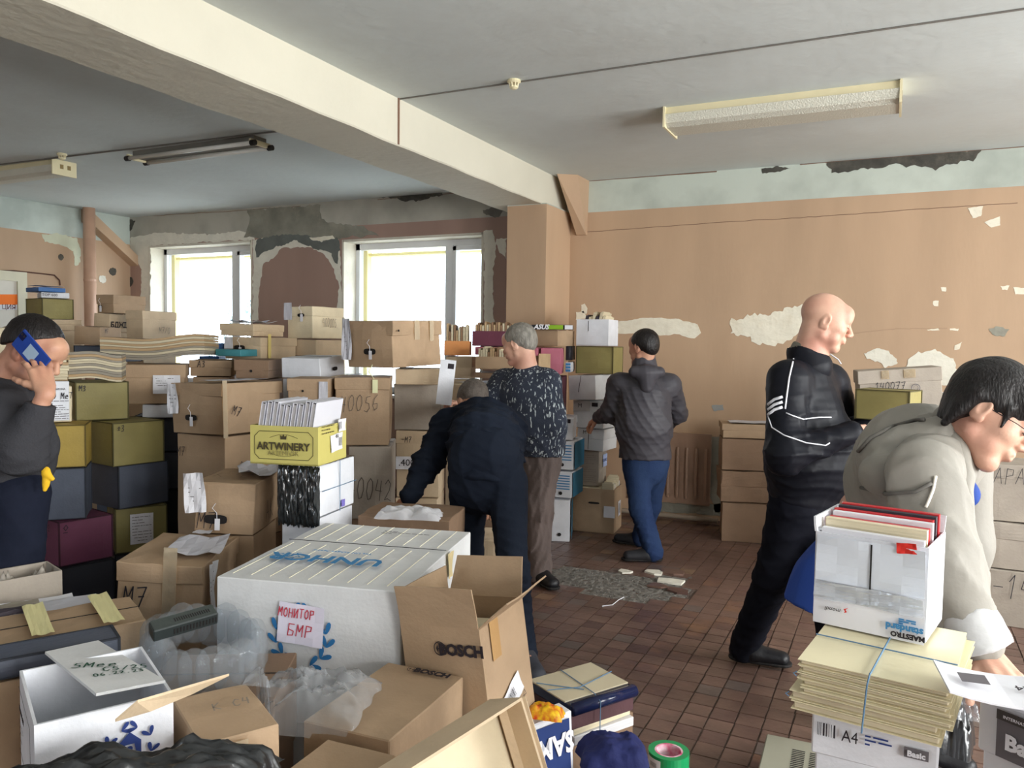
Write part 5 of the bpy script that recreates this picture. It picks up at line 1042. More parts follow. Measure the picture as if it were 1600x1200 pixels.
# tape rolls
tp = at(1045, 1172, 2.5); GT = mat('green_packing_tape', srgb(30, 140, 84), rough=.22, var=.05, bump=.02)
zr = tp[2]
for k, (lab, m_, ri, z_) in enumerate((('green roll of packing tape standing on a white roll', GT, .038, zr-.055), ('white roll of tape under the green roll', mat('white_tape_roll', srgb(220, 220, 214), rough=.4, var=.03), .03, zr-.112))):
    e = empty('tape_roll', Mt((tp[0], tp[1], z_)), lab, 'tape roll')
    s = MB(); R_ = .064 if k == 0 else .067; s.lathe([(ri+.006, 0), (R_, 0), (R_, .055), (ri+.006, .055)], 36); s.go('tape_winding', m_, e, None, False)
    s = MB(); s.lathe([(ri+.006, .0), (ri+.006, .055), (ri, .055), (ri, 0), (ri+.006, 0)], 36); s.go('core', mat('pink_printed_core', srgb(200, 60, 110), rough=.5, var=0, col2=srgb(236, 225, 230), scale=30) if k == 0 else cmat('kraft'), e)
    if k == 0:
        s = MB(); V = [(1.012*R_*math.cos(a), 1.012*R_*math.sin(a), z) for z in (.008, .046) for a in np.linspace(math.radians(205), math.radians(262), 9)]; s.add(V, [(i, i+1, 9+i+1, 9+i) for i in range(8)]); s.go('paper_label', PAPER, e)
        s = MB()
        for i in range(12): a = math.radians(225+i*2.1); s.add([(1.016*R_*math.cos(a+d), 1.016*R_*math.sin(a+d), z) for z, d in ((.02, 0), (.02, .014), (.034, .014), (.034, 0))], [(0, 1, 2, 3)])
        s.go('bar_code', PRN, e)
p0 = box('carton', 'small carton under the tape rolls', 'R', 1090, 1215, 2.45, .3, 0, 0, h=.1, phi=20, dims=(.14, .14), kind='plain', col='kraftd')
p0.o.matrix_basis = Mt((tp[0], tp[1], max(.001, zr-.114-p0.h)), 10)
# beige computer case
pz = .16; bl = onz(1198, 1146, pz); CASE = mat('beige_case_metal', srgb(150, 148, 132), rough=.45, var=.04, bump=.02)
ec = empty('computer_case', Mt((bl[0], bl[1], 0), 2), 'beige computer case lying on the floor left of the paper box', 'computer')
s = MB(); s.box((0, -.42, 0.001), (.42, 0, pz)); bev(s.go('casing', CASE, ec), .004)
for r_ in range(3):
    for k in range(12): s = MB(); s.box((.09+r_*.055, -.08-.012*k, pz+.0003), (.13+r_*.055, -.075-.012*k, pz+.001)); s.go('vent_slot', DARK, ec)

# paper boxes and the bundle of files, right foreground
A4 = box('paper_box', 'white lidded paper box printed A4 under the bundle of cream files', 'R', 1467, 1150, 1.36, .3, 0, 0, h=.36, sup=1, phi=-4, dims=(.205, .28), kind='lid', lip=.085, col='white', amp=.001)
text(A4, 'F', .32, .9, 'A4', .03, PRN, off=.008, sx=.8); bars(A4, 'F', .12, .91, .028, .024, off=.008); lines(A4, 'F', .55, .905, .045, .022, 3, PBD)
decal(A4, 'F', .84, .895, .038, .018, GRP, 'grey_label', curl=0, off=.007); text(A4, 'F', .84, .895, 'Basic', .014, PAPER, off=.011, bold=.0006); decal(A4, 'F', .52, .4, .004, .2, DARK, 'slit', curl=0)
zf = A4.top+.004; fsz = (.243, .33); FA = onz(1487, 1088, .93)
rr = random.Random(5); zc_ = zf; nfo = 7; tot = .935-zf
for k in range(nfo):
    th = tot/nfo*(1.25 if k < 2 else .9); off_ = (-.012 if k == 0 else rr.uniform(-.004, .004)) - (.018 if k == 1 else 0)
    e = empty('folder', Mt((FA[0]+off_-.243*math.cos(math.radians(-9)), FA[1]+.243*math.sin(math.radians(9))+rr.uniform(-.005, .005), zc_), -9+rr.uniform(-1.2, 1.2)), 'cream file folder in the twine tied bundle, '+nth(k, nfo), 'folder', 'cream files tied in a bundle')
    s = MB(); s.box((.004, .004, .0015), (.239, .33, th-.0035)); bev(s.go('pages', FM['cream'], e), .002)
    s = MB(); s.box((0, 0, 0), (.243, .335, .0012)); s.box((0, 0, th-.003), (.243, .335, th-.0014)); s.go('cover', mat('folder_cover_board', srgb(222, 212, 178), var=.05, bump=.1, rough=.6), e)
    if k in (1, 4): s = MB(); s.tube([(.0, -.002, .004), (-.006, -.002, .008), (.0, -.002, .012)], .0012, 5); s.go('tie_string', mat('blue_twine', srgb(96, 130, 160)), e)
    zc_ += th; last = e
s = MB(); s.tube([(.115, -.026, -tot*.86), (.12, -.022, 0.0), (.121, -.004, th+.002), (.122, .004, th+.003), (.123, .33, th+.003)], .0016, 6); s.tube([(0, .14, th+.0022), (.243, .13, th+.0022)], .0013, 6); s.go('binding_cord', mat('blue_twine', srgb(96, 130, 160)), last)
topz = zc_
MO = box('paper_box', 'crumpled white upended paper box full of red edged files', 'R', 1452, 857, 1.49, .15, 0, 0, z0=topz+.006, phi=-12, dims=(.208, .17), kind='open', col='white', walls=.004, flaps=[('B', 70, .035), ('L', 84, .03)])
MO.pad = .001
decal(MO, 'F', .5, .13, .205, MO.h*.3, PAPER, 'folded_end_flap', curl=.0, off=.003); decal(MO, 'F', .5, .72, .2, MO.h*.5, mat('bluish_white_board', srgb(214, 220, 230), var=.03, bump=.1), 'side_panel', curl=.003, off=.002); decal(MO, 'F', .52, .62, .003, MO.h*.66, DARK, 'slit', curl=0, off=.005)
decal(MO, 'F', .5, .37, .2, .035, film('wrinkled_tape', (.9, .92, .95), .3, .1), 'packing_tape', curl=.006, off=.006)
text(MO, 'F', .86, .05, 'MAESTRO', .0135, PRN, rot=180, off=.009, bold=.0007); text(MO, 'F', .83, .125, 'standard', .019, PBL, rot=180, off=.009, bold=.0008); lines(MO, 'F', .85, .19, .03, .012, 3, PBL)
text(MO, 'F', .2, .17, 'mondi', .012, PRN, rot=180, off=.009, shear=.3); s = MB(); s.add([(0, 0, 0), (.006, .003, 0), (.003, .007, 0), (.008, .012, 0), (-.001, .008, 0), (.002, .004, 0)], [(0, 1, 2, 3, 4, 5)]); s.go('red_mark', REDP, MO.o, fmat(MO, 'F', .3, .155, 0, .009))
rr = random.Random(9); RF = mat('red_plastic_edge', srgb(196, 40, 48), rough=.35, var=.03, bump=0)
for k, (dy, hh, m_) in enumerate(((-.07, .006, PAPER), (-.045, .022, FM['pale']), (-.02, .02, RF), (.0, .028, PAPER), (.02, .03, RF), (.042, .034, FM['dark']), (.062, .036, RF))):
    s = MB(); s.box((-.094, -.007, .012), (.094, .007, MO.h+hh)); s.box((-.094, -.008, MO.h+hh), (.094, .008, MO.h+hh+.003))
    o = s.go('file_folder', m_, None, MO.M @ Matrix.Translation((rr.uniform(-.002, .002), dy, 0)))
    tag(o, 'white paper file frontmost in the upended box|pale card file second from the front in the upended box|red edged file third from the front in the upended box|white plastic sleeve in the middle of the upended box|red edged file third from the back in the upended box|dark file second from the back in the upended box|red edged file rearmost in the upended box'.split('|')[k], 'folder', 'files in the upended paper box')
rc = decal(MO, 'F', .82, .97, .035, .02, REDP, 'red_corner_label', rot=6)
# second paper box at the right edge with sheets on its lid
BS = box('paper_box', 'white lidded paper box with a grey label at the bottom right corner', 'L', 1531, 1086, 1.30, .2, 0, 0, h=.42, sup=1, phi=-34, dims=(.305, .22), kind='lid', lip=.09, col='white', amp=.001)
decal(BS, 'F', .27, .885, .1, .072, GRP, 'grey_label', curl=0, off=.006); text(BS, 'F', .27, .87, 'Basic', .034, PAPER, off=.011, bold=.0014); decal(BS, 'F', .27, .965, .1, .016, mat('dark_print', srgb(70, 66, 64), var=0, bump=0), 'dark_label', curl=0, off=.008); text(BS, 'F', .27, .965, 'INTERNATIONAL PAPER', .007, PAPER, off=.012)
text(BS, 'F', .58, .86, 'COPY', .02, PRN, off=.011); text(BS, 'F', .55, .91, '500', .012, PRN, off=.011)
decal(BS, 'T', .35, .3, .12, .07, mat('dark_print', srgb(70, 66, 64)), 'dark_label', curl=0, rot=0, off=.004); text(BS, 'T', .35, .3, 'Basic', .04, PAPER, rot=180, off=.009, bold=.0014)
lidp = onz(1602, 1082, BS.top+.022); s = MB(); n = 8; V = []; F = []
for j in range(n+1):
    for i in range(n+1): V.append(((i/n-.5)*.24, (j/n-.5)*.13, .018*(i/n-.4)**2*4))
for j in range(n):
    for i in range(n): q = j*(n+1)+i; F.append((q, q+1, q+n+2, q+n+1))
o = me('ream_wrapper', V, F, PAPER, None, Mt(lidp, 8)); o.modifiers.new('s', 'SOLIDIFY').thickness = .003; tag(o, 'curved white ream lid printed A4 lying on the bottom right box', 'box lid')
WP_ = BoxH(); WP_.o = o; text(WP_, 'T', 0, 0, 'A4', .026, PRN, Mx=Matrix.Translation((.0, .0, .006)) @ Matrix.Rotation(math.pi, 4, 'Z')); 
s = MB(); s.box((-.095, -.025, .0145), (-.055, .012, .015)); s.go('grey_label', GRP, o)
s = MB()
for k in range(14): s.box((.03+k*.004, -.012, .0085+.0004*k), (.032+k*.004, .018, .009+.0004*k))
s.go('bar_code', GRP, o)
p = onz(1492, 1165, .62); crumple('bin_liner', 'black plastic bag between the two white paper boxes', 'plastic bag', p, (.035, .06, .08), 44, BLKP, 24, .5, 2.4, rot=-10)
p = onz(1500, 1112, .73); crumple('plastic_bag', 'clear plastic film between the two white paper boxes', 'plastic bag', p, (.03, .04, .03), 46, BAG, 20, .6, 2.4, rot=10)

# ================================================================ wine carton with white binders, wrapped files
AW = box('carton', 'yellow green wine carton with a crown emblem, full of white binders', 'R', 497, 668, 3.1, .27, 391, 541, yb=729, kind='open', col='olive', walls=.004)
AW.o.children[0].data.materials[0] = mat('wine_carton_board', srgb(196, 186, 108), rough=.6, var=.05, bump=.06)
WI = mat('wine_carton_print', srgb(70, 62, 40), var=0, bump=0)
text(AW, 'F', .5, .47, 'ARTWINERY', .042, WI, sx=.95, bold=.0012); text(AW, 'F', .5, .3, 'ARTEMIVSK', .026, mat('pale_olive_print', srgb(140, 130, 80), var=0, bump=0))
s = MB(); hw, hh = AW.a*.43, AW.h*.36; e_ = .0012; cr = .02
P = [(-hw+cr, -hh), (hw-cr, -hh), (hw, -hh+cr), (hw, hh-cr), (hw-cr, hh), (-hw+cr, hh), (-hw, hh-cr), (-hw, -hh+cr)]
s.tube([(x, y, 0) for x, y in P+[P[0]]], .0012, 4, cap=False)
for sg in (-1, 1): s.tube([(x, sg*(.028+.016*math.cos(x*24)), 0) for x in np.linspace(-.06, .06, 13)], .0007, 4)
s.go('printed_frame', WI, AW.o, fmat(AW, 'F', .5, .5, 0, .002))
s = MB(); s.add([(-.012, 0, 0), (.012, 0, 0), (.014, .018, 0), (.006, .01, 0), (0, .022, 0), (-.006, .01, 0), (-.014, .018, 0)], [tuple(range(7))]); s.go('crown_emblem', WI, AW.o, fmat(AW, 'F', .5, .66, 0, .004))
decal(AW, 'R', .6, .5, .11, .07, PAPER, 'label_sheet', rot=3); bars(AW, 'R', .72, .5, .03, .035, WI, off=.0075); text(AW, 'R', .6, .66, '456', .02, WI, off=.0075); decal(AW, 'R', .8, .93, .07, .05, PAPER, 'label_sheet'); bars(AW, 'R', .7, .93, .03, .03, WI, off=.0075); lines(AW, 'R', .3, .9, .11, .04, 3, WI, seed=8, th=.002)
rr = random.Random(12)
nb = 9; WB = mat('white_binder_board', srgb(214, 214, 222), rough=.5, var=.04, bump=.03); PG = mat('grey_page_block', srgb(176, 172, 172), var=.1)
for k in range(nb):
    x = -AW.a/2+.018+(AW.a-.075)*k/(nb-1); th = .019; hgt = AW.h+.085+rr.uniform(-.008, .012)
    e = empty('binder', AW.M @ Matrix.Translation((x, .0, .01)) @ Matrix.Rotation(math.radians(9), 4, 'Y'), 'white binder leaning in the yellow wine carton, '+nth(k, nb, 'left'), 'binder', 'white binders in the wine carton')
    s = MB(); d_ = AW.b*.47
    s.box((-th/2, -d_, 0), (-th/2+.002, d_, hgt)); s.box((th/2-.002, -d_, 0), (th/2, d_, hgt)); s.box((-th/2, -d_, hgt-.002), (th/2, d_, hgt)); s.go('cover', WB, e)
    s = MB(); s.box((-th/2+.003, -d_+.004, 0), (th/2-.003, d_-.01, hgt-.008)); s.go('pages', PG, e)
WRP = mat('black_glossy_wrap', srgb(34, 38, 40), rough=.2, var=.3, bump=.35, bscale=14, spec=.9)
WF = box('file_pack', 'black plastic wrapped file pack with a white board end under the wine carton', 'R', 500, 728, 3.25, .3, 438, 553, yb=808, kind='plain', col='white', amp=.002, sup=2)
rr = random.Random(3)
for k in range(4):
    o = crumple('wrapped_file', None, None, (0, 0, 0), (WF.h*.6, WF.a*.15, .014), 50+k, WRP, 18, .8, 3.5, parent=WF.o); o.matrix_basis = fmat(WF, 'F', .125+.25*k, .4, 90, .003)
crumple('wrapped_top', None, None, (0, 0, WF.h), (WF.a*.52, WF.b*.52, .004), 60, WRP, 20, .7, 3.5, parent=WF.o).matrix_basis = Matrix.Translation((0, 0, WF.h+.002))
s = MB(); s.tube([(-.15, 0, 0), (.15, 0, 0)], .0015, 5); s.tube([(0, -.11, 0), (0, .11, 0)], .0015, 5); s.go('binding_cord', mat('blue_twine', srgb(96, 130, 160)), WF.o, fmat(WF, 'R', .5, .5, 0, .004)); decal(WF, 'R', .6, .12, .03, .03, mat('violet_stamp', srgb(120, 110, 190), var=.05), 'stamp', curl=0)
# low dusty cartons behind the aid carton
LC1 = box('carton', 'crushed flat carton between the aid carton and the centre stacks', 'R', 700, 812, 3.4, .3, 560, 728, z0=.32, kind='plain', col='kraftd', amp=.01, sup=1)
p = onz(640, 806, LC1.top+.005); crumple('plastic_bag', 'grey plastic film on the crushed flat carton', 'plastic bag', p, (.14, .08, .03), 61, WRAPG, 18, .8, 3, rot=20)
PKC = box('carton', 'cream wrapped packet seen between the legs of the bending man', 'R', 782, 845, 4.4, .3, 738, 800, z0=0, kind='plain', col='kraftl', amp=.012)

# ================================================================ ceiling fittings
LB = mat('cream_light_housing', srgb(222, 212, 176), rough=.45, var=.05, bump=.02); LD = mat('prismatic_diffuser', srgb(206, 204, 190), rough=.3, var=.04, bump=.6, bscale=120)
def troffer(label, x0, x1, y0, wd, endL=True):
    e = empty('ceiling_light', Mt((x0, y0, CEIL)), label, 'ceiling light'); L_ = x1-x0
    s = MB(); s.box((0, .02, -.045), (L_, wd-.02, 0)); s.go('housing', LB, e)
    s = MB(); n = 8; prof = [(.0, -.045), (.012, -.095), (.05, -.115), (wd-.05, -.115), (wd-.012, -.095), (wd, -.045)]
    V = [(x, y, z) for x in (0, L_) for y, z in prof]; s.add(V, [(i, i+1, 7+i, 6+i) for i in range(5)]+[(0, 6, 11, 5)]); s.go('diffuser', LD, e)
    for x in (-.012, L_): s = MB(); s.box((x, -.006, -.122), (x+.012, wd+.006, 0)); c_ = s.go('end_cap', LB, e)
    for x in (-.0125, L_+.0115):
        for y in (wd*.3, wd*.62): s = MB(); s.box((x-.001, y, -.07), (x+.002, y+.03, -.035)); s.go('vent_slot', mat('slot_brown', srgb(140, 120, 80)), e)
    return e
troffer('long diffused ceiling light right of the beam', -1.30, -.03, 4.76, .3)
lx = onz(103, 262, CEIL-.05); troffer('cream ceiling light cut by the left edge of the photo', lx[0]-1.3, lx[0], lx[1]-.12, .2)
p0_, p1_ = onz(214, 240, CEIL), onz(421, 216, CEIL)
e = empty('ceiling_light', Mt((p0_[0], p0_[1]-.1, CEIL)), 'bare two tube ceiling light left of the beam', 'ceiling light'); L_ = p1_[0]-p0_[0]
s = MB(); s.box((.04, .03, -.05), (L_-.04, .15, 0)); s.go('housing', mat('grey_metal_tray', srgb(120, 116, 108), var=.15), e)
TUBE = mat('tube_glass', srgb(214, 212, 204), rough=.15, var=.02, bump=0)
for y in (-.0, .17):
    s = MB(); s.tube([(.03, y, -.06), (L_-.03, y, -.06)], .015, 14); s.go('tube', TUBE, e, None, True)
    for x in (.0, L_-.04): s = MB(); s.tube([(x, y, -.06), (x+.04, y, -.06)], .02, 12); s.go('lamp_holder', mat('black_holder', srgb(40, 36, 34), var=.1), e)
for x in (.02, L_-.05): s = MB(); s.box((x, -.01, -.065), (x+.02, .18, -.03)); s.go('bracket', LB, e)
WIRE = mat('grey_cable', srgb(110, 106, 100), var=.05, bump=0)
yw = onz(630, 153, CEIL)[1]; s = MB(); s.tube([(-2.69, yw, CEIL-.004), (XR, yw-.02, CEIL-.004)], .0045, 6); tag(s.go('cable', WIRE), 'thin cable running across the right ceiling bay', 'cable')
s = MB(); a_, b_ = onz(0, 256, CEIL), onz(458, 201, CEIL); s.tube([(XL, a_[1], CEIL-.006), (a_[0], a_[1], CEIL-.006), (b_[0], b_[1], CEIL-.006), (-3.2, b_[1]+.02, CEIL-.006)], .006, 6); tag(s.go('cable', WIRE), 'thin cable running across the left ceiling bay', 'cable')
for (px, py, lab) in ((803, 131, 'small cream smoke detector on the ceiling right of the beam'), (97, 244, 'small smoke detector on the ceiling near the cream light'), (455, 203, 'small dark smoke detector close to the beam')):
    p = onz(px, py, CEIL-.02); e = empty('smoke_detector', Mt((p[0], p[1], CEIL)), lab, 'detector')
    s = MB(); s.lathe([(0, 0), (.035, 0), (.038, -.01), (.03, -.018), (0, -.018)], 18); s.go('base', LB if px != 455 else mat('dark_sensor', srgb(90, 88, 84)), e)
    s = MB(); s.lathe([(0, -.03), (.022, -.032), (.024, -.042), (.012, -.05), (0, -.05)], 16)
    for k in range(8): a = k*math.pi/4; s.tube([(.026*math.cos(a), .026*math.sin(a), -.016), (.022*math.cos(a), .022*math.sin(a), -.04)], .003, 4)
    s.go('sensor_cage', LB if px != 455 else mat('dark_sensor', srgb(90, 88, 84)), e)

# tree seen faintly outside the left window, pale building ground
LEAF = mat('tree_leaves', srgb(150, 168, 170), var=.3, scale=3, bump=0); rr = random.Random(2)
s = MB()
for k in range(900):
    while True:
        q = [rr.uniform(-1, 1) for _ in range(3)]
        if sum(v*v for v in q) < 1: break
    c = np.array([-11.4+q[0]*1.1, 12+q[1]*1.0, 1.1+q[2]*1.15]); r_ = .1; a = [rr.uniform(-r_, r_) for _ in range(6)]
    s.add([c, c+[a[0], a[1], r_], c+[a[2], a[3], a[4]]], [(0, 1, 2)])
e = empty('tree', Mt((0, 0, 0)), 'pale tree seen outside through the left window', 'tree')
o = s.go('foliage', LEAF, e); o['kind'] = 'stuff'
s = MB(); s.tube([(-11.4, 12, -1), (-11.4, 12, .8)], .12, 8, .07); s.go('trunk', mat('bark', srgb(120, 104, 90)), e)
g = MB(); g.box((-40, YB+.5, -1.2), (30, 60, -1)); o = struct('ground_outside', g, mat('pale_ground', srgb(200, 196, 186), var=.05))
# ================================================================ people: continuous surfaces from blended distance fields
def V3(*a): return np.array(a, float)
def smin(a, b, k):
    if k <= 0: return np.minimum(a, b)
    h = np.clip(.5+.5*(b-a)/k, 0, 1); return b+(a-b)*h-k*h*(1-h)
def d_cap(P, a, b, ra, rb, n=None, s=1.0):
    Q = P-a; ab = np.array(b, float)-a
    if n is not None:
        n = np.array(n, float); n = n/np.linalg.norm(n); Q = Q+np.outer(Q @ n, n)*(1/s-1); ab = ab+n*(ab @ n)*(1/s-1)
    t = np.clip((Q @ ab)/(ab @ ab+1e-12), 0, 1); d = np.linalg.norm(Q-np.outer(t, ab), axis=1)-(ra+(rb-ra)*t)
    return d*min(1, s)**.5 if n is not None else d
def d_ell(P, c, r, R=None):
    Q = P-c
    if R is not None: Q = Q @ R
    r = np.array(r, float); k0 = np.linalg.norm(Q/r, axis=1); k1 = np.linalg.norm(Q/(r*r), axis=1)+1e-9
    return k0*(k0-1)/k1
def field(P, prims):
    d = np.full(len(P), 9.0)
    for p in prims:
        k = p[0]
        if k == 'cap': d = smin(d, d_cap(P, *p[2:]), p[1])
        elif k == 'ell': d = smin(d, d_ell(P, *p[2:]), p[1])
        elif k == 'sub':
            e = d_ell(P, *p[2:]); d = -smin(-d, e, p[1])
        elif k == 'subcap':
            e = d_cap(P, *p[2:]); d = -smin(-d, e, p[1])
        elif k == 'cut': d = np.maximum(d, (P-np.array(p[1])) @ (np.array(p[2])/np.linalg.norm(p[2])))
        elif k == 'fn': d = p[1](P, d)
    return d
def nets(prims, lo, hi, h, BS_=8):
    """sparse surface nets: only blocks near the surface are sampled finely"""
    lo = np.array(lo, float); hi = np.array(hi, float); nb = np.ceil((hi-lo)/(h*BS_)).astype(int)
    g = np.stack(np.meshgrid(*[np.arange(n) for n in nb], indexing='ij'), -1).reshape(-1, 3)
    c = lo+(g+.5)*h*BS_; d = field(c, prims); g = g[np.abs(d) < h*BS_*1.15]
    o = np.arange(BS_+1); loc = np.stack(np.meshgrid(o, o, o, indexing='ij'), -1).reshape(-1, 3)
    ii = (g[:, None, :]*BS_+loc[None]); P = lo+ii.reshape(-1, 3)*h
    D = np.concatenate([field(q, prims) for q in np.array_split(P, max(1, len(P)//150000))]).reshape(-1, BS_+1, BS_+1, BS_+1)
    S = D < 0; n = BS_
    cor = [(a, b, c_) for a in (0, 1) for b in (0, 1) for c_ in (0, 1)]
    cs = [D[:, a:a+n, b:b+n, c_:c_+n] for a, b, c_ in cor]; cnt = sum((x < 0).astype(int) for x in cs)
    act = (cnt > 0) & (cnt < 8); B_, I, J, K = np.nonzero(act)
    vals = np.stack([x[act] for x in cs], 1); acc = np.zeros((len(B_), 3)); w = np.zeros(len(B_))
    for a in range(8):
        for b in range(a+1, 8):
            if sum(abs(cor[a][q]-cor[b][q]) for q in range(3)) != 1: continue
            m = (vals[:, a] < 0) != (vals[:, b] < 0); t = vals[m, a]/(vals[m, a]-vals[m, b])
            pa = np.array(cor[a], float); pb = np.array(cor[b], float); acc[m] += pa+(pb-pa)*t[:, None]; w[m] += 1
    G = g[B_]*BS_+np.stack([I, J, K], 1); V = lo+(G+acc/w[:, None])*h
    dim = nb*BS_+2; key = (G[:, 0]*dim[1]+G[:, 1])*dim[2]+G[:, 2]; order = np.argsort(key); ks = key[order]
    F = []
    for ax in range(3):
        e = [0, 0, 0]; e[ax] = 1; b0 = 0; b1 = cor.index(tuple(e)); s0 = vals[:, 0] < 0; s1 = vals[:, b1] < 0; m = s0 != s1
        u, v = [(1, 2), (2, 0), (0, 1)][ax]; du = np.zeros(3, int); du[u] = 1; dv = np.zeros(3, int); dv[v] = 1
        def look(Gq):
            kq = (Gq[:, 0]*dim[1]+Gq[:, 1])*dim[2]+Gq[:, 2]; p = np.clip(np.searchsorted(ks, kq), 0, len(ks)-1); ok = ks[p] == kq; return order[p], ok
        Gm = G[m]; i0 = np.nonzero(m)[0]; a_, oa = look(Gm-du); b_, ob = look(Gm-du-dv); c_, oc = look(Gm-dv); ok = oa & ob & oc
        q = np.stack([i0, a_, b_, c_], 1)[ok]; fl = s0[m][ok]; q[~fl] = q[~fl][:, ::-1]; F.append(q)
    return V, np.concatenate(F)
def mesh_np(name, V, F, m, parent=None, M=None, smooth=True, mats=None, midx=None):
    d = bpy.data.meshes.new(name); d.vertices.add(len(V)); d.vertices.foreach_set('co', V.astype(np.float32).ravel())
    d.loops.add(F.size); d.loops.foreach_set('vertex_index', F.astype(np.int32).ravel()); d.polygons.add(len(F))
    d.polygons.foreach_set('loop_start', np.arange(0, F.size, F.shape[1], dtype=np.int32)); d.polygons.foreach_set('loop_total', np.full(len(F), F.shape[1], np.int32))
    d.update(); d.validate()
    if m: d.materials.append(m)
    if smooth: d.shade_smooth()
    return link(bpy.data.objects.new(name, d), parent, M)
def bounds(prims, pad):
    L = []; H = []
    for p in prims:
        if p[0] == 'cap':
            s = p[7] if len(p) > 7 else 1
            for q, r in ((p[2], p[4]), (p[3], p[5])): L.append(np.array(q)-r*max(1, s)); H.append(np.array(q)+r*max(1, s))
        elif p[0] == 'ell': r = max(p[3]); L.append(np.array(p[2])-r); H.append(np.array(p[2])+r)
    return np.min(L, 0)-pad, np.max(H, 0)+pad
def folds(amp, seed, fr=22, ax=None, centre=None, rad=.15):
    fr = fr*2.4; amp = amp*.9
    """cloth wrinkles: ridged waves, stronger near the given joints"""
    def f(P, d):
        n_ = np.abs(d) < .06
        if not n_.any(): return d
        Q = P[n_]; r = np.random.RandomState(seed)
        W = Q+ .035*np.stack([wob(Q, 9, seed+1), wob(Q, 9, seed+2), wob(Q, 9, seed+3)], 1)
        v = 0
        for i in range(3):
            k = r.normal(size=3); k[2] *= 1.6
            if ax is not None: k = k*.45+np.array(ax)*1.0
            k /= np.linalg.norm(k); v = v+(1-np.abs(np.sin(W @ k*fr*(.6+.5*i)+r.uniform(0, 6))))**2/(1+i)
        w_ = .35*np.ones(len(Q))
        for c in (centre or []): w_ = w_+np.exp(-np.sum((Q-np.array(c))**2, 1)/rad**2)
        d = d.copy(); d[n_] -= amp*(v-.6)*np.clip(w_, 0, 1.4); return d
    return ('fn', f)
def lp(prims, M):
    """move a list of local primitives into the world by a 4x4 (rigid) matrix"""
    R = M[:3, :3]; T = M[:3, 3]; o = []
    for p in prims:
        if p[0] in ('cap', 'subcap'):
            q = [p[0], p[1], R @ np.array(p[2])+T, R @ np.array(p[3])+T, p[4], p[5]]
            if len(p) > 6: q += [R @ np.array(p[6]), p[7]]
            o.append(tuple(q))
        elif p[0] in ('ell', 'sub'): o.append((p[0], p[1], R @ np.array(p[2])+T, p[3], R @ (np.array(p[4]) if len(p) > 4 else np.eye(3))))
        elif p[0] == 'cut': o.append(('cut', R @ np.array(p[1])+T, R @ np.array(p[2])))
    return o
def rotm(ax, deg):
    return np.array(Matrix.Rotation(math.radians(deg), 3, ax))
def head_prims(jaw=1.0, nose=1.0, fat=0):
    """local head: +y face, +x its left.. right symmetric, z up, centre of the skull at 0, about 0.24 m tall"""
    p = [('ell', 0, V3(0, -.018, .036), (.077, .097, .085)), ('ell', .03, V3(0, .02, .0), (.07, .075, .09)), ('ell', .02, V3(0, .03, -.05), (.058*jaw, .058, .062))]
    p += [('cap', .02, V3(-.02*jaw, .068, -.098), V3(.02*jaw, .068, -.098), .021, .021)]
    for s in (-1, 1):
        p += [('cap', .02, V3(s*.055*jaw, -.002, -.06), V3(s*.022, .06, -.098), .02, .02), ('ell', .02, V3(s*.043, .058, -.022), (.024, .026, .024)), ('ell', .015, V3(s*.045*jaw, .045, -.062), (.022+fat, .025+fat, .024+fat))]
    p += [('cap', .018, V3(-.032, .082, .024), V3(.032, .082, .024), .013, .013), ('ell', .02, V3(0, .07, .05), (.05, .035, .04))]
    for s in (-1, 1): p += [('sub', .012, V3(s*.031, .104, .002), (.019, .016, .012))]
    p += [('cap', .008, V3(0, .094, .012), V3(0, .112*nose, -.024), .008, .0125)]
    for s in (-1, 1): p += [('ell', .006, V3(s*.012, .103*nose, -.031), (.0085, .011, .008)), ('ell', .003, V3(s*.031, .0815, .003), (.0155, .013, .0125))]
    p += [('ell', .012, V3(0, .092, -.058), (.026, .014, .018)), ('cap', .003, V3(-.017, .1, -.054), V3(.017, .1, -.054), .0045, .0045), ('cap', .003, V3(-.015, .099, -.066), V3(.015, .099, -.066), .0055, .0055), ('subcap', .003, V3(-.024, .108, -.0595), V3(.024, .108, -.0595), .0022, .0022)]
    for s in (-1, 1):
        R = rotm('Z', -s*18) @ rotm('X', -10)
        p += [('ell', .006, V3(s*.077, -.01, -.002), (.009, .02, .033), R), ('sub', .004, V3(s*.088, -.006, .002), (.007, .011, .019), R), ('ell', .004, V3(s*.076, .0, -.026), (.007, .01, .012), R)]
    return p
def frame(o, fwd, up):
    f = np.array(fwd, float); f /= np.linalg.norm(f); u = np.array(up, float); u = u-f*(u @ f); u /= np.linalg.norm(u); r = np.cross(f, u)
    M = np.eye(4); M[:3, 0] = r; M[:3, 1] = f; M[:3, 2] = u; M[:3, 3] = o; return M
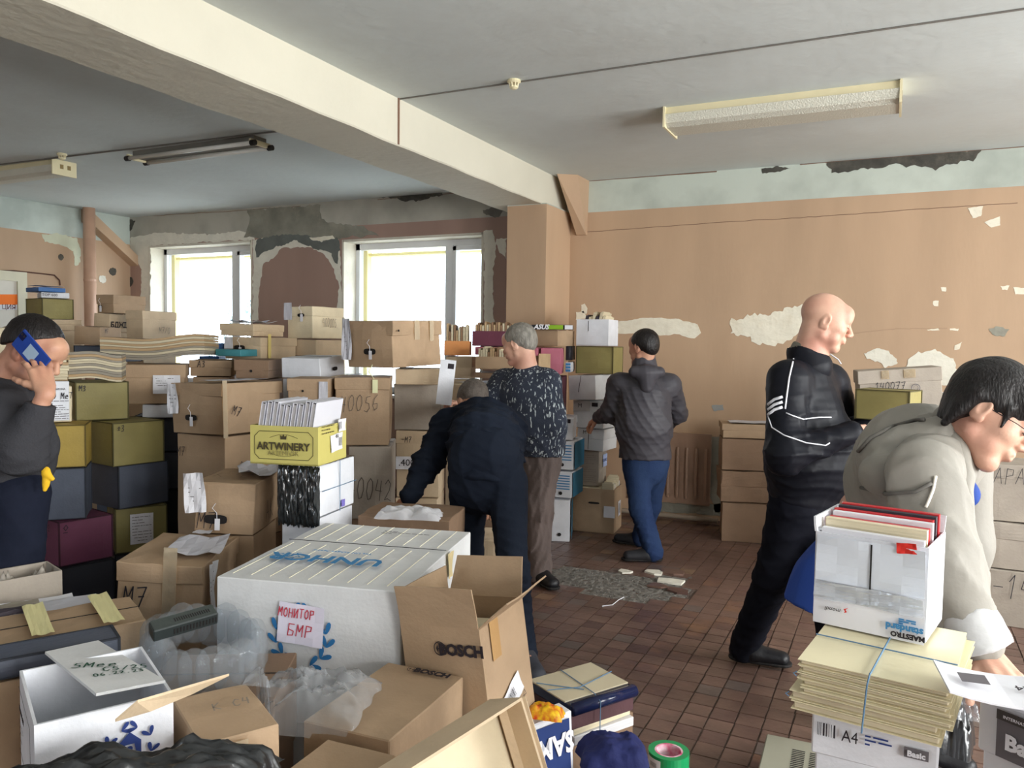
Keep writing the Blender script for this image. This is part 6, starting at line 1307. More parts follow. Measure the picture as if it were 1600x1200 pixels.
def hand_prims(curl=(35, 40, 25), spread=5, thumb=30, side=1):
    """local hand: wrist at 0, +y to the fingers, +z back of the hand, thumb to +x*side"""
    p = [('cap', 0, V3(side*.018, .02, 0), V3(side*.024, .085, 0), .017, .014), ('cap', .012, V3(0, .018, .002), V3(0, .09, .002), .018, .014), ('cap', .012, V3(-side*.018, .02, 0), V3(-side*.024, .08, -.002), .016, .012), ('cap', .012, V3(0, -.01, 0), V3(0, .02, 0), .025, .023, (0, 0, 1), .8)]
    for i, (x, L) in enumerate(((.027, .075), (.009, .084), (-.009, .078), (-.026, .06))):
        a = math.radians(-side*(1.5-i)*-spread); q = V3(side*x, .088-(.006 if i == 3 else 0), 0); th = 0
        for j, (fr, r) in enumerate(((.46, .0095), (.3, .0085), (.24, .0075))):
            th += math.radians(curl[j]*(1+.08*i)); d = V3(math.sin(a)*math.cos(th), math.cos(a)*math.cos(th), -math.sin(th)); e = q+d*L*fr
            p.append(('cap', .003 if j else .006, q, e, r, r*.93)); q = e
    q = V3(side*.022, .03, -.006)
    for j, (L, r) in enumerate(((.038, .014), (.032, .011), (.025, .0095))):
        a = math.radians(48-thumb*.5*j); d = V3(side*math.sin(a), math.cos(a), -.35-.1*j); d /= np.linalg.norm(d); e = q+d*L; p.append(('cap', .006, q, e, r, r*.9)); q = e
    return p
SKIN = mat('skin_fair', srgb(206, 164, 142), rough=.48, var=.1, scale=9, bump=.08, bscale=160, col2=srgb(190, 138, 120))
SKINT = mat('skin_tan', srgb(190, 146, 120), rough=.48, var=.1, scale=9, bump=.08, bscale=160, col2=srgb(172, 118, 98))
def limb(a, b, c, r0, r1, r2, k=.02): return [('cap', k, a, b, r0, r1), ('cap', k, b, c, r1, r2)]
def torso(J, w, dp, k=.06, waist=1.0, belly=0, bdir=None):
    """elliptical trunk from pelvis to neck base; w half widths, dp depth ratio"""
    ax = J['shr']-J['shl']; ax = ax/np.linalg.norm(ax); s = 1/dp
    p = [('cap', 0, J['pel'], J['mid'], w[0]*dp, w[1]*dp*waist, ax, s), ('cap', k, J['mid'], J['che'], w[1]*dp*waist, w[2]*dp, ax, s)]
    p += [('cap', k, J['shl']*.86+J['shr']*.14, J['shr']*.86+J['shl']*.14, w[3], w[3]), ('cap', k, J['che'], J['nek'], w[3]*1.05, .06)]
    if belly: p += [('ell', .06, J['mid']+bdir*belly, (w[1]*.85, w[1]*.85, w[1]*.95))]
    return p
def skeleton_body(J, skin, root, name='body', handsM=(), headM=None, hp=None, neck=.055, headres=.003, hres=.0028):
    """one body mesh: coarse under the clothes, fine for head and hands"""
    VV = []; FF = []; n = 0
    b = torso(J, (.14, .13, .15, .055), .62, .05)
    for s in 'lr':
        b += limb(J['sh'+s], J['el'+s], J['wr'+s], .048, .038, .025); b += limb(J['hip'+s], J['kn'+s], J['an'+s], .075, .05, .036)
        b += [('cap', .02, J['an'+s], J['toe'+s], .036, .03)]
    lo, hi = bounds(b, .03); V, F = nets(b, lo, hi, .013); VV.append(V); FF.append(F+n); n += len(V)
    if headM is not None:
        base = J['nek']; hb = headM[:3, 3]
        p = lp(hp, headM)+[('cap', .022, hb+headM[:3, :3] @ V3(0, -.025, -.05), base, neck, neck*1.08), ('cap', .02, base, base+(base-hb)*.15, neck*1.05, neck*1.1)]
        lo, hi = bounds(p, .02); V, F = nets(p, lo, hi, headres); VV.append(V); FF.append(F+n); n += len(V)
    for M_, pr in handsM:
        w_ = M_[:3, 3]; s_ = 'l' if np.linalg.norm(J['wrl']-w_) < np.linalg.norm(J['wrr']-w_) else 'r'; e_ = J['el'+s_]-w_; e_ = e_/np.linalg.norm(e_)
        p = lp(pr, M_)+[('cap', .012, w_, w_+e_*.13, .025, .034)]; lo, hi = bounds(p, .01); V, F = nets(p, lo, hi, hres); VV.append(V); FF.append(F+n); n += len(V)
    return mesh_np(name, np.concatenate(VV), np.concatenate(FF), skin, root)
def cloth(name, prims, m, root, h=.008, lab=None):
    lo, hi = bounds(prims, .04); V, F = nets(prims, lo, hi, h); o = mesh_np(name, V, F, m, root)
    if lab: o['label'] = lab
    return o
def hair_prims(th=.012, back=-.03, line=.045, low=-.03, fringe=0):
    p = [('ell', 0, V3(0, -.02, .038), (.079+th, .098+th, .086+th)), ('ell', .02, V3(0, -.07, .0), (.06+th, .04+th, .06+th*.5))]
    if fringe: p += [('ell', .02, V3(0, .06, .06), (.06, .045+fringe, .04))]
    return p
def fuzz(amp, fr, seed, st=(1, 1, .25)):
    def f(P, d): return d-amp*wob(P*np.array(st)[None], fr, seed)
    return ('fn', f)
def garment(name, m): return m
def stripe(root, name, pts, r, m, lift=0): s = MB(); s.tube(pts, r, 6); return s.go(name, m, root, None, True)
FW = CM[2].copy(); FW[2] = 0; FW /= np.linalg.norm(FW); RT = CM[0].copy(); RT[2] = 0; RT /= np.linalg.norm(RT); UP = V3(0, 0, 1)
def fl_(p, z=.0): p = np.array(p, float); p[2] = z; return p
def J_(d): return {k: (at(*v) if len(v) == 3 else np.array(v[0], float)) for k, v in d.items()}
def shoes(root, J, m, L=.27, label=None, soles=None):
    for s in 'lr':
        a, t = J['an'+s], J['toe'+s]; d = t-a; d[2] = 0; d /= np.linalg.norm(d); z = a[2]-.075
        heel = np.array([a[0], a[1], z])-d*.055; toe = heel+d*L; sd = np.cross(d, UP)
        p = [('cap', 0, heel+UP*.04+d*.03, heel+UP*.045+d*.1, .04, .042), ('cap', .03, heel+UP*.04+d*.1, toe+UP*.032-d*.04, .042, .033, sd, 1.3), ('cap', .03, heel+UP*.05+d*.045, a+UP*.01, .042, .046), ('cut', heel+UP*.004, -UP)]
        o = cloth('shoe', p, m, root, .007)
        p = [('cap', 0, heel+d*.03+UP*.01, toe-d*.04+UP*.01, .043, .046), ('cut', heel+UP*.001, -UP), ('cut', heel+UP*.016, UP)]; c_ = cloth('sole', p, soles or mat('dark_sole', srgb(30, 28, 28), var=.1), o, .007)

# ---------------- the bald man with a track jacket, facing right
face1 = RT*math.cos(.25)-FW*math.sin(.25)
J = J_(dict(pel=(1262, 778, 3.56), mid=(1264, 715, 3.53), che=(1258, 645, 3.52), nek=(1265, 556, 3.5), shl=(1296, 598, 3.66), shr=(1230, 594, 3.4), ell=(1330, 712, 3.72), elr=(1226, 712, 3.28), wrl=(1348, 668, 3.55), wrr=(1330, 676, 3.26),
     hipl=(1284, 786, 3.6), hipr=(1244, 786, 3.5), knl=(1300, 935, 3.3), knr=(1212, 895, 3.58), anl=(1320, 1085, 3.2), anr=(1162, 996, 3.74), toel=(1370, 1105, 3.15), toer=(1205, 1022, 3.70)))
J['anl'][2] = .085; J['toel'][2] = .03; J['anr'][2] = .09; J['toer'][2] = .03
r1 = empty('person', Mt(fl_(J['pel'])), 'bald person in a black track jacket with white stripes holding an olive box', 'person')
P0_ = Matrix.Translation(r1.location)
def at_root(r):  # children carry world coordinates
    for c in r.children: c.matrix_parent_inverse = r.matrix_basis.inverted()
hM = frame(at(1290, 503, 3.47), face1-UP*.3, UP+face1*.3)
hands = [(frame(J['wrr'], at(1362, 676, 3.3)-J['wrr'], UP*.5-FW), hand_prims((30, 40, 30), 4, 20, 1)), (frame(J['wrl'], at(1376, 676, 3.5)-J['wrl'], UP), hand_prims((40, 40, 30), 4, 20, -1))]
skeleton_body(J, SKIN, r1, handsM=hands, headM=hM, hp=head_prims(1.08, 1.03, .003), neck=.068)
TJ = mat('black_track_fabric', srgb(20, 21, 28), rough=.5, var=.15, scale=5, bump=.12, bscale=14, spec=.15); TP = mat('black_trouser_fabric', srgb(19, 20, 28), rough=.8, var=.2, bump=.15, bscale=18, spec=.1)
jk = torso(J, (.205, .215, .2, .085), .76, .07, belly=.05, bdir=face1)+[('cut', J['pel']-UP*.04, -UP)]
for s in 'lr': jk += limb(J['sh'+s], J['el'+s], J['wr'+s], .088, .075, .05, .04)
jk += [folds(.007, 5, 26, None, [J['elr'], J['mid'], J['pel'], (J['elr']+J['wrr'])/2], .16)]
jk += [('cut', J['nek']+UP*.02, UP+face1*.35)]
jo = cloth('jacket', jk, TJ, r1, .0085)
cd = UP-face1*.28; cd /= np.linalg.norm(cd); cb = J['nek']-UP*.045
cl = [('cap', 0, cb, cb+cd*.06, .098, .082), ('subcap', .004, cb-cd*.1, cb+cd*.3, .066, .07), ('cut', cb+cd*.085, UP+face1*.35), ('sub', .004, cb+face1*.13+cd*.06, (.05, .03, .09))]
cloth('collar', cl, TJ, r1, .005)
sh_ = [('cap', 0, cb, cb+cd*.07, .07, .064), ('cut', cb+cd*.098, UP+face1*.4)]
cloth('shirt_collar', sh_, mat('grey_plaid_shirt', srgb(120, 116, 104), var=.3, scale=40), r1, .006)
tr = [('cap', 0, J['pel']+UP*.05, J['pel']-UP*.06, .17, .16, face1, .8)]
for s in 'lr': tr += limb(J['hip'+s], J['kn'+s], J['an'+s]-UP*.02, .118, .086, .068, .04)
tr += [('cut', J['pel']+UP*.06, UP), folds(.008, 8, 20, None, [J['knr'], J['anr'], J['hipr']], .18)]
cloth('trousers', tr, TP, r1, .0095)
shoes(r1, J, mat('black_shoe', srgb(24, 24, 28), rough=.45, var=.2, bump=.2))
PIP = mat('white_piping', srgb(220, 220, 226), var=0, bump=0)
def onsurf(prims, p, d, r=.0):
    """walk from p along d to the garment surface"""
    p = np.array(p, float); d = np.array(d, float)/np.linalg.norm(d); t = 0
    for _ in range(60):
        v = float(field((p+d*t)[None], prims)[0])
        if v < .002: break
        t += max(v*.7, .001)
        if t > 1.2: break
    return p+d*(t-r)
def piping(pix, prims, root, r=.0035, m=None, name='piping', t0=2.6):
    pts = []
    for (x0, y0), (x1, y1) in zip(pix[:-1], pix[1:]):
        k = max(2, int(math.hypot(x1-x0, y1-y0)/6))
        for i in range(k): x, y = x0+(x1-x0)*i/k, y0+(y1-y0)*i/k; pts.append(onsurf(prims, CO+ray(x, y)*t0, ray(x, y), r*.6))
    return stripe(root, name, pts, r, m or PIP)
piping([(1254, 546), (1240, 560), (1233, 590), (1229, 620), (1226, 645)], jk, r1)
piping([(1228, 645), (1240, 650), (1255, 655), (1280, 652), (1305, 652)], jk, r1, .0028)
piping([(1200, 650), (1206, 668), (1225, 680), (1260, 692), (1290, 696), (1303, 688)], jk, r1, .0028)
for k in range(3): piping([(1200, 632+8*k), (1210, 624+8*k), (1229, 618+8*k)], jk, r1, .006, name='white_stripe')
piping([(1297, 553), (1310, 562), (1318, 575)], jk, r1, .0028)
HEAD1 = hM; at_root(r1)
OH = box('archive_box', 'olive archive box held by the bald person', 'R', 1421, 612, 3.36, .17, 1338, 1440, 660, kind='arch', col='olive')

# ---------------- the far man in a grey jacket, seen from behind
f2 = FW*.8-RT*.6
J = J_(dict(pel=(1008, 712, 5.55), mid=(1006, 665, 5.5), che=(1007, 620, 5.5), nek=(1007, 576, 5.5), shl=(966, 600, 5.55), shr=(1047, 602, 5.55), ell=(955, 645, 5.6), elr=(1058, 645, 5.65), wrl=(936, 652, 5.75), wrr=(1046, 660, 5.85),
     hipl=(995, 722, 5.55), hipr=(1024, 722, 5.6), knl=(1000, 795, 5.5), knr=(1016, 790, 5.75), anl=(1021, 855, 5.45), anr=(1001, 826, 5.85), toel=(992, 862, 5.45), toer=(982, 828, 5.9)))
for s in 'lr': J['an'+s][2] = .085; J['toe'+s][2] = .03
r2 = empty('person', Mt(fl_(J['pel'])), 'person in a grey hooded jacket and blue jeans facing the boxes by the far wall', 'person')
hM = frame(at(1005, 543, 5.5), FW*.75-RT*.66-UP*.12, UP)
hands = [(frame(J['wrl'], at(924, 660, 5.8)-J['wrl'], UP-RT), hand_prims((20, 30, 25), 4, 20, -1)), (frame(J['wrr'], FW-RT*.5, UP), hand_prims((40, 40, 30), 4, 20, 1))]
skeleton_body(J, SKINT, r2, handsM=hands, headM=hM, hp=head_prims(1.0), neck=.058, headres=.004, hres=.004)
GJ = mat('grey_jacket_fabric', srgb(70, 68, 74), rough=.5, var=.15, scale=5, bump=.15, bscale=14, spec=.25)
jk = torso(J, (.175, .185, .18, .08), .72, .06)+[('cap', .03, J['pel'], J['pel']-UP*.02, .17, .175, FW, .75), ('cut', J['pel']-UP*.02, -UP)]
for s in 'lr': jk += limb(J['sh'+s], J['el'+s], J['wr'+s], .082, .07, .052, .04)
jk += [folds(.008, 12, 22, None, [J['ell'], J['elr'], J['che'], J['mid']], .2)]
jk2 = jk+[('cut', J['nek']+UP*.06, UP)]
cloth('jacket', jk2, GJ, r2, .009)
hd = [('cap', 0, J['nek']+UP*.0, J['nek']+UP*.075, .095, .075, FW, .9), ('cap', .02, J['nek']-FW*.1-RT*.085-UP*.02, J['nek']-FW*.1+RT*.085-UP*.02, .04, .04), ('cap', .03, J['nek']-FW*.11-UP*.03, J['nek']-FW*.115-UP*.13, .06, .035, RT, 1.3), ('sub', .008, J['nek']+UP*.09+FW*.015, (.06, .06, .06)), folds(.006, 3, 34)]
cloth('hood', hd, GJ, r2, .007)
tr = [('cap', 0, J['pel'], J['pel']-UP*.08, .15, .15, FW, .8)]
for s in 'lr': tr += limb(J['hip'+s], J['kn'+s], J['an'+s]-UP*.02, .1, .075, .068, .03)
tr += [folds(.006, 18, 24, None, [J['knl'], J['anl']], .2)]
cloth('jeans', tr, mat('blue_denim', srgb(42, 58, 88), spec=.1, rough=.85, var=.3, scale=3, bump=.2, bscale=120, col2=srgb(30, 44, 80)), r2, .0095)
shoes(r2, J, mat('black_sneaker', srgb(38, 38, 42), rough=.6, var=.2))
hp = [(p[0], p[1], *p[2:]) for p in hair_prims(.007)]+[('cut', V3(0, .065, .03), V3(0, 1, -.5)), ('cut', V3(0, -.02, -.05), V3(0, .2, -1))]
hr = lp(hp, hM)+[fuzz(.0015, 160, 2)]
for s in (-1, 1): hr += [('sub', 0, hM[:3, :3] @ V3(s*.09, .03, -.03)+hM[:3, 3], (.03, .05, .05))]
HBK = mat('black_hair', srgb(26, 22, 22), rough=.45, var=.3, scale=40, bump=.5, bscale=180, stretch=(1, 1, .2))
cloth('hair', hr, HBK, r2, .004)
at_root(r2)

# ---------------- the man in the flecked sweater
J = J_(dict(pel=(838, 705, 5.0), mid=(832, 660, 4.95), che=(822, 620, 4.95), nek=(822, 577, 4.95), shl=(786, 598, 5.05), shr=(856, 598, 4.9), ell=(752, 648, 4.92), elr=(862, 662, 4.85), wrl=(722, 634, 4.74), wrr=(845, 690, 5.1),
     hipl=(824, 722, 5.05), hipr=(848, 722, 4.95), knl=(826, 800, 5.1), knr=(840, 795, 4.9), anl=(820, 872, 5.2), anr=(842, 885, 4.95), toel=(806, 880, 5.35), toer=(856, 893, 4.85)))
for s in 'lr': J['an'+s][2] = .085; J['toe'+s][2] = .03
r3 = empty('person', Mt(fl_(J['pel'])), 'grey haired person in a dark white-flecked sweater and brown trousers, facing left', 'person')
f3 = -RT*.85+FW*.5
hM = frame(at(811, 538, 4.93), f3-UP*.25, UP+f3*.2)
hands = [(frame(J['wrl'], at(704, 628, 4.66)-J['wrl'], UP), hand_prims((20, 35, 25), 4, 20, -1))]
skeleton_body(J, SKIN, r3, handsM=hands, headM=hM, hp=head_prims(1.05, 1.0, .002), neck=.066, headres=.0035, hres=.004)
SW = mat('flecked_sweater_knit', srgb(44, 50, 64), rough=.9, var=.2, scale=8, bump=.4, bscale=120)
N_ = SW.node_tree.nodes; L_ = SW.node_tree.links; tc = N_.new('ShaderNodeTexCoord'); mp = N_.new('ShaderNodeMapping'); mp.inputs['Scale'].default_value = (1, 1, .22); L_.new(tc.outputs['Object'], mp.inputs[0])
vz = N_.new('ShaderNodeTexNoise'); vz.inputs['Scale'].default_value = 75; vz.inputs['Detail'].default_value = 2; vz.inputs['Distortion'].default_value = .6; L_.new(mp.outputs[0], vz.inputs['Vector'])
cr = N_.new('ShaderNodeValToRGB'); cr.color_ramp.elements[0].position = .595; cr.color_ramp.elements[1].position = .64; L_.new(vz.outputs[0], cr.inputs[0])
pb = N_['Principled BSDF']; old = pb.inputs['Base Color'].links[0].from_socket; mx = N_.new('ShaderNodeMixRGB'); L_.new(cr.outputs[0], mx.inputs[0]); L_.new(old, mx.inputs[1]); mx.inputs[2].default_value = srgb(176, 184, 186); L_.new(mx.outputs[0], pb.inputs['Base Color'])
jk = torso(J, (.19, .205, .2, .085), .8, .07)+[('cut', J['pel']-UP*.02, -UP)]
for s in 'lr': jk += limb(J['sh'+s], J['el'+s], J['wr'+s], .088, .075, .045, .04)
jk += [('cut', J['nek']+UP*.035, UP), folds(.006, 22, 20, None, [J['elr'], J['pel']], .2)]
cloth('sweater', jk, SW, r3, .009)
tr = [('cap', 0, J['pel'], J['pel']-UP*.1, .155, .155, FW, .85)]
for s in 'lr': tr += limb(J['hip'+s], J['kn'+s], J['an'+s]-UP*.02, .105, .088, .08, .03)
tr += [folds(.012, 28, 22, None, [J['knr'], J['anr'], J['hipr']], .25)]
cloth('trousers', tr, mat('brown_cargo_fabric', srgb(92, 80, 76), rough=.85, var=.15, bump=.2, bscale=60), r3, .0095)
shoes(r3, J, mat('black_shoe', srgb(24, 24, 28)))
hp = hair_prims(.008)+[('cut', V3(0, .07, .05), V3(0, 1, -.35)), ('cut', V3(0, -.03, -.06), V3(0, .25, -1))]
hr = lp(hp, hM)+[fuzz(.002, 150, 6)]
for s in (-1, 1): hr += [('sub', 0, hM[:3, :3] @ V3(s*.09, .035, -.03)+hM[:3, 3], (.035, .055, .055))]
cloth('hair', hr, mat('grey_hair', srgb(136, 132, 124), rough=.6, var=.35, scale=60, bump=.6, bscale=220, stretch=(1, 1, .3)), r3, .0035)
at_root(r3)
wf = at(697, 597, 4.60); s = MB(); s.box((-.045, -.03, -.13), (.045, .03, .13)); o = s.go('white_document_case', cmat('white'), None, Mt(wf, 30, 0, 6)); tag(o, 'white upright document case with a black label held by the grey haired person', 'box file'); s = MB(); s.box((.0, -.031, .08), (.035, -.03, .11)); s.go('black_label', PRN, o)

# ---------------- the man bending down to the left
J = J_(dict(pel=(758, 735, 3.78), mid=(760, 695, 3.85), che=(756, 672, 4.08), nek=(742, 655, 4.28), shl=(700, 664, 4.16), shr=(800, 668, 4.16), ell=(668, 725, 4.05), elr=(790, 730, 4.3), wrl=(640, 775, 3.95), wrr=(765, 770, 4.45),
     hipl=(730, 752, 3.85), hipr=(792, 752, 3.75), knl=(733, 865, 3.95), knr=(802, 890, 3.6), anl=(732, 985, 4.0), anr=(816, 1010, 3.66), toel=(742, 985, 4.2), toer=(836, 1045, 3.5)))
for s in 'lr': J['an'+s][2] = .085; J['toe'+s][2] = .03
r4 = empty('person', Mt(fl_(J['pel'])), 'person in dark work clothes bending down over boxes, back to the viewer', 'person')
f4 = FW*.5-UP*.8-RT*.3
hM = frame(at(738, 630, 4.4), f4, FW*.6+UP)
hands = [(frame(J['wrl'], at(628, 800, 3.95)-J['wrl'], -FW-RT*.6), hand_prims((15, 25, 20), 4, 20, 1)), (frame(J['wrr'], -UP, FW), hand_prims((20, 30, 25), 4, 20, 1))]
skeleton_body(J, SKINT, r4, handsM=hands, headM=hM, hp=head_prims(1.0), neck=.06, headres=.005, hres=.004)
DK = mat('dark_navy_work_fabric', srgb(32, 38, 50), rough=.85, var=.2, scale=3, bump=.15, bscale=50, col2=srgb(22, 27, 38), spec=.1); DK2 = mat('black_sleeve_fabric', srgb(22, 26, 42), rough=.85, var=.15, bump=.15, bscale=50)
jk = [('cap', 0, J['pel'], J['mid'], .165, .17, FW, .85), ('cap', .06, J['mid'], J['che'], .17, .165, FW, .85), ('cap', .06, J['che'], J['nek'], .15, .075), ('cut', J['pel']-UP*.02, -UP), ('cap', .06, J['shl']*.8+J['shr']*.2, J['shr']*.8+J['shl']*.2, .105, .105)]
for s in 'lr': jk += limb(J['sh'+s], J['el'+s], J['wr'+s], .088, .07, .05, .04)
jk += [('fn', lambda P, d: d-.005*np.abs(np.sin((P @ RT)*38+2*(P @ UP)))*(np.abs(P @ UP-J['che'][2]) < .2)), folds(.013, 32, 20, None, [J['ell'], J['pel'], J['mid'], J['che']], .25)]
cloth('jacket', jk, DK, r4, .009)
tr = [('cap', 0, J['pel']+UP*.05, J['pel']-UP*.05, .18, .165, FW, .8)]
for s in 'lr': tr += limb(J['hip'+s], J['kn'+s], J['an'+s]-UP*.02, .098, .074, .07, .015)
tr += [folds(.011, 38, 18, None, [J['knr'], J['anr'], J['pel']], .25)]
cloth('trousers', tr, DK, r4, .0095)
shoes(r4, J, mat('dark_work_boot', srgb(52, 54, 62), rough=.7, var=.2), L=.29)
hr = lp(hair_prims(.008)+[('cut', V3(0, .07, .05), V3(0, 1, -.35)), ('cut', V3(0, -.03, -.06), V3(0, .25, -1))], hM)+[fuzz(.002, 150, 6)]
cloth('hair', hr, mat('dark_grey_hair', srgb(90, 82, 76), rough=.6, var=.35, scale=60, bump=.6, bscale=220), r4, .005)
at_root(r4)

# ---------------- the man on the phone at the left edge
J = J_(dict(pel=(2, 760, 2.95), mid=(2, 700, 2.93), che=(-4, 645, 2.92), nek=(10, 592, 2.92), shl=(-25, 640, 3.1), shr=(5, 648, 2.76), ell=(0, 700, 3.2), elr=(34, 706, 2.66), wrl=(40, 745, 3.1), wrr=(72, 612, 2.68),
     hipl=(0, 775, 3.0), hipr=(24, 775, 2.88), knl=(-5, 900, 3.05), knr=(22, 900, 2.88), anl=(-20, 1100, 3.1), anr=(10, 1100, 2.9), toel=(20, 1120, 3.05), toer=(50, 1120, 2.85)))
for s in 'lr': J['an'+s][2] = .085; J['toe'+s][2] = .03
r5 = empty('person', Mt(fl_(J['pel'])), 'person in a dark grey sweater speaking on a blue phone at the left edge', 'person')
f5 = RT*.95-FW*.1
hM = frame(at(54, 549, 2.9), f5-UP*.55, UP+f5*.5)
# hand holding the phone: drawn from the wrist up to the ear
hdir = at(58, 560, 2.73)-J['wrr']
HM5 = frame(J['wrr'], hdir, -FW*.8+RT*.6)
skeleton_body(J, SKINT, r5, handsM=[(HM5, hand_prims((8, 28, 22), 9, 20, -1))], headM=hM, hp=head_prims(1.08, .98, .004), neck=.068, headres=.003, hres=.0026)
SG = mat('dark_grey_knit', srgb(60, 60, 64), spec=.1, rough=.9, var=.15, scale=9, bump=.3, bscale=140)
jk = torso(J, (.175, .18, .175, .085), .85, .07, belly=.03, bdir=f5)+[('cut', J['pel']+UP*.03, -UP)]
for s in 'lr': jk += limb(J['sh'+s], J['el'+s], J['wr'+s]-(J['wr'+s]-J['el'+s])*.1, .09, .078, .046, .04)
jk += [('cut', J['nek']+UP*.02, UP+f5*.3), folds(.007, 42, 20, None, [J['elr'], J['shr'], J['mid']], .18)]
cloth('sweater', jk, SG, r5, .0085)
tr = [('cap', 0, J['pel']+UP*.04, J['pel']-UP*.1, .15, .15, f5, .9)]
for s in 'lr': tr += limb(J['hip'+s], J['kn'+s], J['an'+s]-UP*.02, .115, .09, .075, .03)
tr += [('cut', J['pel']+UP*.07, UP), folds(.007, 48, 18, None, [J['knr']], .25)]
cloth('trousers', tr, mat('navy_trousers', srgb(28, 32, 46), spec=.1, rough=.85, var=.15, bump=.15, bscale=60), r5, .0095)
shoes(r5, J, mat('black_shoe', srgb(24, 24, 28)))
hp = hair_prims(.007)+[('cut', V3(0, .085, .06), V3(0, 1, -.25)), ('cut', V3(0, -.06, -.0), V3(0, .75, -1))]
hr = lp(hp, hM)+[fuzz(.0015, 170, 9)]
for s in (-1, 1): hr += [('sub', 0, hM[:3, :3] @ V3(s*.09, .02, -.01)+hM[:3, 3], (.03, .055, .045))]
cloth('hair', hr, HBK, r5, .0035)
at_root(r5)
HEAD5 = hM
pc_ = at(44, 546, 2.74); pu = at(66, 556, 2.74)-at(30, 534, 2.74); pd_ = at(58, 568, 2.73)-at(30, 535, 2.75)
PM_ = frame(at(49, 550, 2.742), pd_, -FW-RT*.1)
e = empty('mobile_phone', Matrix(PM_.tolist()), 'blue mobile phone held to the ear by the person at the left edge', 'phone')
s = MB(); s.box((-.037, -.078, -.004), (.037, .078, .004)); bev(s.go('phone_body', mat('phone_blue', srgb(36, 64, 140), rough=.15, var=.1, scale=20, bump=0), e), .003, 2)
s = MB(); s.box((-.028, -.05, .0042), (-.004, -.074, .0058)); s.go('camera_bump', mat('phone_dark', srgb(20, 26, 60), rough=.1, bump=0), e)
for y in (-.056, -.068): s = MB(); s.lathe([(0, .0062), (.0045, .0062), (.0045, .0056)], 12, (-.02, y, 0)); s.go('lens', DARK, e)
s = MB(); s.box((-.02, -.02, .0042), (.025, .03, .005)); s.go('sticker', mat('pale_sticker', srgb(150, 170, 190), rough=.3, bump=0), e)
YG = mat('yellow_cloth', srgb(240, 190, 40), var=.08, bump=.2); p = at(72, 748, 2.8)
gp = [('cap', 0, p+UP*.028, p-UP*.02, .016, .012, FW, .5), ('cap', .008, p+UP*.02, p+RT*.022+UP*.0, .013, .008), ('cap', .008, p-UP*.01, p-UP*.04-RT*.005, .011, .007)]
lo, hi = bounds(gp, .02); V, F = nets(gp, lo, hi, .004); o = mesh_np('glove', V, F, YG); tag(o, 'yellow glove hanging from the trousers of the person at the left edge', 'glove')

# ---------------- the woman bending over the paper box at the right
J = J_(dict(pel=(1412, 790, 2.55), mid=(1408, 755, 2.38), che=(1430, 715, 2.15), nek=(1487, 690, 2.02), shl=(1500, 690, 2.25), shr=(1440, 745, 1.86), ell=(1500, 850, 2.25), elr=(1470, 880, 1.76), wrl=(1500, 950, 2.25), wrr=(1536, 1018, 1.7),
     hipl=(1390, 800, 2.6), hipr=(1350, 800, 2.45), knl=(1420, 960, 2.7), knr=(1390, 960, 2.6), anl=(1440, 1150, 2.85), anr=(1410, 1150, 2.75), toel=(1480, 1180, 2.8), toer=(1450, 1190, 2.7)))
for s in 'lr': J['an'+s][2] = .085; J['toe'+s][2] = .03
r6 = empty('person', Mt(fl_(J['pel'])), 'dark haired person in glasses and a light coat bending over the paper box at right', 'person')
f6 = RT*.8-UP*.5-FW*.25
hM = frame(at(1543, 647, 1.96), RT*.64-UP*.5-FW*.55, UP*.84+RT*.48-FW*.1)
hands = [(frame(J['wrr'], at(1575, 1062, 1.62)-J['wrr'], UP-FW), hand_prims((25, 35, 25), 5, 20, 1)), (frame(J['wrl'], -UP, RT), hand_prims((25, 35, 25), 5, 20, -1))]
skeleton_body(J, SKIN, r6, handsM=hands, headM=hM, hp=head_prims(.92, .97, .002), neck=.052, headres=.0026, hres=.0028)
CT_ = mat('light_grey_coat_fabric', srgb(140, 136, 128), rough=.7, var=.1, scale=3, bump=.2, bscale=40)
jk = [('cap', 0, J['pel'], J['mid'], .15, .15, FW, .85), ('cap', .06, J['mid'], J['che'], .15, .14, FW, .9), ('cap', .06, J['che'], J['nek']-(J['nek']-J['che'])*.25, .135, .07), ('cap', .06, J['shl']*.8+J['shr']*.2, J['shr']*.85+J['shl']*.15, .085, .085)]
for s in 'lr': jk += limb(J['sh'+s], J['el'+s], J['wr'+s]-(J['wr'+s]-J['el'+s])*.12, .085, .078, .06, .035)
jk += [('cap', .08, J['pel'], J['pel']-UP*.1+RT*.0, .15, .16, FW, .85), folds(.011, 52, 15, None, [J['elr'], (J['elr']+J['wrr'])/2, J['che'], J['shr']], .2)]
cloth('coat', jk, CT_, r6, .0085)
wd = J['wrr']-J['elr']; wd /= np.linalg.norm(wd); cf = J['wrr']-wd*.03
cuff = [('cap', 0, cf-wd*.045, cf+wd*.012, .062, .066), ('cut', cf+wd*.028, wd), ('cut', cf-wd*.06, -wd), folds(.006, 57, 30)]
cloth('rolled_cuff', cuff, mat('coat_lining', srgb(184, 184, 184), rough=.7, var=.08, bump=.15), r6, .005)
rc_ = [('cap', 0, cf, J['wrr']+wd*.01, .04, .038), ('cut', J['wrr']+wd*.012, wd)]; cloth('red_sleeve', rc_, mat('red_knit', srgb(150, 30, 40), rough=.9), r6, .005)
nk = (J['nek']-J['che']); nk /= np.linalg.norm(nk)
hood = [('cap', 0, at(1378, 715, 2.05), at(1470, 682, 2.0), .065, .055), ('cap', .05, at(1375, 742, 1.95), at(1462, 722, 1.9), .05, .04), folds(.012, 59, 20)]
cloth('hood', hood, CT_, r6, .007)
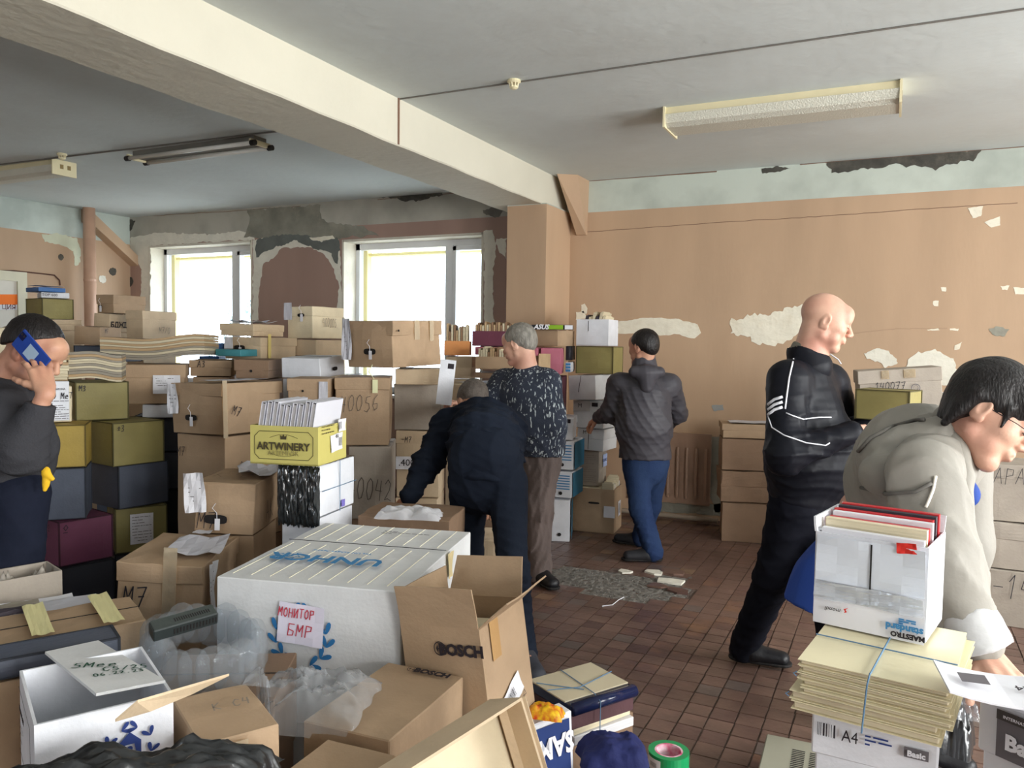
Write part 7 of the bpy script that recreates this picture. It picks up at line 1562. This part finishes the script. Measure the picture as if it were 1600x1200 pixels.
cloth('collar', [('cap', 0, at(1483, 655, 2.02), at(1500, 745, 1.9), .04, .028), ('cap', .02, at(1500, 745, 1.9), at(1508, 800, 1.86), .028, .02), ('subcap', .01, J['nek'], hM[:3, 3], .055, .06), folds(.004, 61, 30)], CT_, r6, .006)
SEAM = mat('coat_seam', srgb(96, 93, 88), var=0, bump=0)
piping([(1340, 706), (1360, 684), (1395, 666), (1430, 656), (1452, 655)], jk+hood[:2], r6, .005, SEAM, 'seam', 1.2)
piping([(1345, 762), (1385, 772), (1430, 768), (1462, 752)], jk, r6, .005, SEAM, 'seam', 1.2)
piping([(1462, 744), (1458, 765), (1450, 785), (1443, 800)], jk, r6, .0035, mat('white_cord', srgb(232, 226, 214), var=0, bump=0), 'draw_cord', 1.4)
sk = [('cap', 0, J['pel']-UP*.02, J['pel']-UP*.3-RT*.14, .15, .2, FW, .85), ('cap', .05, J['pel']-UP*.3-RT*.14, J['pel']-UP*.46-RT*.22, .2, .19, FW, .8), ('cut', at(1240, 950, 2.5), -UP-RT*.2), folds(.012, 63, 12, (1, 0, 0))]
cloth('skirt', sk, mat('royal_blue_cloth', srgb(32, 64, 140), rough=.8, var=.1, bump=.15), r6, .009)
cloth('blouse', [('cap', 0, J['che']+RT*.08-UP*.05, at(1508, 772, 2.0), .06, .035)], mat('royal_blue_cloth', srgb(32, 64, 140)), r6, .008)
shoes(r6, J, mat('black_shoe', srgb(24, 24, 28)), L=.24)
hp = [('ell', 0, V3(0, -.012, .045), (.087, .105, .096)), ('ell', .03, V3(0, -.06, -.015), (.07, .038, .075)), ('ell', .03, V3(0, .065, .065), (.07, .05, .045))]
for s in (-1, 1): hp += [('cap', .02, V3(s*.074, -.035, .02), V3(s*.066, -.055, -.075), .018, .008), ('cap', .01, V3(s*.073, .04, .03), V3(s*.072, .048, -.018), .008, .002)]
hp += [('sub', .006, V3(0, .12, -.03), (.075, .07, .065)), ('sub', .006, V3(.088, .0, -.012), (.022, .022, .03)), ('sub', .006, V3(-.088, .0, -.012), (.022, .022, .03))]
hr = lp(hp, hM)+[('fn', lambda P, d: d-.0035*np.abs(wob((P-hM[:3, 3]) @ hM[:3, :3]*np.array([1, .35, .6]), 90, 13)))]
cloth('hair', hr, HBK, r6, .0035)
sg = MB(); GM = mat('thin_metal_frame', srgb(60, 56, 60), metal=.6, rough=.3, bump=0)
g_ = MB()
for s in (-1, 1):
    c = V3(s*.031, .108, .002); g_.tube([c+V3(.023*math.cos(a), .004*math.cos(a)*0, .018*math.sin(a)) for a in np.linspace(0, 6.283, 17)], .0011, 5, cap=False); g_.tube([V3(s*.054, .106, .006), V3(s*.07, .07, .008), V3(s*.079, .0, .006)], .0012, 5)
g_.tube([V3(-.009, .112, .006), V3(.009, .112, .006)], .0012, 5); g_.go('glasses', GM, r6, Matrix(hM.tolist()))
at_root(r6)
# eyebrows and lashes as thin hair pieces
def brows(r, M_, m):
    for s in (-1, 1):
        b = MB(); b.tube([V3(s*.014, .096, .022), V3(s*.03, .094, .027), V3(s*.048, .08, .021)], .003, 6, .0018); o = b.go('eyebrow', m, r, Matrix(M_.tolist())); o.matrix_parent_inverse = r.matrix_basis.inverted()
        b = MB(); b.tube([V3(s*.018, .0915, -.001), V3(s*.031, .095, -.003), V3(s*.044, .0885, .0)], .0016, 5); o = b.go('eyelashes', m, r, Matrix(M_.tolist())); o.matrix_parent_inverse = r.matrix_basis.inverted()

brows(r1, HEAD1, mat('faint_brow', srgb(150, 110, 90), var=0)); brows(r6, hM, HBK); brows(r5, HEAD5, HBK)
# hidden cartons that carry the pile, fitted between what already stands there
def rect(c, phi, a, b, k=1.0):
    r = math.radians(phi); X = np.array([math.cos(r), math.sin(r)])*a/2*k; Y = np.array([-math.sin(r), math.cos(r)])*b/2*k; c = np.array(c[:2]); return [c-X-Y, c+X-Y, c+X+Y, c-X+Y]
def olap(P, Q):
    for A_, B_ in ((P, Q), (Q, P)):
        for i in range(2):
            d = A_[i+1]-A_[i]; d = d/np.linalg.norm(d); p = [v @ d for v in A_]; q = [v @ d for v in B_]
            if min(max(p)-min(q), max(q)-min(p)) < -.014: return False
    return True
placed = [(rect(B_.c, B_.phi, B_.a, B_.b), B_.zb, B_.top) for B_ in BOXES]
for pr_ in [o for o in bpy.data.objects if o.name.split('.')[0] == 'person']:          # nobody stands inside a carton
    placed.append((rect(pr_.location, 25, .6, .6), 0, 1.2))
nsup = 0
for H, n, a, b, m, label, sd in SUPS:
    for i in range(n):
        sh = (H.zb-.004)/n; z0, z1 = i*sh, (i+1)*sh
        for k in (.95, .85, .7, .55, .42, .32, .22, .14):
            R_ = rect(H.c, H.phi, a, b, k)
            if not any(z1 > q0+.0005 and z0 < q1-.0005 and olap(R_, Q) for Q, q0, q1 in placed): break
        else: continue
        placed.append((R_, z0, z1)); nsup += 1
        o = empty('carton', Mt((H.c[0], H.c[1], z0), H.phi), 'plain carton '+('directly' if i == n-1 else ORD[i]+' from floor')+' beneath '+' '.join(label.replace(',', '').split()[:10]), 'box', 'cartons low inside the pile')
        V, F = sheet_box(a*k, b*k, sh-.003, sd+i+50, .001, 3, .0); me('body', V, F, m, o)
for o in [o for o in bpy.data.objects if o.type == 'FONT']:
    dg = bpy.context.evaluated_depsgraph_get(); break
for o in [o for o in bpy.data.objects if o.type == 'FONT']:
    m_ = bpy.data.meshes.new_from_object(o.evaluated_get(dg)); n_ = bpy.data.objects.new('printed_text', m_); COL.objects.link(n_)
    n_.parent = o.parent; n_.matrix_basis = o.matrix_basis.copy(); bpy.data.objects.remove(o)
